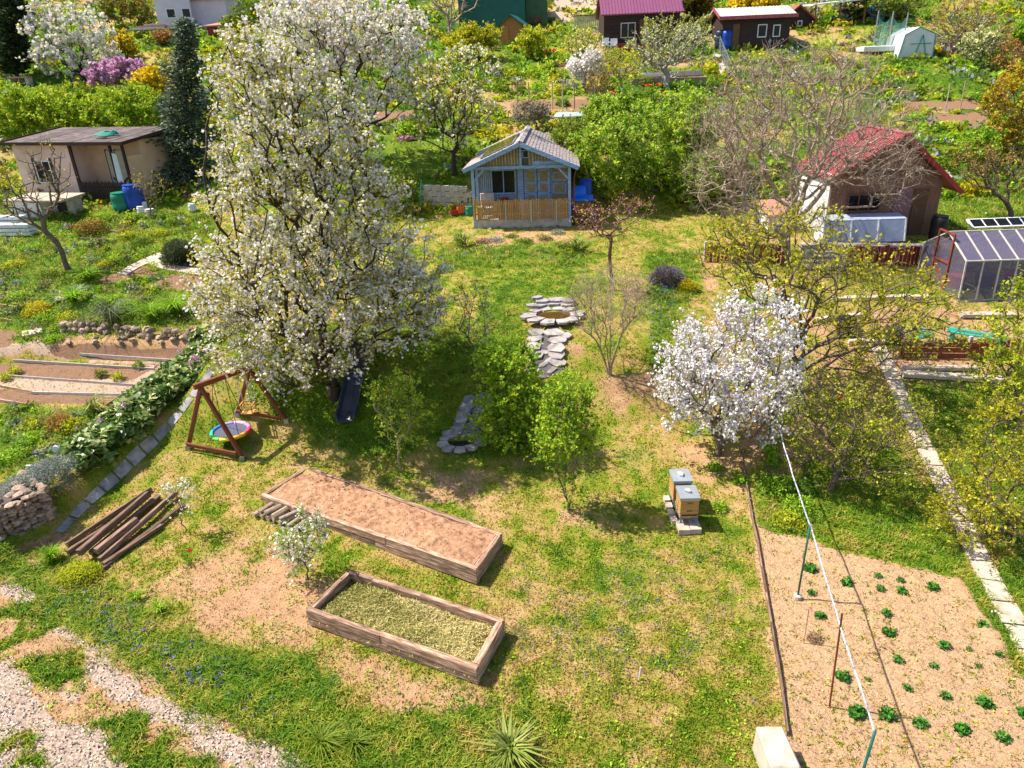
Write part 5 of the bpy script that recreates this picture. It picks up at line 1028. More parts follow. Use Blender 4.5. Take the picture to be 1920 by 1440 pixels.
# solar collector behind greenhouse
a = V(1870, 430, P(1870, 430).y); q = P(1880, 436); t = thing('solar_collector', 'white framed dark panel row behind the greenhouse roof', 'panel', q); MB().slab((-1.3, 0, .25), (2.5, 0, .25), (2.5, .5, .5), (-1.3, .5, .5), .05).build('frame', M['white_paint'], t)
for k in range(7): MB().slab((-1.2+k*.52, .05, .285), (-.74+k*.52, .05, .285), (-.74+k*.52, .45, .485), (-1.2+k*.52, .45, .485), .004).build('pane', M['glass'], t)
# bench, red box and beams in the right garden
q = P(1825, 655); t = thing('turquoise_bench', 'turquoise painted garden bench tipped among the branches at right', 'bench', q, R_(-38))
for k in range(3): MB().b2(-.75, .75, -.22+k*.16, -.09+k*.16, .45, .49).build('seat_board', M['turq'], t)
for x in (-.6, .6): MB().b2(x-.04, x+.04, -.2, .24, 0, .45).build('leg', M['turq'], t)
MB().b2(-.5, .6, -.04, 0, .492, .505).build('seat_stripe', M['brown_wood'], t)
a, b_ = P(1690, 672), P(1835, 674); t = thing('board_fence', 'low reddish brown board fence above the slab steps at right', 'fence', a)
for k in range(3): plank(t, a+Vector((0, 0, .1+k*.17)), b_+Vector((0, 0, .1+k*.17)), .03, .15, 'rust', 'board')
for s in (0, .5, 1): c = a.lerp(b_, s); MB().box((c.x, c.y+.06, c.z+.25), (.08, .08, .6)).build('post', M['brown_wood'], t, world=True)
for (p, q, w_, lb) in [((1690, 700), (1880, 712), .32, 'long slab kerb below the brown board fence'), ((1690, 690), (1830, 690), .2, 'narrow beam lying above the long slab kerb'), ((1560, 560), (1740, 556), .25, 'pale beam crossing below the red sheet fence'), ((1530, 600), (1620, 590), .2, 'short pale beam among the budding branches'), ((1800, 590), (1900, 590), .3, 'pale kerb stone at the foot of the greenhouse'), ((1590, 640), (1660, 640), .2, 'timber beam beside the concrete path top')]:
    plank(None, PZ(*p, .06), PZ(*q, .06), w_, .12, 'slabpath', 'garden_beam', lb, 'beam')
for (px, py, lb) in ((1585, 620, 'round dark basket on the terrace under the branches'), (1672, 640, 'blue grey tub beside the coiled hose at right')): barrel(lb, P(px, py), .28, .4, 'navy' if px > 1600 else 'rubber', cat='tub')
hs = MB()
for k in range(3): hs.tube([(.34*math.cos(2*math.pi*i/18)+.05*k, .3*math.sin(2*math.pi*i/18), .04+.05*k) for i in range(18)], .022, 5)
o = hs.build('garden_hose', M['turq'], None); o.location = P(1718, 630); tag(o, 'coiled turquoise hose on the ground left of the tipped bench', 'hose')
# ---------------------------------------------------------------- far buildings
def hut(name, label, cat, base, wpx, hpx, depth, rz, wall, roofm, kind='eave', rise=.8, over=.3, ribs=0, thick=.1, D=None, win=(), doors=(), siding=0, roofname='roof', Y=None):
    q = P(*base); w_ = (V(base[0]+wpx, base[1], q.y)-V(base[0], base[1], q.y)).length; h = abs(V(base[0], base[1]-hpx, q.y).z-V(base[0], base[1], q.y).z)
    t = thing(name, label, cat, q, rz); MB().b2(0, w_, 0, depth, -1.2, h).build('wall', M[wall], t)
    if siding:
        for k in range(siding): z = h*(k+.5)/siding; MB().b2(-.02, w_+.02, -.035, -.001, z-h/siding*.40, z+h/siding*.40).build('board', M[wall], t)
    if kind == 'eave':
        a, b_, c, d = (-over, -over, h), (w_+over, -over, h), (w_+over, depth/2, h+rise), (-over, depth/2, h+rise); MB().slab(a, b_, c, d, thick).build(roofname, M[roofm], t)
        MB().slab(d, c, (w_+over, depth+over, h), (-over, depth+over, h), thick).build(roofname, M[roofm], t)
        MB().add([(0, 0, h), (0, depth, h), (0, depth/2, h+rise-.1)], [(0, 2, 1)]).build('gable', M[wall], t); MB().add([(w_, 0, h), (w_, depth, h), (w_, depth/2, h+rise-.1)], [(0, 1, 2)]).build('gable', M[wall], t)
        for k in range(ribs): x = -over+(w_+2*over)*(k+.5)/ribs; MB().beam((x, -over, h+.01), (x, depth/2, h+rise+.01), (w_/ribs)*.35, .05).build('rib', M[roofm], t)
    elif kind == 'gable':
        for s in (-1, 1):
            a = (w_/2, -over, h+rise); b_ = (w_/2, depth+over, h+rise); e = w_/2+s*(w_/2+over); ez = h-rise*over/(w_/2); q_ = [a, b_, (e, depth+over, ez), (e, -over, ez)] if s < 0 else [a, (e, -over, ez), (e, depth+over, ez), b_]; MB().slab(*q_, thick).build(roofname, M[roofm], t)
        MB().add([(0, 0, h), (w_, 0, h), (w_/2, 0, h+rise-.05)], [(0, 1, 2)]).build('gable', M[wall], t)
    elif kind == 'mono': MB().slab((-over, -over, h), (w_+over, -over, h), (w_+over, depth+over, h+rise), (-over, depth+over, h+rise), thick).build(roofname, M[roofm], t)
    for (x0, x1, z0, z1, fm, bars) in win: window(t, x0*w_, x1*w_, z0*h, z1*h, -.04 if siding else -.02, fm, 'glass', bars, fw=.07)
    for (x0, x1, z1, dm) in doors: MB().b2(x0*w_, x1*w_, -.06, -.002, 0, z1*h).build('door', M[dm], t)
    return t, w_, h
hut('purple_roof_cottage', 'dark brown board cottage with purple ribbed metal roof', 'cottage', (1132, 92), 138, 64, 4.5, R_(-2), 'dark_wood', 'purple_metal', 'eave', 1.75, .25, ribs=26, win=((.22, .42, .30, .75, 'dull_white', 1),), doors=((.47, .64, .82, 'brown_wood'),), siding=9)
q = P(1200, 97); t = thing('terrace_box', 'red planter trough below the purple roofed cottage window', 'planter', P(1175, 96)); MB().b2(-.8, .8, -.25, .25, 0, .5).build('trough', M['red_plastic'], t); MB().b2(-.72, .72, -.18, .18, .5, .53).build('soil', M['soil'], t)
def chair(px, py, lb):
    c = thing('garden_chair', lb, 'chair', P(px, py), rnd.uniform(-.5, .5)); MB().b2(-.25, .25, -.25, .25, .4, .45).build('seat', M['white_paint'], c); MB().b2(-.25, .25, .2, .26, .45, .95).build('backrest', M['white_paint'], c)
    for x in (-.22, .22):
        for y in (-.22, .22): MB().b2(x-.03, x+.03, y-.03, y+.03, 0, .4).build('leg', M['white_paint'], c)
        MB().b2(x-.03, x+.03, -.24, .2, .62, .66).build('armrest', M['white_paint'], c)
chair(1137, 97, 'white plastic garden chair left of the red planter'); chair(1151, 98, 'white plastic garden chair nearest the red planter')
a, b_ = P(1078, 58), P(1131, 56); t = thing('deck_railing', 'pale slatted railing left of the purple roofed cottage', 'railing', a)
for k in range(15): c = a.lerp(b_, k/14); MB().box((c.x, c.y, c.z+.55), (.1, .04, 1.1)).build('slat', M['beige_light'], t, world=True)
plank(t, a+Vector((0, 0, 1.12)), b_+Vector((0, 0, 1.12)), .08, .06, 'rust', 'handrail'); plank(t, a+Vector((0, .05, .2)), b_+Vector((0, .05, .2)), .06, .06, 'brown_wood', 'rail')
hut('green_metal_shed', 'large dark green sheet metal shed on the hillside', 'shed', (862, 60), 124, 75, 6, 0, 'green_metal', 'green_metal', 'mono', .5, .1)
hut('green_tin_shed', 'lighter green tin shed joined to the big green one', 'shed', (987, 52), 40, 60, 5, 0, 'mid_green_metal', 'mid_green_metal', 'mono', .4, .05, doors=((.2, .7, .35, 'brown_wood'),))
hut('brown_tool_shed', 'small brown wooden shed with pitched green roof', 'shed', (938, 84), 42, 40, 2.6, R_(-12), 'orange_wood', 'green_metal', 'gable', .6, .25, doors=((.05, .4, .85, 'orange_wood'),))
hut('red_trim_shed', 'dark shed with white ribbed roof and red trim', 'shed', (1352, 95), 122, 62, 4, R_(-3), 'dark_wood', 'dull_white', 'eave', .7, .35, ribs=22, win=((.52, .66, .35, .75, 'white_paint', 0), (.75, .86, .35, .72, 'white_paint', 0)), doors=((.15, .25, .8, 'brown_wood'),))
hut('red_tiled_shed', 'small dark brown shed with red pitched roof beside the red trim shed', 'shed', (1466, 55), 55, 22, 3, 0, 'dark_wood', 'red_tile', 'gable', .9, .3, win=((.5, .66, .2, .7, 'white_paint', 0),))
q = P(1352, 95); q.z += 0; Yq = q.y; wr = (V(1474, 95, Yq)-V(1352, 95, Yq)).length; hr = abs(V(1352, 33, Yq).z-V(1352, 95, Yq).z)
for o in bpy.data.objects:
    if o.name == 'red_trim_shed': MB().b2(-.4, wr+.4, -.42, -.36, hr-.18, hr+.06).build('fascia', M['red_metal'], o); MB().beam((-.38, -.38, hr), (-.38, 2, hr+.72), .05, .2).build('bargeboard', M['red_metal'], o)
t_ = thing('flat_canopy', 'flat white carport roof on posts right of the red tiled shed', 'canopy', P(1520, 50)); MB().slab((0, 0, 1.6), (4.6, 0, 1.9), (4.6, 2.5, 2.0), (0, 2.5, 1.7), .1).build('roof', M['white_paint'], t_)
for x in (.3, 2.3, 4.3): MB().b2(x-.06, x+.06, .1, .22, -.2, 1.65).build('post', M['brown_wood'], t_)
hut('white_house', 'white rendered house with two small windows at top left', 'house', (300, 57), 62, 80, 4, R_(14), 'lilac_plaster', 'red_tile', 'mono', .3, .2, win=((.28, .55, .28, .52, 'white_paint', 0), (.72, .98, .28, .52, 'white_paint', 0)))
hut('white_house_wing', 'pale wing of the white house with a red roof edge', 'house wing', (362, 48), 68, 50, 4, R_(-2), 'lilac_plaster', 'red_tile', 'mono', .4, .3)
hut('red_roof_dog_house', 'small hut with red roof beside the white house', 'hut', (363, 46), 30, 9, 1.6, 0, 'brown_wood', 'red_tile', 'eave', .5, .15)
hut('low_red_shed', 'low dark red shed with weathered red roof beside the white house', 'shed', (392, 72), 58, 24, 2.5, R_(-6), 'red_paint', 'faded_red', 'mono', .35, .25)
hut('pale_annex', 'pale house corner with red roof at the left frame edge', 'house', (-45, 128), 58, 50, 4, 0, 'lilac_plaster', 'red_tile', 'mono', .6, .3)
hut('dark_brown_shed', 'dark brown shed under the green tree at upper right', 'shed', (1590, 38), 110, 22, 3, 0, 'dark_wood', 'dark_wood', 'mono', .2, .2)
for (px, py, mt, lb) in ((1637, 38, 'bright_blue', 'blue barrel under the tree at upper right'), (1648, 39, 'turq', 'light blue barrel next to the blue one at upper right'), (1361, 93, 'plastic_blue', 'bright blue barrel outside the red trim shed'), (1349, 92, 'navy', 'dark blue barrel left of the bright one at the red trim shed')): barrel(lb, P(px, py), .38, 1.25, mt)
# white film greenhouse
q = P(1683, 110); t = thing('film_greenhouse', 'small white film greenhouse with pitched roof at upper right', 'greenhouse', q, R_(-4)); Y = q.y; w_ = (V(1745, 110, Y)-V(1683, 110, Y)).length; h = abs(V(1690, 70, Y).z-V(1690, 112, Y).z)*1.05; r_ = h*1.3; D = 2.6
pr_ = [(0, 0), (.25, h), (w_*.5, r_), (w_-.05, h), (w_, 0)]
for (x0, z0), (x1, z1) in zip(pr_[:-1], pr_[1:]): MB().slab((x0, 0, z0), (x0, D, z0), (x1, D, z1), (x1, 0, z1), .01).build('cover', M['film'], t)
MB().add([(x, .01, z) for x, z in pr_], [tuple(range(5))]).build('front_cover', M['film'], t); MB().add([(x, D, z) for x, z in pr_], [tuple(range(5))[::-1]]).build('back_cover', M['film'], t)
for y in (0, D/2, D):
    for (x0, z0), (x1, z1) in zip(pr_[:-1], pr_[1:]): MB().beam((x0, y-.02, z0), (x1, y-.02, z1), .05).build('rib', M['turq'] if y == 0 else M['white_paint'], t)
for (x0, z0, x1, z1) in ((w_*.45, 0, w_*.62, r_*.75), (w_*.62, r_*.75, w_*.8, 0), (w_*.3, h*.6, w_*.9, h*.6)): MB().beam((x0, -.05, z0), (x1, -.05, z1), .05).build('brace', M['turq'], t)
# green shade net
a, b_, c = P(1636, 96), P(1668, 94), P(1690, 100); mb = MB(); n = 10
for k in range(n+1):
    s = k/n; p = a.lerp(c, s); top = 2.4-.9*math.sin(math.pi*(s*2 % 1))*.6; mb.v += [(p.x, p.y+.15*math.sin(k*1.7), p.z), (p.x, p.y, p.z+top)]
for k in range(n): mb.f.append((2*k, 2*k+2, 2*k+3, 2*k+1)); mb.m.append(0)
t = thing('shade_net', 'sagging green shade net hung left of the film greenhouse', 'net', a); mb.build('net', M['net'], t, world=True)
for p in (a, a.lerp(c, .5), c): MB().tube([p, p+Vector((0, 0, 2.6))], .05, 6).build('post', M['steel'], t, world=True)
o = MB().box((0, 0, 0), (3.2, 1.2, .35), jit=.05).build('sheet_cover', M['white_paint'], None, bevel=.05); o.location = P(1648, 96)+Vector((0, -.5, .15)); tag(o, 'low white and blue sheet on the ground under the green net', 'cover')
# cold frame and posts in the middle back garden
q = P(1195, 146); t = thing('glass_bed', 'low white bordered bed with wire frame behind the limewashed tree', 'garden bed', q); Wb = (V(1312, 146, q.y)-V(1192, 146, q.y)).length
MB().b2(0, Wb, 0, .12, 0, .3).build('border', M['dull_white'], t); MB().b2(0, Wb*.4, -.4, -.1, .05, .22).build('white_trough', M['white_paint'], t); MB().b2(0, Wb, .14, 1.6, -.1, .2).build('soil', M['soil'], t)
for k in range(6): MB().tube([(Wb*k/5, .1, 0), (Wb*k/5, .1, 1.5)], .03, 5).build('post', M['steel'], t)
MB().beam((0, .1, 1.5), (Wb, .1, 1.5), .04).build('rail', M['steel'], t)
a, b_ = P(1185, 158), P(1322, 154); t = thing('log_edging', 'row of short upright logs edging the bed at upper centre', 'edging', a)
for k in range(40): c = a.lerp(b_, k/39); MB().tube([(c.x, c.y, c.z-.1), (c.x, c.y, c.z+.32)], .1, 7).build('log', M['bark_pale'], t, world=True)
# narrow path and wire fence at upper right of centre
slab_path('far_path', 'narrow grey path beside the wire fence at upper right of centre', [(1345, 100), (1352, 118), (1362, 140)], .8, 1.2, 'conc')
a, b_ = P(1348, 98), P(1366, 145); t = thing('wire_fence', 'grey wire mesh fence running down beside the narrow far path', 'fence', a)
for k in range(9): c = a.lerp(b_, k/8); c = ground(c.x, c.y); MB().tube([c, c+Vector((0, 0, 1.1))], .03, 5).build('post', M['steel'], t, world=True)
for z in (.2, .45, .7, .95, 1.08): MB().tube([ground(a.lerp(b_, k/8).x, a.lerp(b_, k/8).y, z) for k in range(9)], .012, 4).build('wire', M['steel'], t, world=True)
# grey fleece over a bed
q0 = [P(*c) for c in ((1035, 232), (1112, 228), (1112, 222), (1045, 222))]; q = sum(q0, Vector())/4; mb = MB().slab(*[c+Vector((0, 0, .35)) for c in q0], .05); o = mb.build('fleece_cover', M['greyfilm'], None); tag(o, 'pale grey fleece cover stretched over a bed behind the cabin', 'cover')
# board table and fence on the upper left
q = P(270, 78); t = thing('long_table', 'long pale board table with stacked planks at upper left', 'table', P(235, 78)); MB().b2(0, 4.6, 0, 1.1, .8, .88).build('tabletop', M['dull_white'], t)
for x in (.2, 2.3, 4.4): MB().b2(x-.06, x+.06, .1, .2, -.2, .8).build('leg', M['timber'], t)
for k in range(3): o = MB().box((0, 0, 0), (2.6-.4*k, .5, .1)).build('stacked_board', M['faded_red'] if k == 1 else M['dull_white'], None); o.location = t.location+Vector((2+.3*k, .5, .95+.12*k)); tag(o, ('lowest', 'middle reddish', 'topmost')[k]+' board stacked on the long pale table', 'board')
a, b_ = P(188, 48), P(292, 50); t = thing('mesh_fence', 'thin green wire fence left of the white house', 'fence', a)
for k in range(8): c = a.lerp(b_, k/7); MB().tube([c, c+Vector((0, 0, 1.5))], .035, 5).build('post', M['greenpipe'], t, world=True)
for z in (.3, .7, 1.1, 1.45): MB().tube([a+Vector((0, 0, z)), b_+Vector((0, 0, z))], .018, 4).build('wire', M['greenpipe'], t, world=True)
q = P(38, 160); t = thing('garden_bench', 'small bench with pale legs in the grass at upper left', 'bench', q, -.2); MB().b2(-.7, .9, -.25, .25, .45, .55).build('seat', M['faded_red'], t)
for x in (-.6, .8): MB().b2(x-.12, x+.12, -.2, .2, 0, .45).build('leg', M['dull_white'], t)
# vineyard style posts in the middle distance
for k, (px, py) in enumerate(((992, 205), (1055, 208), (1077, 205), (1115, 208), (971, 200), (1036, 204), (1800, 205), (1772, 209))):
    q = P(px, py); o = MB().tube([(0, 0, 0), (0, .02, 1.5)], .035, 6).build('garden_post', M['conc'] if k % 2 else M['timber'], None); o.location = q; tag(o, 'thin post at the brown bed, %s' % ('second from left', 'fourth from left behind the cabin', 'fifth from left behind the cabin', 'rightmost of those behind the cabin', 'leftmost of all', 'third from left behind the cabin', 'right one of the far right pair', 'left one of the far right pair')[k], 'post', 'thin bed posts')
def places(pts, bands, base):
    """a label for each plant by its row in the bed and its order from the left"""
    o = ['first', 'second', 'third', 'fourth', 'fifth', 'sixth', 'seventh', 'eighth', 'ninth', 'tenth']; out = [None]*len(pts); y0 = -1e9
    for ymax, nm in bands:
        ix = sorted([i for i, q in enumerate(pts) if y0 <= q[1] < ymax], key=lambda i: pts[i][0]); y0 = ymax
        for j, i in enumerate(ix): out[i] = '%s, %s %s' % (base, ('only one' if len(ix) == 1 else o[j]+' from left'), nm)
    return out
# ---------------------------------------------------------------- trees and shrubs
BW, LC = 'B_white', 'L_cherry'
tree('cherry_tree', 'huge white blossoming cherry tree behind the swing set', 'tree', (626, 742),
     [(600, 580, 245, 115), (590, 500, 240, 150), (440, 560, 80, 90), (765, 560, 75, 85), (575, 390, 198, 140), (550, 270, 165, 130), (520, 170, 125, 100), (480, 110, 70, 50), (560, 670, 130, 60)],
     [('blossom', BW, 4.2, .12, .075, .9, 'blob'), ('foliage', LC, 5.6, .17, .085, .5, 'leaf')], tw=2.3, tl=.38, n=1500, r=.17, bark='bark_dark', seed=3, fork=.5, step=.3, w=.42, ex=2.2, zmin=.6, jit=.07)
tree('cherry_tree', 'second white cherry tree rising behind the huge one at top', 'tree', (672, 262),
     [(690, 130, 120, 120), (620, 60, 130, 80), (740, 60, 70, 60), (560, 50, 90, 60)],
     [('blossom', BW, 3.0, .17, .13, .9, 'blob'), ('foliage', 'L_gold', .8, .17, .16, .5, 'leaf')], n=900, r=.16, bark='bark_dark', seed=4, fork=.35, step=.4, w=.35, Y=37)
tree('pear_tree', 'pear tree in pale green leaf and white bloom left of the cabin roof', 'tree', (853, 322),
     [(850, 200, 88, 95), (880, 130, 60, 50), (800, 180, 50, 70)],
     [('blossom', BW, 1.0, .15, .12, .9, 'blob'), ('foliage', 'L_yg', 3.2, .15, .14, .55, 'leaf')], n=420, r=.11, bark='bark_dark', seed=5, fork=.3, step=.4, Y=35.5)
tree('plum_tree', 'cream white blossoming tree at the upper left corner', 'tree', (160, 150),
     [(125, 60, 82, 70), (110, 110, 60, 40), (160, 100, 60, 50)], [('blossom', BW, 2.0, .2, .2, .9, 'blob'), ('foliage', 'L_yg', .8, .2, .18, .55, 'leaf')], n=420, r=.13, bark='bark_dark', seed=6, step=.5, w=.3)
conifer('spruce_tree', 'blue green spruce standing between the pink hut and the white cherry', 'tree', (352, 338), (346, 32), 80, 'L_spruce', seed=7, tiers=30, per=17, needle=.2, spray=34)
conifer('thuja_tree', 'tall dark columnar evergreen at the upper left frame edge', 'tree', (32, 148), (20, -60), 42, 'L_dark', seed=8, tiers=26, per=16, needle=.3, col=True, spray=22)
conifer('thuja_tree', 'dark olive columnar evergreen right of the purple roofed cottage', 'tree', (1306, 62), (1306, -30), 36, 'L_olive', seed=9, tiers=14, per=16, needle=.35, col=True, spray=22)
bush('magnolia', 'pink blossoming magnolia behind the green hedge at left', 'shrub', (222, 190), [(205, 143, 32, 22), (245, 140, 32, 24)], [('blossom', 'B_pink', 2.6, .16, .22, .8, 'blob')], n=170, seed=10, r=.06)
bush('forsythia', 'bright yellow forsythia between the magnolia and the spruce', 'shrub', (285, 215), [(285, 155, 30, 24), (305, 185, 22, 25)], [('blossom', 'B_yellow', 3.5, .14, .16, .7, 'blob')], n=170, seed=11)
bush('forsythia', 'yellow green shrub under the long board table at upper left', 'shrub', (232, 112), [(228, 85, 24, 24)], [('blossom', 'B_yellow', 1.6, .18, .2, .6, 'blob'), ('foliage', 'L_mid', 1.5, .2, .2, .6, 'leaf')], n=110, seed=12)
HK = [('foliage', 'L_yg', 2.0, .17, .15, .55, 'leaf'), ('foliage', 'L_green', 2.6, .17, .15, .55, 'leaf')]
for k, (px, lb) in enumerate(((15, 'leftmost bush of the bright green hedge behind the pink hut'), (75, 'second bush of the green hedge behind the pink hut'), (138, 'third bush of the green hedge, above the hut window'), (200, 'fourth bush of the green hedge, behind the roof hose'), (258, 'rightmost bush of the green hedge next to the spruce'))):
    bush('hedge_bush', lb, 'shrub', (px, 262), [(px, 205+(k % 2)*8, 44, 46), (px+10, 235, 45, 30)], HK, n=190, seed=20+k, group='bright green hedge bushes behind the pink hut')
LK = [('foliage', 'L_green', 3.4, .15, .14, .55, 'leaf'), ('foliage', 'L_yg', 1.0, .15, .14, .55, 'leaf'), ('blossom', 'B_cream', 1.0, .13, .12, .45, 'leaf')]
for k, (px, py, b_, rx, ry, lb) in enumerate(((1135, 290, 375, 62, 70, 'big leafy bush with cream flower spikes right of the cabin'), (1215, 270, 360, 70, 75, 'leafy cream flowered bush in the middle of the thicket'), (1290, 225, 320, 58, 60, 'leafy cream flowered bush at the right end of the thicket'), (1150, 215, 290, 55, 35, 'low cream flowered bush at the top of the thicket'), (1310, 330, 385, 45, 40, 'leafy green bush tangled with bare twigs near the red fence'), (1075, 262, 320, 40, 38, 'dark green bush just behind the cabin roof'))):
    bush('flowering_bush', lb, 'shrub', (px, b_), [(px, py, rx, ry), (px+8, py+ry*.6, rx*.9, ry*.5)], LK if k != 5 else [('foliage', 'L_mid', 2.4, .15, .14, .5, 'leaf')], n=250, seed=30+k)
tree('walnut_tree', 'large bare grey twigged tree in front of the red roofed house', 'tree', (1472, 486),
     [(1490, 260, 150, 120), (1400, 210, 80, 90), (1600, 250, 120, 110), (1500, 130, 140, 50), (1340, 330, 60, 60), (1680, 330, 60, 60), (1450, 400, 130, 40)],
     [('bud', 'B_white', .10, .1, .045, .9, 'leaf')], n=2000, r=.2, bark='bark_pale', seed=40, fork=.22, step=.32, w=.25, tipr=.0075, jit=.09, stems=2, tw=2.2, tl=.55, ex=2.05)
tree('budding_tree', 'spreading tree with yellow green buds between apple blossom and greenhouse', 'tree', (1482, 730),
     [(1480, 480, 130, 100), (1600, 560, 150, 110), (1700, 600, 110, 80), (1380, 470, 70, 70), (1560, 660, 110, 60)],
     [('foliage', 'L_yg', 1.7, .07, .09, .6, 'leaf'), ('foliage', 'L_gold', 1.0, .07, .09, .6, 'leaf')], n=850, r=.11, bark='bark', seed=41, fork=.25, step=.3, w=.3, tipr=.006, tw=2.5, tl=.4, stems=2, zmin=.5)
tree('apple_tree', 'round apple tree covered in pinkish white blossom by the beehives', 'tree', (1345, 852),
     [(1375, 690, 135, 120), (1330, 740, 105, 85), (1430, 740, 80, 90), (1420, 600, 80, 60), (1290, 680, 75, 50)],
     [('blossom', 'B_apple', 3.4, .055, .062, .95, 'blob'), ('foliage', 'L_mid', .4, .06, .06, .5, 'leaf')], n=820, r=.09, bark='bark', seed=42, fork=.3, step=.2, w=.4, zmin=.5, tipr=.004)
tree('bare_shrub_tree', 'multi-stemmed bare pale shrub beside the round pond', 'tree', (1143, 702),
     [(1140, 560, 78, 75), (1090, 570, 30, 50), (1190, 560, 30, 50)], [('bud', 'L_yg', .35, .04, .035, .6, 'leaf')], n=520, r=.045, bark='bark_pale', seed=43, fork=.35, step=.22, w=.8, stems=7, tipr=.004, jit=.03)
tree('peach_tree', 'small peach tree with dark reddish twigs right of the cabin', 'tree', (1145, 545),
     [(1145, 415, 60, 42), (1180, 390, 50, 25), (1105, 410, 40, 30)], [('bud', 'B_orange', .9, .06, .06, .6, 'leaf'), ('foliage', 'L_gold', .5, .06, .06, .6, 'leaf'), ('blossom', 'B_pink', .35, .06, .055, .8, 'leaf')], tw=1.2, n=190, r=.06, bark='rosetwig', seed=44, fork=.6, step=.22, w=.25, tipr=.004)
bush('green_shrub', 'dense bright green shrub in front of the stone cascade', 'shrub', (958, 845), [(965, 720, 48, 75), (945, 790, 55, 50), (990, 790, 50, 55), (930, 700, 25, 40)], [('foliage', 'L_green', 3.2, .07, .095, .6, 'leaf'), ('foliage', 'L_yg', .8, .07, .08, .6, 'leaf')], n=420, seed=45, r=.03)
tree('young_tree', 'young multi-stemmed bright green tree in the middle of the lawn', 'tree', (1065, 955),
     [(1060, 800, 50, 70), (1060, 740, 40, 40), (1030, 810, 28, 60), (1092, 790, 20, 70), (1062, 870, 35, 25)], [('foliage', 'L_green', 4.6, .05, .075, .6, 'leaf'), ('foliage', 'L_yg', 1.4, .05, .065, .6, 'leaf')], n=330, r=.028, bark='bark', seed=46, fork=.3, step=.2, w=.6, stems=5, tipr=.003)
tree('sapling', 'slender green sapling between slide and long raised bed', 'tree', (753, 884),
     [(745, 790, 32, 55), (715, 745, 20, 30), (770, 750, 16, 50), (740, 730, 12, 30)], [('foliage', 'L_green', 3.6, .05, .06, .6, 'leaf'), ('foliage', 'L_yg', 1.6, .05, .055, .6, 'leaf')], n=170, r=.03, bark='bark_pale', seed=47, fork=.55, step=.2, w=.5, tipr=.003)
tree('young_apple_tree', 'small apple tree with a few white blossoms between the raised beds', 'tree', (577, 1088),
     [(562, 1030, 45, 30), (600, 985, 12, 30), (570, 980, 10, 35), (535, 1010, 20, 20)], [('blossom', BW, 1.1, .04, .055, .9, 'blob'), ('foliage', 'L_green', 2.2, .045, .05, .6, 'leaf')], n=130, r=.02, seed=48, fork=.4, step=.13, w=.5, tipr=.003)
tree('sapling', 'tiny blossoming sapling at the end of the beam pile', 'tree', (347, 1000), [(335, 925, 24, 22), (345, 955, 10, 15)], [('blossom', BW, 1.0, .03, .05, .9, 'blob'), ('foliage', 'L_green', 1.2, .04, .04, .6, 'leaf')], n=40, r=.012, seed=49, fork=.6, step=.12, tipr=.003)
tree('shaded_apple_tree', 'thin young tree with bluish white blossom in cherry shade', 'tree', (893, 720), [(888, 600, 45, 45), (885, 560, 40, 35)], [('blossom', 'B_apple', .35, .05, .05, .9, 'leaf'), ('foliage', 'L_mid', 1.0, .05, .055, .6, 'leaf')], n=150, r=.025, seed=50, fork=.5, step=.2, tipr=.003)
tree('leaning_tree', 'leaning sparse tree with yellow buds before the pink hut', 'tree', (130, 508), [(60, 350, 70, 60), (95, 300, 40, 50), (20, 390, 40, 40)], [('foliage', 'L_gold', .45, .07, .075, .6, 'leaf')], n=200, r=.10, bark='bark', seed=51, fork=.35, step=.35, w=.3, tipr=.007)
tree('sapling', 'small bare sapling with yellow buds by the green barrel', 'tree', (283, 412), [(283, 350, 32, 30), (262, 345, 18, 18)], [('foliage', 'L_gold', .8, .06, .07, .6, 'leaf')], n=60, r=.03, seed=52, fork=.4, step=.25, tipr=.004)
tree('gnarled_apple_tree', 'low gnarled apple tree with yellow green leaves above the potato bed', 'tree', (1553, 920),
     [(1570, 790, 90, 70), (1640, 840, 110, 50), (1530, 750, 50, 60), (1700, 790, 60, 50), (1560, 860, 60, 30)], [('foliage', 'L_yg', 2.2, .06, .065, .6, 'leaf'), ('foliage', 'L_mid', .9, .06, .055, .6, 'leaf')], n=480, r=.08, seed=53, fork=.3, step=.24, w=.3, tipr=.004, zmin=.4)
tree('pear_tree', 'yellow green leafed tree leaning in from the right frame edge', 'tree', (1905, 1010),
     [(1850, 930, 100, 90), (1900, 820, 70, 80), (1880, 1030, 90, 60), (1800, 960, 60, 60)], [('foliage', 'L_yg', 2.4, .06, .065, .6, 'leaf'), ('foliage', 'L_gold', 1.8, .06, .065, .6, 'leaf')], n=520, r=.07, seed=54, fork=.3, step=.22, w=.3, tipr=.004, zmin=.3)
tree('plum_tree', 'leafy yellow green tree at the right edge below the greenhouse', 'tree', (1912, 790),
     [(1900, 640, 70, 60), (1880, 700, 60, 50), (1910, 560, 30, 40)], [('foliage', 'L_yg', 3.4, .07, .08, .6, 'leaf'), ('foliage', 'L_green', 1.6, .07, .07, .6, 'leaf')], n=300, r=.07, seed=55, fork=.4, step=.26, w=.3, tipr=.004)
tree('rusty_conifer_bush', 'golden rust coloured rounded tree at the upper right edge', 'tree', (1905, 290), [(1895, 195, 48, 75), (1910, 260, 45, 50)], [('foliage', 'L_gold', 3.5, .17, .17, .5, 'leaf'), ('foliage', 'B_orange', 2.2, .17, .16, .5, 'leaf')], n=300, r=.08, seed=56, fork=.2, step=.4)
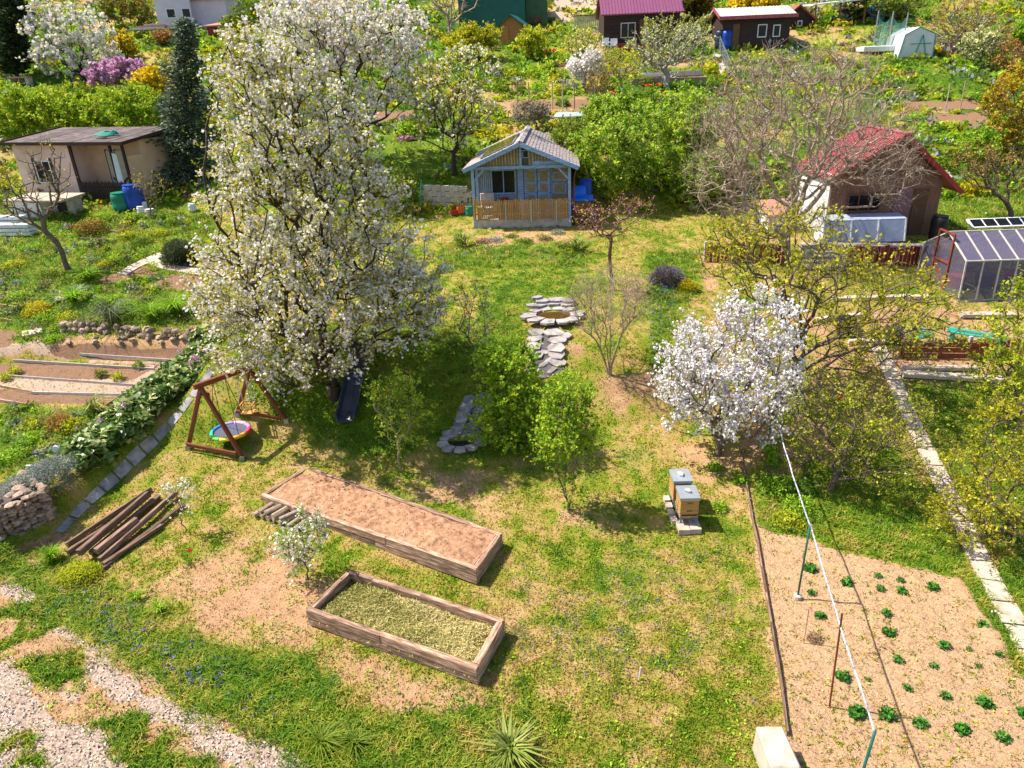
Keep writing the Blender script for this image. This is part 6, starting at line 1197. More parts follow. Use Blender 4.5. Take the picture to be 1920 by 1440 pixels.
tree('orange_twig_tree', 'open tree with orange brown twigs at the right edge above the greenhouse', 'tree', (1900, 412), [(1880, 320, 60, 50), (1830, 300, 40, 40)], [('foliage', 'B_orange', .9, .1, .09, .6, 'leaf'), ('foliage', 'L_yg', .5, .1, .08, .6, 'leaf')], n=260, r=.1, seed=57, fork=.35, step=.35)
bush('green_shrub', 'bright green shrub on the bank right of the red roofed house', 'shrub', (1850, 310), [(1835, 275, 34, 26)], [('foliage', 'L_green', 2.8, .14, .14, .6, 'leaf')], n=110, seed=58)
tree('limewashed_tree', 'pruned tree with white limewashed trunk below the purple roofed cottage', 'tree', (1250, 168), [(1245, 105, 55, 25), (1290, 80, 45, 35), (1215, 80, 40, 30)], [('blossom', 'B_cream', 2.2, .12, .12, .8, 'leaf'), ('foliage', 'L_mid', 1.8, .12, .12, .6, 'leaf')], n=320, r=.18, bark='bark_white', seed=59, fork=.35, step=.4, w=.3, tipr=.012)
tree('espalier_tree', 'tree with many tall upright shoots before the purple roofed cottage', 'tree', (1262, 110), [(1215, 60, 16, 30), (1235, 50, 16, 30), (1262, 60, 18, 30), (1290, 55, 16, 32), (1315, 50, 16, 30)], [('foliage', 'L_yg', 2.6, .06, .13, .5, 'leaf'), ('blossom', 'B_cream', 1.4, .06, .12, .8, 'leaf')], n=160, r=.1, seed=60, fork=.15, step=.35, w=.9, stems=3, tipr=.02, jit=.03)
tree('white_plum_tree', 'small rounded tree densely covered in white blossom in the back garden', 'tree', (1098, 168), [(1097, 122, 34, 26)], [('blossom', 'B_white', 2.4, .15, .17, .9, 'blob')], n=160, r=.07, bark='bark_white', seed=61, step=.35)
tree('currant_tree', 'brown twigged round shrub in front of the small white tree', 'shrub', (1125, 208), [(1122, 158, 27, 30)], [('foliage', 'B_orange', .8, .12, .11, .6, 'leaf'), ('foliage', 'L_mid', .6, .12, .1, .6, 'leaf')], n=170, r=.05, seed=62, step=.3)
tree('young_cherry', 'yellow green young tree with whitish trunk right of the small white tree', 'tree', (1168, 182), [(1165, 125, 38, 28), (1150, 105, 25, 16)], [('foliage', 'L_yg', 1.3, .13, .14, .6, 'leaf'), ('foliage', 'L_gold', .8, .13, .13, .6, 'leaf')], n=150, r=.07, bark='bark_white', seed=63, step=.35)
tree('gooseberry_tree', 'pale flowering tree left of the white garden chairs', 'tree', (1095, 112), [(1090, 78, 40, 24)], [('foliage', 'L_yg', 1.5, .16, .16, .6, 'leaf'), ('blossom', 'B_cream', .7, .16, .15, .8, 'leaf')], n=150, r=.07, seed=64, step=.4)
bush('yellow_bush', 'round yellow green bush right of the brown tool shed', 'shrub', (995, 112), [(998, 78, 22, 24)], [('foliage', 'L_yg', 4, .16, .17, .6, 'leaf')], n=100, seed=65)
bush('yellow_bush', 'yellow green bushy shrub left of the brown tool shed', 'shrub', (900, 112), [(890, 75, 35, 30), (860, 85, 30, 28), (915, 70, 25, 22)], [('foliage', 'L_yg', 2.2, .18, .17, .6, 'leaf'), ('foliage', 'L_gold', 1.8, .18, .16, .6, 'leaf')], n=190, seed=66)
tree('bare_tree', 'bare pale tree with forked trunks before the green metal shed', 'tree', (845, 62), [(850, 0, 60, 40), (820, -10, 40, 40)], [('bud', 'L_brown', .4, .2, .1, .5, 'leaf')], n=170, r=.16, bark='bark_pale', seed=67, stems=3, fork=.5, step=.6, tipr=.02)
tree('round_green_tree', 'dark green leafy tree over the brown shed at top right', 'tree', (1640, 42), [(1640, 5, 45, 24), (1690, 8, 45, 24), (1605, 0, 25, 20)], [('foliage', 'L_mid', 3.0, .3, .28, .6, 'leaf')], n=220, r=.16, seed=68, step=.6)
tree('brown_tree', 'brownish budding tree right of the film greenhouse', 'tree', (1800, 92), [(1800, 35, 70, 45), (1760, 70, 40, 40), (1850, 60, 50, 40)], [('foliage', 'B_orange', .6, .2, .16, .6, 'leaf'), ('foliage', 'L_gold', .9, .2, .16, .6, 'leaf')], n=420, r=.16, bark='bark_pale', seed=69, step=.5, tipr=.015)
tree('pale_blossom_tree', 'pale blossoming small tree beside the purple flowers at right', 'tree', (1840, 125), [(1835, 85, 35, 30)], [('blossom', 'B_cream', 1.3, .18, .16, .9, 'blob'), ('foliage', 'L_mid', .8, .18, .16, .6, 'leaf')], n=150, r=.08, seed=70, step=.4)
tree('rose_twig_bush', 'reddish twigged bush above the rust coloured tree at right edge', 'shrub', (1895, 135), [(1890, 105, 35, 28)], [('foliage', 'B_orange', 1.6, .16, .13, .6, 'leaf')], n=160, r=.05, bark='rosetwig', seed=71, step=.35)
bush('clipped_bush', 'rounded bright green bush cut by the right frame edge', 'shrub', (1915, 85), [(1915, 62, 16, 18)], [('foliage', 'L_green', 4, .2, .2, .6, 'leaf')], n=70, seed=72)
bush('forsythia', 'golden yellow clipped shrub row above the red trim shed', 'shrub', (1420, 20), [(1420, 4, 40, 12), (1380, 12, 10, 6)], [('blossom', 'B_yellow', 4, .3, .3, .7, 'blob')], n=90, seed=73)
bush('hillside_bush', 'pinkish twigged bush left of the white house', 'shrub', (265, 50), [(255, 18, 30, 26), (215, 20, 30, 22)], [('foliage', 'B_orange', 1.2, .25, .2, .6, 'leaf'), ('foliage', 'L_mid', 1.8, .25, .22, .6, 'leaf')], n=150, seed=74)
bush('hillside_bush', 'green shrub between the upper cherry and the white house wing', 'shrub', (455, 90), [(440, 50, 28, 30), (470, 30, 30, 30)], [('foliage', 'L_mid', 2.4, .22, .2, .6, 'leaf')], n=120, seed=75)
bush('hillside_bush', 'orange brown bush on the long board table terrace', 'shrub', (310, 82), [(308, 70, 20, 8)], [('foliage', 'B_orange', 4, .16, .16, .6, 'leaf')], n=60, seed=76)
bush('hillside_bush', 'grey brown thicket below the brown bed behind the cabin', 'shrub', (995, 245), [(995, 212, 36, 18)], [('foliage', 'L_brown', 1.4, .16, .12, .5, 'leaf'), ('foliage', 'L_grey', .8, .16, .12, .5, 'leaf')], n=150, seed=77)
bush('green_shrub', 'green bushy shrub beneath the pear tree', 'shrub', (760, 255), [(765, 240, 25, 14), (790, 236, 22, 14)], [('foliage', 'L_green', 4, .14, .14, .6, 'leaf')], n=70, seed=78)
bush('bramble_thicket', 'dark tangled shrub in the shade left of the grey wall', 'shrub', (740, 395), [(745, 350, 45, 35)], [('foliage', 'L_mid', 1.6, .13, .11, .6, 'leaf')], n=150, seed=79)
tree('bare_tree', 'bare twiggy thicket tree left of the big bare tree', 'tree', (1375, 385), [(1350, 250, 70, 90), (1380, 330, 60, 40)], [('bud', 'L_brown', .15, .1, .06, .6, 'leaf')], n=420, r=.08, bark='bark_pale', seed=80, stems=5, fork=.2, step=.35, tipr=.009, jit=.09)
# middle distance back gardens: many little bushes of their own
GB = []
SB = [(1000, 132, 16, 10, 'L_green'), (1028, 128, 14, 9, 'L_mid'), (962, 135, 18, 12, 'L_yg'), (975, 165, 15, 12, 'L_mid'), (1010, 160, 18, 12, 'L_green'), (1045, 165, 16, 12, 'L_yg'), (940, 160, 18, 12, 'L_mid'), (1055, 190, 14, 8, 'L_mid'), (1150, 228, 20, 12, 'L_mid'), (1190, 205, 16, 9, 'L_green'), (1335, 150, 14, 16, 'L_green'), (1330, 125, 14, 12, 'L_yg'), (930, 205, 20, 14, 'L_mid'), (900, 235, 24, 14, 'L_green'), (1720, 215, 18, 9, 'L_green'), (1780, 255, 22, 12, 'L_green'), (1700, 280, 22, 14, 'L_yg'), (1760, 300, 26, 14, 'L_mid'), (1820, 345, 25, 14, 'L_gold'), (1660, 155, 18, 10, 'L_mid'), (1720, 165, 20, 10, 'L_mid'), (60, 110, 14, 10, 'B_yellow'), (5, 130, 14, 12, 'B_yellow'), (1755, 90, 10, 10, 'L_yg'), (1060, 110, 12, 8, 'L_green'), (445, 108, 20, 14, 'L_yg'), (1025, 100, 20, 8, 'L_mid')]
SL = places(SB, [(112, 'in the farthest row of bushes'), (136, 'in the second farthest row of bushes'), (158, 'in the row behind the small white tree'), (180, 'in the row below the small white tree'), (207, 'around the brown soil bed'), (240, 'just above the cabin roof level'), (400, 'on the slope at right')], 'small bush')
for k, (px, py, rx, ry, mt) in enumerate(SB):
    where = ['in the back garden behind the cabin', 'on the slope at right', 'at upper left'][0 if 900 < px < 1350 else 1 if px > 1350 else 2]
    nm = {'L_green': 'bright green', 'L_mid': 'mid green', 'L_yg': 'yellow green', 'L_gold': 'golden', 'B_yellow': 'yellow flowering'}[mt]
    b_ = P(px, py+ry*.9); c = V(px, py, b_.y); s = (V(px+rx, py, b_.y)-c).length; u = unit(260); u[:, 2] = np.abs(u[:, 2])*ry/rx*1.5; pts_ = u*(rng.random(260)**.4)[:, None]*s
    v, f, q = kites(pts_, .17, .6, t=np.clip(.25+.5*rng.random(260)+.2*u[:, 2], 0, 1)); o = np_mesh('small_bush', v, f, M[mt], None, q); o.location = b_; tag(o, SL[k].replace('small bush', 'small %s bush' % nm), 'bush', 'small bushes %s' % where)
# ---------------------------------------------------------------- garden plants
POT = [(1518, 1068, 1), (1588, 1094, 1.1), (1523, 1114, .9), (1538, 1157, .85), (1645, 1082, .8), (1650, 1105, .9), (1690, 1110, .95), (1688, 1090, .6), (1747, 1103, 1), (1661, 1152, .95), (1666, 1188, .9), (1684, 1239, .9), (1579, 1271, .9), (1770, 1213, .8), (1842, 1174, .9), (1817, 1219, .55), (1871, 1229, .55), (1773, 1308, .7), (1845, 1321, .95), (1608, 1340, 1.1), (1663, 1343, 1.1), (1725, 1359, 1.05), (1803, 1371, 1.05), (1879, 1386, 1.05), (1627, 1275, .45), (1750, 1250, .6), (1700, 1292, .6), (1833, 1250, .5), (1917, 1340, 1)]
BP = [(1100, 'in the rearmost row'), (1130, 'in the second row'), (1200, 'in the third row'), (1260, 'in the fourth row'), (1330, 'in the fifth row'), (1500, 'in the front row')]
big = places([q for q in POT if q[2] > .7], BP, 'young potato plant'); small = places([q for q in POT if q[2] <= .7], [(1230, 'in the rear half of the bed'), (1500, 'in the front half of the bed')], 'small sparse seedling')
for k, (px, py, s) in enumerate(POT):
    lb = (big if s > .7 else small).pop(0)
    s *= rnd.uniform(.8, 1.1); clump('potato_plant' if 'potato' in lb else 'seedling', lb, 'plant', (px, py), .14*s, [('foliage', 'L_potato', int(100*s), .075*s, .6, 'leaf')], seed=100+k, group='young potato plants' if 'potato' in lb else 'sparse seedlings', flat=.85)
swords('sword_plant', 'big striped sword leaved plant at the bottom edge of the lawn', 'plant', (958, 1420), 34, 'L_yucca', 150, w=.045, lean=1.1)
swords('sword_plant', 'sword leaved plant left of the cabin porch', 'plant', (866, 462), 30, 'L_yucca', 70, w=.05, lean=1.1)
swords('sword_plant', 'sword leaved plant under the right end of the cabin porch', 'plant', (1081, 470), 30, 'L_yucca', 80, w=.05, lean=1.1)
swords('sword_plant', 'spiky dark plant above the bergenia bank at left', 'plant', (178, 775), 32, 'L_yucca', 60, w=.04, lean=1.0)
swords('red_hot_poker', 'arching dark clump drooping over the rubble wall at left', 'plant', (212, 606), 48, 'L_rosemary', 130, w=.03, lean=1.3)
swords('grass_clump', 'tufted blue green grass clump on the bottom verge', 'plant', (605, 1400), 24, 'L_mid', 160, w=.018, lean=1.2)
swords('grass_clump', 'second tufted grass clump on the verge right of the first', 'plant', (665, 1400), 20, 'L_mid', 160, w=.018, lean=1.2)
swords('daffodil_clump', 'bright green daffodil leaves at the near end of the beam pile', 'plant', (100, 1055), 28, 'L_green', 220, w=.022, lean=.6)
swords('daffodil_clump', 'smaller daffodil leaf clump on the verge below the soil patch', 'plant', (258, 1125), 18, 'L_green', 60, w=.025, lean=.8)
swords('daffodil_clump', 'third daffodil leaf clump on the verge, lower right of the others', 'plant', (298, 1148), 18, 'L_green', 60, w=.025, lean=.8)
swords('day_lily_clump', 'lush leaf clump on the left terrace right of the slab', 'plant', (140, 570), 34, 'L_green', 150, w=.04, lean=.9)
swords('day_lily_clump', 'lush leaf clump under the leaning tree', 'plant', (165, 528), 30, 'L_green', 120, w=.04, lean=.9)
swords('day_lily_clump', 'broad lush leaf clump above the rubble wall', 'plant', (285, 600), 36, 'L_green', 190, w=.04, lean=.9)
swords('day_lily_clump', 'broad lush leaf clump right of the drooping dark clump', 'plant', (330, 590), 36, 'L_green', 190, w=.04, lean=.9)
def bank(name, label, cat, line, width, height, mat, n, leaf, asp, up=1.2, flowers=None, group=None, kind='stuff', dzc=0, needle=False):
    pts = [P(*q) for q in line]; pl_ = poly_line(pts, .05); k = rng.integers(0, len(pl_)-1, n); c = np.array([pl_[i] for i in k]); a = rng.uniform(0, 2*np.pi, n); r = np.sqrt(rng.random(n))*width*(.75+.5*fbm(c[:, 0], c[:, 1], .7, 44)); c[:, 0] += r*np.cos(a); c[:, 1] += r*np.sin(a)
    hgt = height*np.sqrt(np.clip(1-(r/width/1.25)**2, 0, 1))*(.6+.6*fbm(c[:, 0], c[:, 1], .5, 45, 2)); c[:, 2] = H(c[:, 0], c[:, 1])+hgt*rng.uniform(.55, 1.05, n)+dzc
    v, f, q = kites(c, leaf, asp, up=up, t=np.clip(.12+.85*rng.random(n)+.25*(fbm(c[:, 0], c[:, 1], .3, 46)-.5), 0, 1), fold=.12)
    o = np_mesh(name, v, f, M[mat], None, q); tag(o, label, cat, group, kind); return c
c = bank('bergenia_bank', 'long bank of glossy round bergenia leaves above the slab path', 'ground cover', [(155, 868), (210, 826), (270, 772), (318, 732), (358, 700), (388, 665)], .72, .55, 'L_bergenia', 6000, .2, .9)
for k in range(9):
    i = int(rng.integers(0, len(c))); cl = [(300, 716), (345, 690), (372, 700), (392, 690), (378, 705), (242, 793), (198, 822), (275, 770), (365, 712)][k]; q = P(*cl); o_ = unit(26)*.07; v, f, t_ = blobs(o_, .05, rng.random(26)); o = np_mesh('bergenia_flower', v, f, M['B_pink'], None, t_); o.location = q+Vector((0, 0, .55)); tag(o, 'pink bergenia flower head, %s' % ('above the lowest soil bed end', 'upper left of the swing frame', 'in the upper cluster, centre', 'in the upper cluster, highest', 'in the upper cluster, lowest', 'in the middle of the bank', 'near the lower end by the markers', 'just above the middle of the bank', 'left of the upper cluster')[k], 'flower', 'pink bergenia flowers')
bank('silver_cushion', 'silver grey cushion plant draped over the dry stone wall', 'plant', [(55, 945), (85, 930), (120, 915)], .55, .55, 'L_grey', 15000, .045, .3, up=.3, kind=None, dzc=.28)
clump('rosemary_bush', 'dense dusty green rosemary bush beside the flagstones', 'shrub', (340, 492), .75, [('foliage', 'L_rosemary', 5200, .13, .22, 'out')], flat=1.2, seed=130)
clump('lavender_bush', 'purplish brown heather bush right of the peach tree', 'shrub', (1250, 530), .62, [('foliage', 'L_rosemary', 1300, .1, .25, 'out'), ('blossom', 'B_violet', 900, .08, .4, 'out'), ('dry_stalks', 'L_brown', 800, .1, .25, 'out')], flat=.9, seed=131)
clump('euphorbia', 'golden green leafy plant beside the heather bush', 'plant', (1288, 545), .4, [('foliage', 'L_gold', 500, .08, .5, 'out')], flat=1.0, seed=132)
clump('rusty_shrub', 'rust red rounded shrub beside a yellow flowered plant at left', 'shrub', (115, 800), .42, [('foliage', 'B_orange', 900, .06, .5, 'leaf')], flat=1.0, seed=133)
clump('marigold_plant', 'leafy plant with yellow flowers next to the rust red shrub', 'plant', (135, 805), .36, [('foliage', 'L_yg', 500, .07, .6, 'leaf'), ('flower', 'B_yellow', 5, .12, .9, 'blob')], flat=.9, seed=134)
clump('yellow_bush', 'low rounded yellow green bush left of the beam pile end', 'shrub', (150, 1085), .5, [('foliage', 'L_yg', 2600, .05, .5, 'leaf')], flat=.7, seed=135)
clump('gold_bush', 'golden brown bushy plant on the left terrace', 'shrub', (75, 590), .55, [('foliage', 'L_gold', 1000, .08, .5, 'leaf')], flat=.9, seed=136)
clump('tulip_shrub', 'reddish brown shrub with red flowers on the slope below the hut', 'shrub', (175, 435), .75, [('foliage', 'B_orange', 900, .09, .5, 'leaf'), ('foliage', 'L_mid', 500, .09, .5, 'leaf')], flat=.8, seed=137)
for (px, py, lb) in ((143, 440, 'red tulips beside the reddish shrub on the left slope'), (350, 1058, 'red tulip with leaves on the bare patch left of the beds'), (1590, 768, 'bright red tulips under the gnarled apple tree'), (1575, 770, 'small red tulips left of the bright ones under the apple tree'), (1190, 108, 'orange red tulip cluster left of the limewashed tree'), (1150, 196, 'orange red tulips in the lower back garden'), (1222, 182, 'pair of orange tulips beside the limewashed trunk'), (1035, 115, 'row of red tulips below the yellow bush in the back garden')):
    far = py < 300; q = P(px, py); t = thing('tulip_clump', lb, 'flowers', q); s = 2.2 if far else 1; v, f, tt = blades(np.array([[0, 0, 0.]]), .28*s, .04*s, .5, 26, .5, spread=.07*s); np_mesh('leaves', v, f, M['L_green'], t, tt)
    n = 1 if px == 350 else 6; c = rng.normal(size=(n, 3))*[.12*s, .12*s, .03]+[0, 0, .32*s]; v, f, tt = blobs(c, .10*s, np.full(n, .8)); np_mesh('flower', v, f, M['B_red'], t, tt)
clump('pink_flower_cushion', 'magenta flowers in the grass between cherry and pear tree', 'flowers', (762, 262), .5, [('x', 'B_pink', 200, .15, .8, 'blob')], seed=140, flat=.4)
clump('pink_flower_cushion', 'purple pink cushion of flowers right of the film greenhouse', 'flowers', (1768, 92), .9, [('x', 'B_pink', 260, .2, .8, 'blob')], seed=141, flat=.5)
clump('dried_bush', 'small dark dried bush beside the thin stake in the potato bed', 'plant', (1525, 1200), .16, [('x', 'L_brown', 150, .09, .15, 'leaf')], seed=142, flat=1.1)
for k, (px, py) in enumerate(((12, 712), (190, 706), (222, 712), (262, 690), (30, 700))): clump('onion_tuft', ('leftmost low tuft in the lowest soil bed', 'bushy tuft in the middle of the pale path bed', 'bushy tuft right of the middle one in the lowest bed', 'tuft at the right end above the pale path', 'second tuft from the left edge in the soil bed')[k], 'plant', (px, py), .22, [('x', 'L_mid' if k % 2 else 'L_yg', 160, .1, .3, 'out')], seed=150+k, flat=1.1, group='herb tufts in the soil beds')
WB = ((1500, 960, .5, 'L_green'), (1455, 920, .5, 'L_green'), (1475, 985, .45, 'L_yg'), (1340, 880, .25, 'L_green'), (1390, 905, .25, 'L_green'), (1348, 955, .25, 'L_green'), (1450, 870, .35, 'L_green'), (1440, 845, .3, 'L_green'))
WL = ['big weed bush just right of the pipe frame post top', 'weed bush left of the white pipe beyond the edging', 'yellow green weed bush at the far end of the potato bed', 'small weed bush at the foot of the white apple tree', 'small weed bush nearest the lawn edging behind the beehives', 'small weed bush right beside the beehives', 'weed bush under the upper end of the white pipe', 'little weed bush by the farthest green post']
for k, (px, py, s, mt) in enumerate(WB): clump('weed_bush', WL[k], 'plant', (px, py), s, [('x', mt, int(900*s), .07, .5, 'leaf')], seed=160+k, flat=.8, group='weed bushes at the lawn edging' if px < 1400 else 'weed bushes beyond the edging')
HC = ((60, 470, .6, 'L_green'), (90, 520, .5, 'L_mid'), (200, 410, .6, 'L_green'), (255, 410, .5, 'L_green'), (240, 445, .45, 'L_yg'), (270, 455, .45, 'L_mid'), (300, 440, .4, 'L_yg'), (40, 560, .5, 'L_green'), (90, 600, .6, 'L_green'), (130, 600, .55, 'L_yg'), (200, 570, .6, 'L_green'), (245, 580, .6, 'L_green'), (370, 580, .55, 'L_green'), (30, 500, .5, 'L_yg'), (200, 500, .4, 'L_gold'), (100, 640, .35, 'L_green'), (60, 830, .5, 'L_green'), (25, 860, .5, 'L_green'), (90, 850, .4, 'L_grey'), (150, 545, .4, 'L_grey'))
HL = places(HC, [(420, 'right under the pink hut'), (460, 'on the slope below the hut'), (530, 'around the leaning tree'), (575, 'on the middle of the terrace'), (660, 'above the rubble wall'), (900, 'in the lawn above the stone wall')], 'leafy herb clump')
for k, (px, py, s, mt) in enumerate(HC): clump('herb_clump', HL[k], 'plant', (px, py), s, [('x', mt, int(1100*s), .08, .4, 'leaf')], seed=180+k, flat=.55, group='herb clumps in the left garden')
RP = ((930, 452, .4, 'L_grey'), (960, 445, .3, 'L_mid'), (1022, 450, .35, 'L_rosemary'), (1046, 438, .35, 'L_grey'), (985, 455, .4, 'L_mid'), (1055, 462, .4, 'L_mid'), (905, 455, .35, 'L_brown'))
RL = places(RP, [(700, 'under the cabin porch')], 'low rockery plant')
for k, (px, py, s, mt) in enumerate(RP): clump('rockery_plant', RL[k], 'plant', (px, py), s, [('x', mt, int(900*s), .07, .4, 'leaf')], seed=210+k, flat=.5, group='rockery plants below the cabin')
def inpoly(x, y, poly):
    ins = np.zeros(x.shape, bool); n = len(poly)
    for i in range(n):
        ax, ay = poly[i]; bx, by = poly[(i+1) % n]; ins ^= ((ay > y) != (by > y)) & (x < (bx-ax)*(y-ay)/((by-ay) or 1e-9)+ax)
    return ins
def keep(x, y):
    k = np.ones(x.shape, bool)
    for p in keepout: k &= ~inpoly(x, y, p)
    return k
# undergrowth: masses of little plants nobody could count, on the terraces and in the gardens behind
def undergrowth(name, n, y0, y1, sel, size, leaf, per, mats, flat=.6, kk=.8, label=None):
    x, y = sample(n, y0, y1, kk); k = keep(x, y); x, y = x[k], y[k]; mk = masks(x, y); k = rng.random(len(x)) < sel(x, y, mk); x, y = x[k], y[k]; n_ = len(x); ch = rng.integers(0, len(mats), n_)
    for j, mt in enumerate(mats):
        q = ch == j; m_ = int(q.sum())
        if not m_: continue
        s = size*rng.uniform(.5, 1.5, m_)*(1+.012*np.maximum(0, y[q]-20)); X = np.repeat(np.stack([x[q], y[q]], 1), per, 0); S = np.repeat(s, per); u = unit(m_*per); u[:, 2] = np.abs(u[:, 2]); r = rng.random(m_*per)**.45; c = np.zeros((m_*per, 3)); c[:, :2] = X+u[:, :2]*(r*S)[:, None]; c[:, 2] = np.repeat(H(x[q], y[q]), per)+u[:, 2]*r*S*flat*np.repeat(rng.uniform(.6, 1.6, m_), per)
        tt = np.clip(np.repeat(rng.uniform(.1, .8, m_), per)+rng.normal(0, .15, m_*per)+.2*u[:, 2]*r, 0, 1); v, f, t_ = kites(c, leaf*(1+.02*np.maximum(0, X[:, 1]-20)), .55, t=tt); o = np_mesh(name, v, f, M[mt], None, t_); o['kind'] = 'stuff'; o['label'] = label or name.replace('_', ' ')
undergrowth('garden_undergrowth', 8500, 33, 120, lambda x, y, mk: (fbm(x, y, 3.5, 160, 3) > .40)*(1-mk[3])*(.3+.7*mk[0]), .42, .19, 25, ['L_green', 'L_mid', 'L_yg', 'L_mid', 'L_green', 'L_brown', 'L_green', 'L_yg', 'L_gold', 'L_grey'])
undergrowth('terrace_undergrowth', 5200, 15, 34, lambda x, y, mk: (x < -6)*mk[5]*(fbm(x, y, 1.1, 161, 3) > .45)*.9, .24, .085, 42, ['L_green', 'L_green', 'L_yg', 'L_mid', 'L_rosemary', 'L_grey', 'L_brown'], 1.0)
undergrowth('bank_undergrowth', 4200, 14, 36, lambda x, y, mk: (x > -8)*np.clip(mk[5]*.4+(y > 33)*.6, 0, 1)*(fbm(x, y, .9, 162, 3) > .56), .16, .07, 34, ['L_green', 'L_mid', 'L_mid', 'L_yg'], .6)
undergrowth('verge_weeds', 3600, 6.2, 15, lambda x, y, mk: mk[5]*(fbm(x, y, .5, 163, 3) > .5)*.7+mk[6]*.25, .10, .045, 26, ['L_green', 'L_mid', 'L_yg', 'L_brown'], .7)
undergrowth('bed_weeds', 5200, 6.2, 13, lambda x, y, mk: mk[4]*(fbm(x, y, .8, 164, 3) > .42)*.5, .06, .04, 8, ['L_yg', 'L_gold', 'L_mid'], .3)
# ---------------------------------------------------------------- grass and small scatter
def grass(name, n, y0, y1, wfun, h, w_, lean, nb, tfun, spread, kind='grass'):
    x, y = sample(n, y0, y1); k = keep(x, y); x, y = x[k], y[k]; mk = masks(x, y); p = wfun(x, y, mk); k = rng.random(len(x)) < p; x, y = x[k], y[k]; mk = [a[k] for a in mk]
    hh = h*(.7+.6*fbm(x, y, .4, 120))*(1+.022*np.maximum(0, y-15)); v, f, q = blades(pts_on(x, y, -.01), hh, w_*(1+.04*np.maximum(0, y-13)), lean, nb, tfun(x, y, mk), spread=spread, tri=h < .1 or y0 > 30)
    o = np_mesh(name, v, f, M['grass'], None, q); o['kind'] = 'stuff'; o['label'] = name.replace('_', ' '); return o
lawn_w = lambda x, y, mk: np.clip((1-mk[1]*.93)*(1-mk[2])*(1-mk[3])*(1-mk[5]*.6)*(.35+.8*mk[0])*np.where(y > 60, .4, 1), 0, 1)
tg = lambda x, y, mk: np.clip(.08+.78*mk[0]+.7*(fbm(x, y, .16, 130, 2)-.5), 0, 1)
grass('short_lawn_grass', 230000, 6.2, 34, lawn_w, .055, .017, .9, 3, tg, .03)
lush_w = lambda x, y, mk: np.clip(mk[5]*(1-mk[3])*(1-mk[4])+mk[6]*.6, 0, 1)
grass('long_verge_grass', 80000, 6.2, 34, lush_w, .15, .02, .9, 4, lambda x, y, mk: np.clip(.70+.5*(fbm(x, y, .5, 131, 3)-.5)*1.6-.35*(fbm(x, y, .3, 133, 2) > .62), 0, 1), .04)
far_w = lambda x, y, mk: np.clip((1-mk[1])*(1-mk[3])*(.2+mk[0]), 0, 1)
grass('far_meadow_grass', 34000, 33, 110, far_w, .12, .05, .8, 3, tg, .09)
def tiny(name, n, sel, mat, size, dz, label=None, y0=6.2, y1=34, asp=.9, up=0):
    x, y = sample(n, y0, y1); k = keep(x, y); x, y = x[k], y[k]; mk = masks(x, y); k = rng.random(len(x)) < sel(x, y, mk); x, y = x[k], y[k]; s = size*(1+.03*np.maximum(0, y-13)); c = pts_on(x, y); c[:, 2] += rng.uniform(.2, 1, len(x))*dz
    if not len(x): return
    v, f, q = kites(c, s, asp, up=up); o = np_mesh(name, v, f, M[mat], None, q); o['kind'] = 'stuff'; o['label'] = label or name.replace('_', ' ')
tiny('leafy_weeds', 90000, lambda x, y, mk: (fbm(x, y, .3, 140, 2) > .54)*(1-mk[2])*(1-mk[4]*.8)*(1-mk[3])*.8, 'L_green', .055, .05, up=1.5, asp=.5)
tiny('dry_thatch', 80000, lambda x, y, mk: (mk[0] < .5)*(1-mk[2])*(1-mk[3])*(1-mk[4]*.7)*.8, 'L_brown', .07, .05, asp=.12)
Rm = {}
blue1 = Reg([(140, 1110), (240, 1130), (330, 1200), (420, 1260), (500, 1340), (450, 1360), (330, 1290), (200, 1200), (130, 1150)], .3, .6, .4, 201)
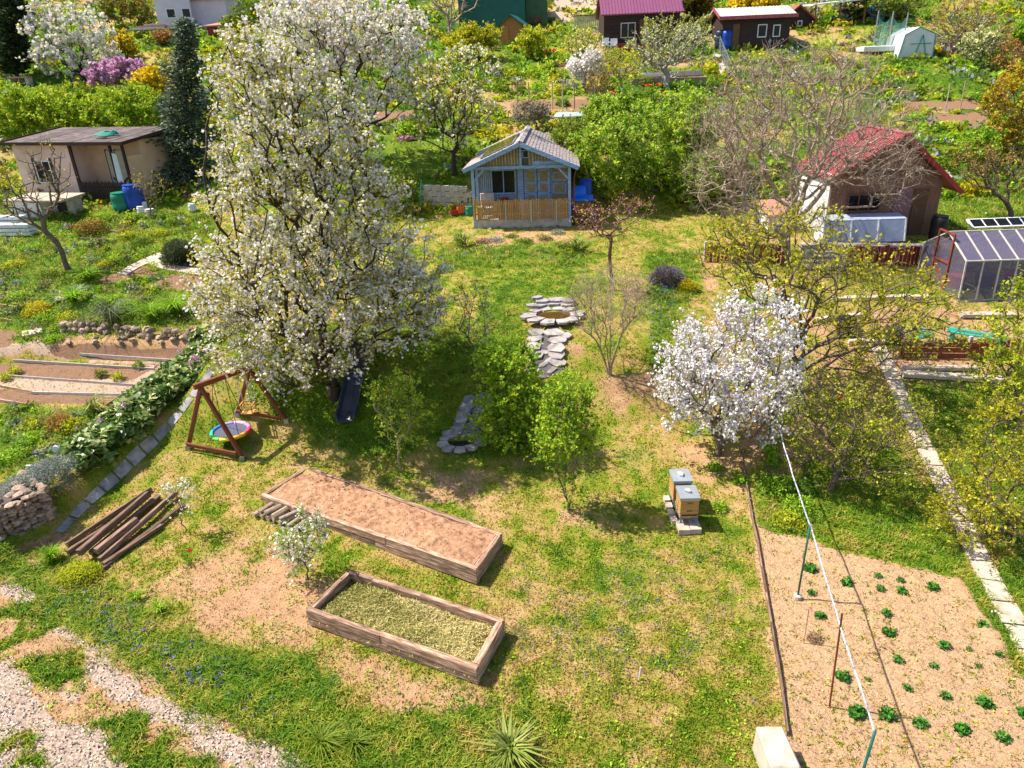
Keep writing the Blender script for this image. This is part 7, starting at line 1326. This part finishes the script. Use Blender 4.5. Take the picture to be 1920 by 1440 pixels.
blue2 = Reg([(1215, 520), (1280, 520), (1245, 620), (1235, 720), (1210, 720), (1208, 620)], .2, .5, .4, 202); blue3 = Reg([(850, 460), (1100, 470), (1100, 490), (850, 485)], .2, .5, .4, 203)
viol = Reg([(960, 1040), (1380, 1040), (1400, 1300), (1300, 1280), (1000, 1250), (960, 1350), (940, 1200)], .5, 1.5, .8, 204)
tiny('blue_muscari_flowers', 90000, lambda x, y, mk: np.maximum.reduce([blue1(x, y)*(fbm(x, y, .3, 150) > .47), blue2(x, y), blue3(x, y)*.5]), 'B_blue', .042, .14)
tiny('violet_ground_flowers', 90000, lambda x, y, mk: viol(x, y)*(fbm(x, y, .45, 151, 2) > .48), 'B_violet', .03, .05)
tiny('white_daisies', 90000, lambda x, y, mk: (x > 4.5)*mk[5]*(fbm(x, y, .8, 152) > .55)*.12, 'B_white', .04, .12)
tiny('yellow_dandelions', 60000, lambda x, y, mk: np.maximum(mk[6]*.03, (x < -8)*mk[5]*.02)+(x > 6)*mk[5]*.008, 'B_yellow', .055, .08)
x, y = sample(60000, 6.0, 16, .8); mk = masks(x, y); k = rng.random(len(x)) < mk[2]*.95; x, y = x[k], y[k]; v, f, q = kites(pts_on(x, y, .012), .05, .75, up=.4, fold=.3); np_mesh('gravel_stones', v, f, M['gravel'], None, q)['kind'] = 'stuff'
x, y = sample(70000, 6.2, 24, .75); mk = masks(x, y); k = rng.random(len(x)) < np.clip(mk[1]*.5+mk[3]-mk[2], 0, 1)*keep(x, y); x, y = x[k], y[k]; v, f, q = kites(pts_on(x, y, .008), .03, .85, up=.5, fold=.3); np_mesh('earth_clods', v, f, M['clod2'], None, q)['kind'] = 'stuff'
for p, q, lb in (((1198, 1275), (1203, 1262), 'small white stake standing in the lawn below the beehives'),):
    a = P(*p); o = MB().tube([a, a+Vector((0.02, 0, .3))], .012, 6).build('stake', M['white_paint'], None); tag(o, lb, 'stake')
for o in list(bpy.data.objects):
    if o.type == 'MESH' and o.name.startswith('x'): o.name = 'plant'
print('TRIS', sum(len(o.data.polygons)*2 for o in bpy.data.objects if o.type == 'MESH'), 'OBJ', len(bpy.data.objects))
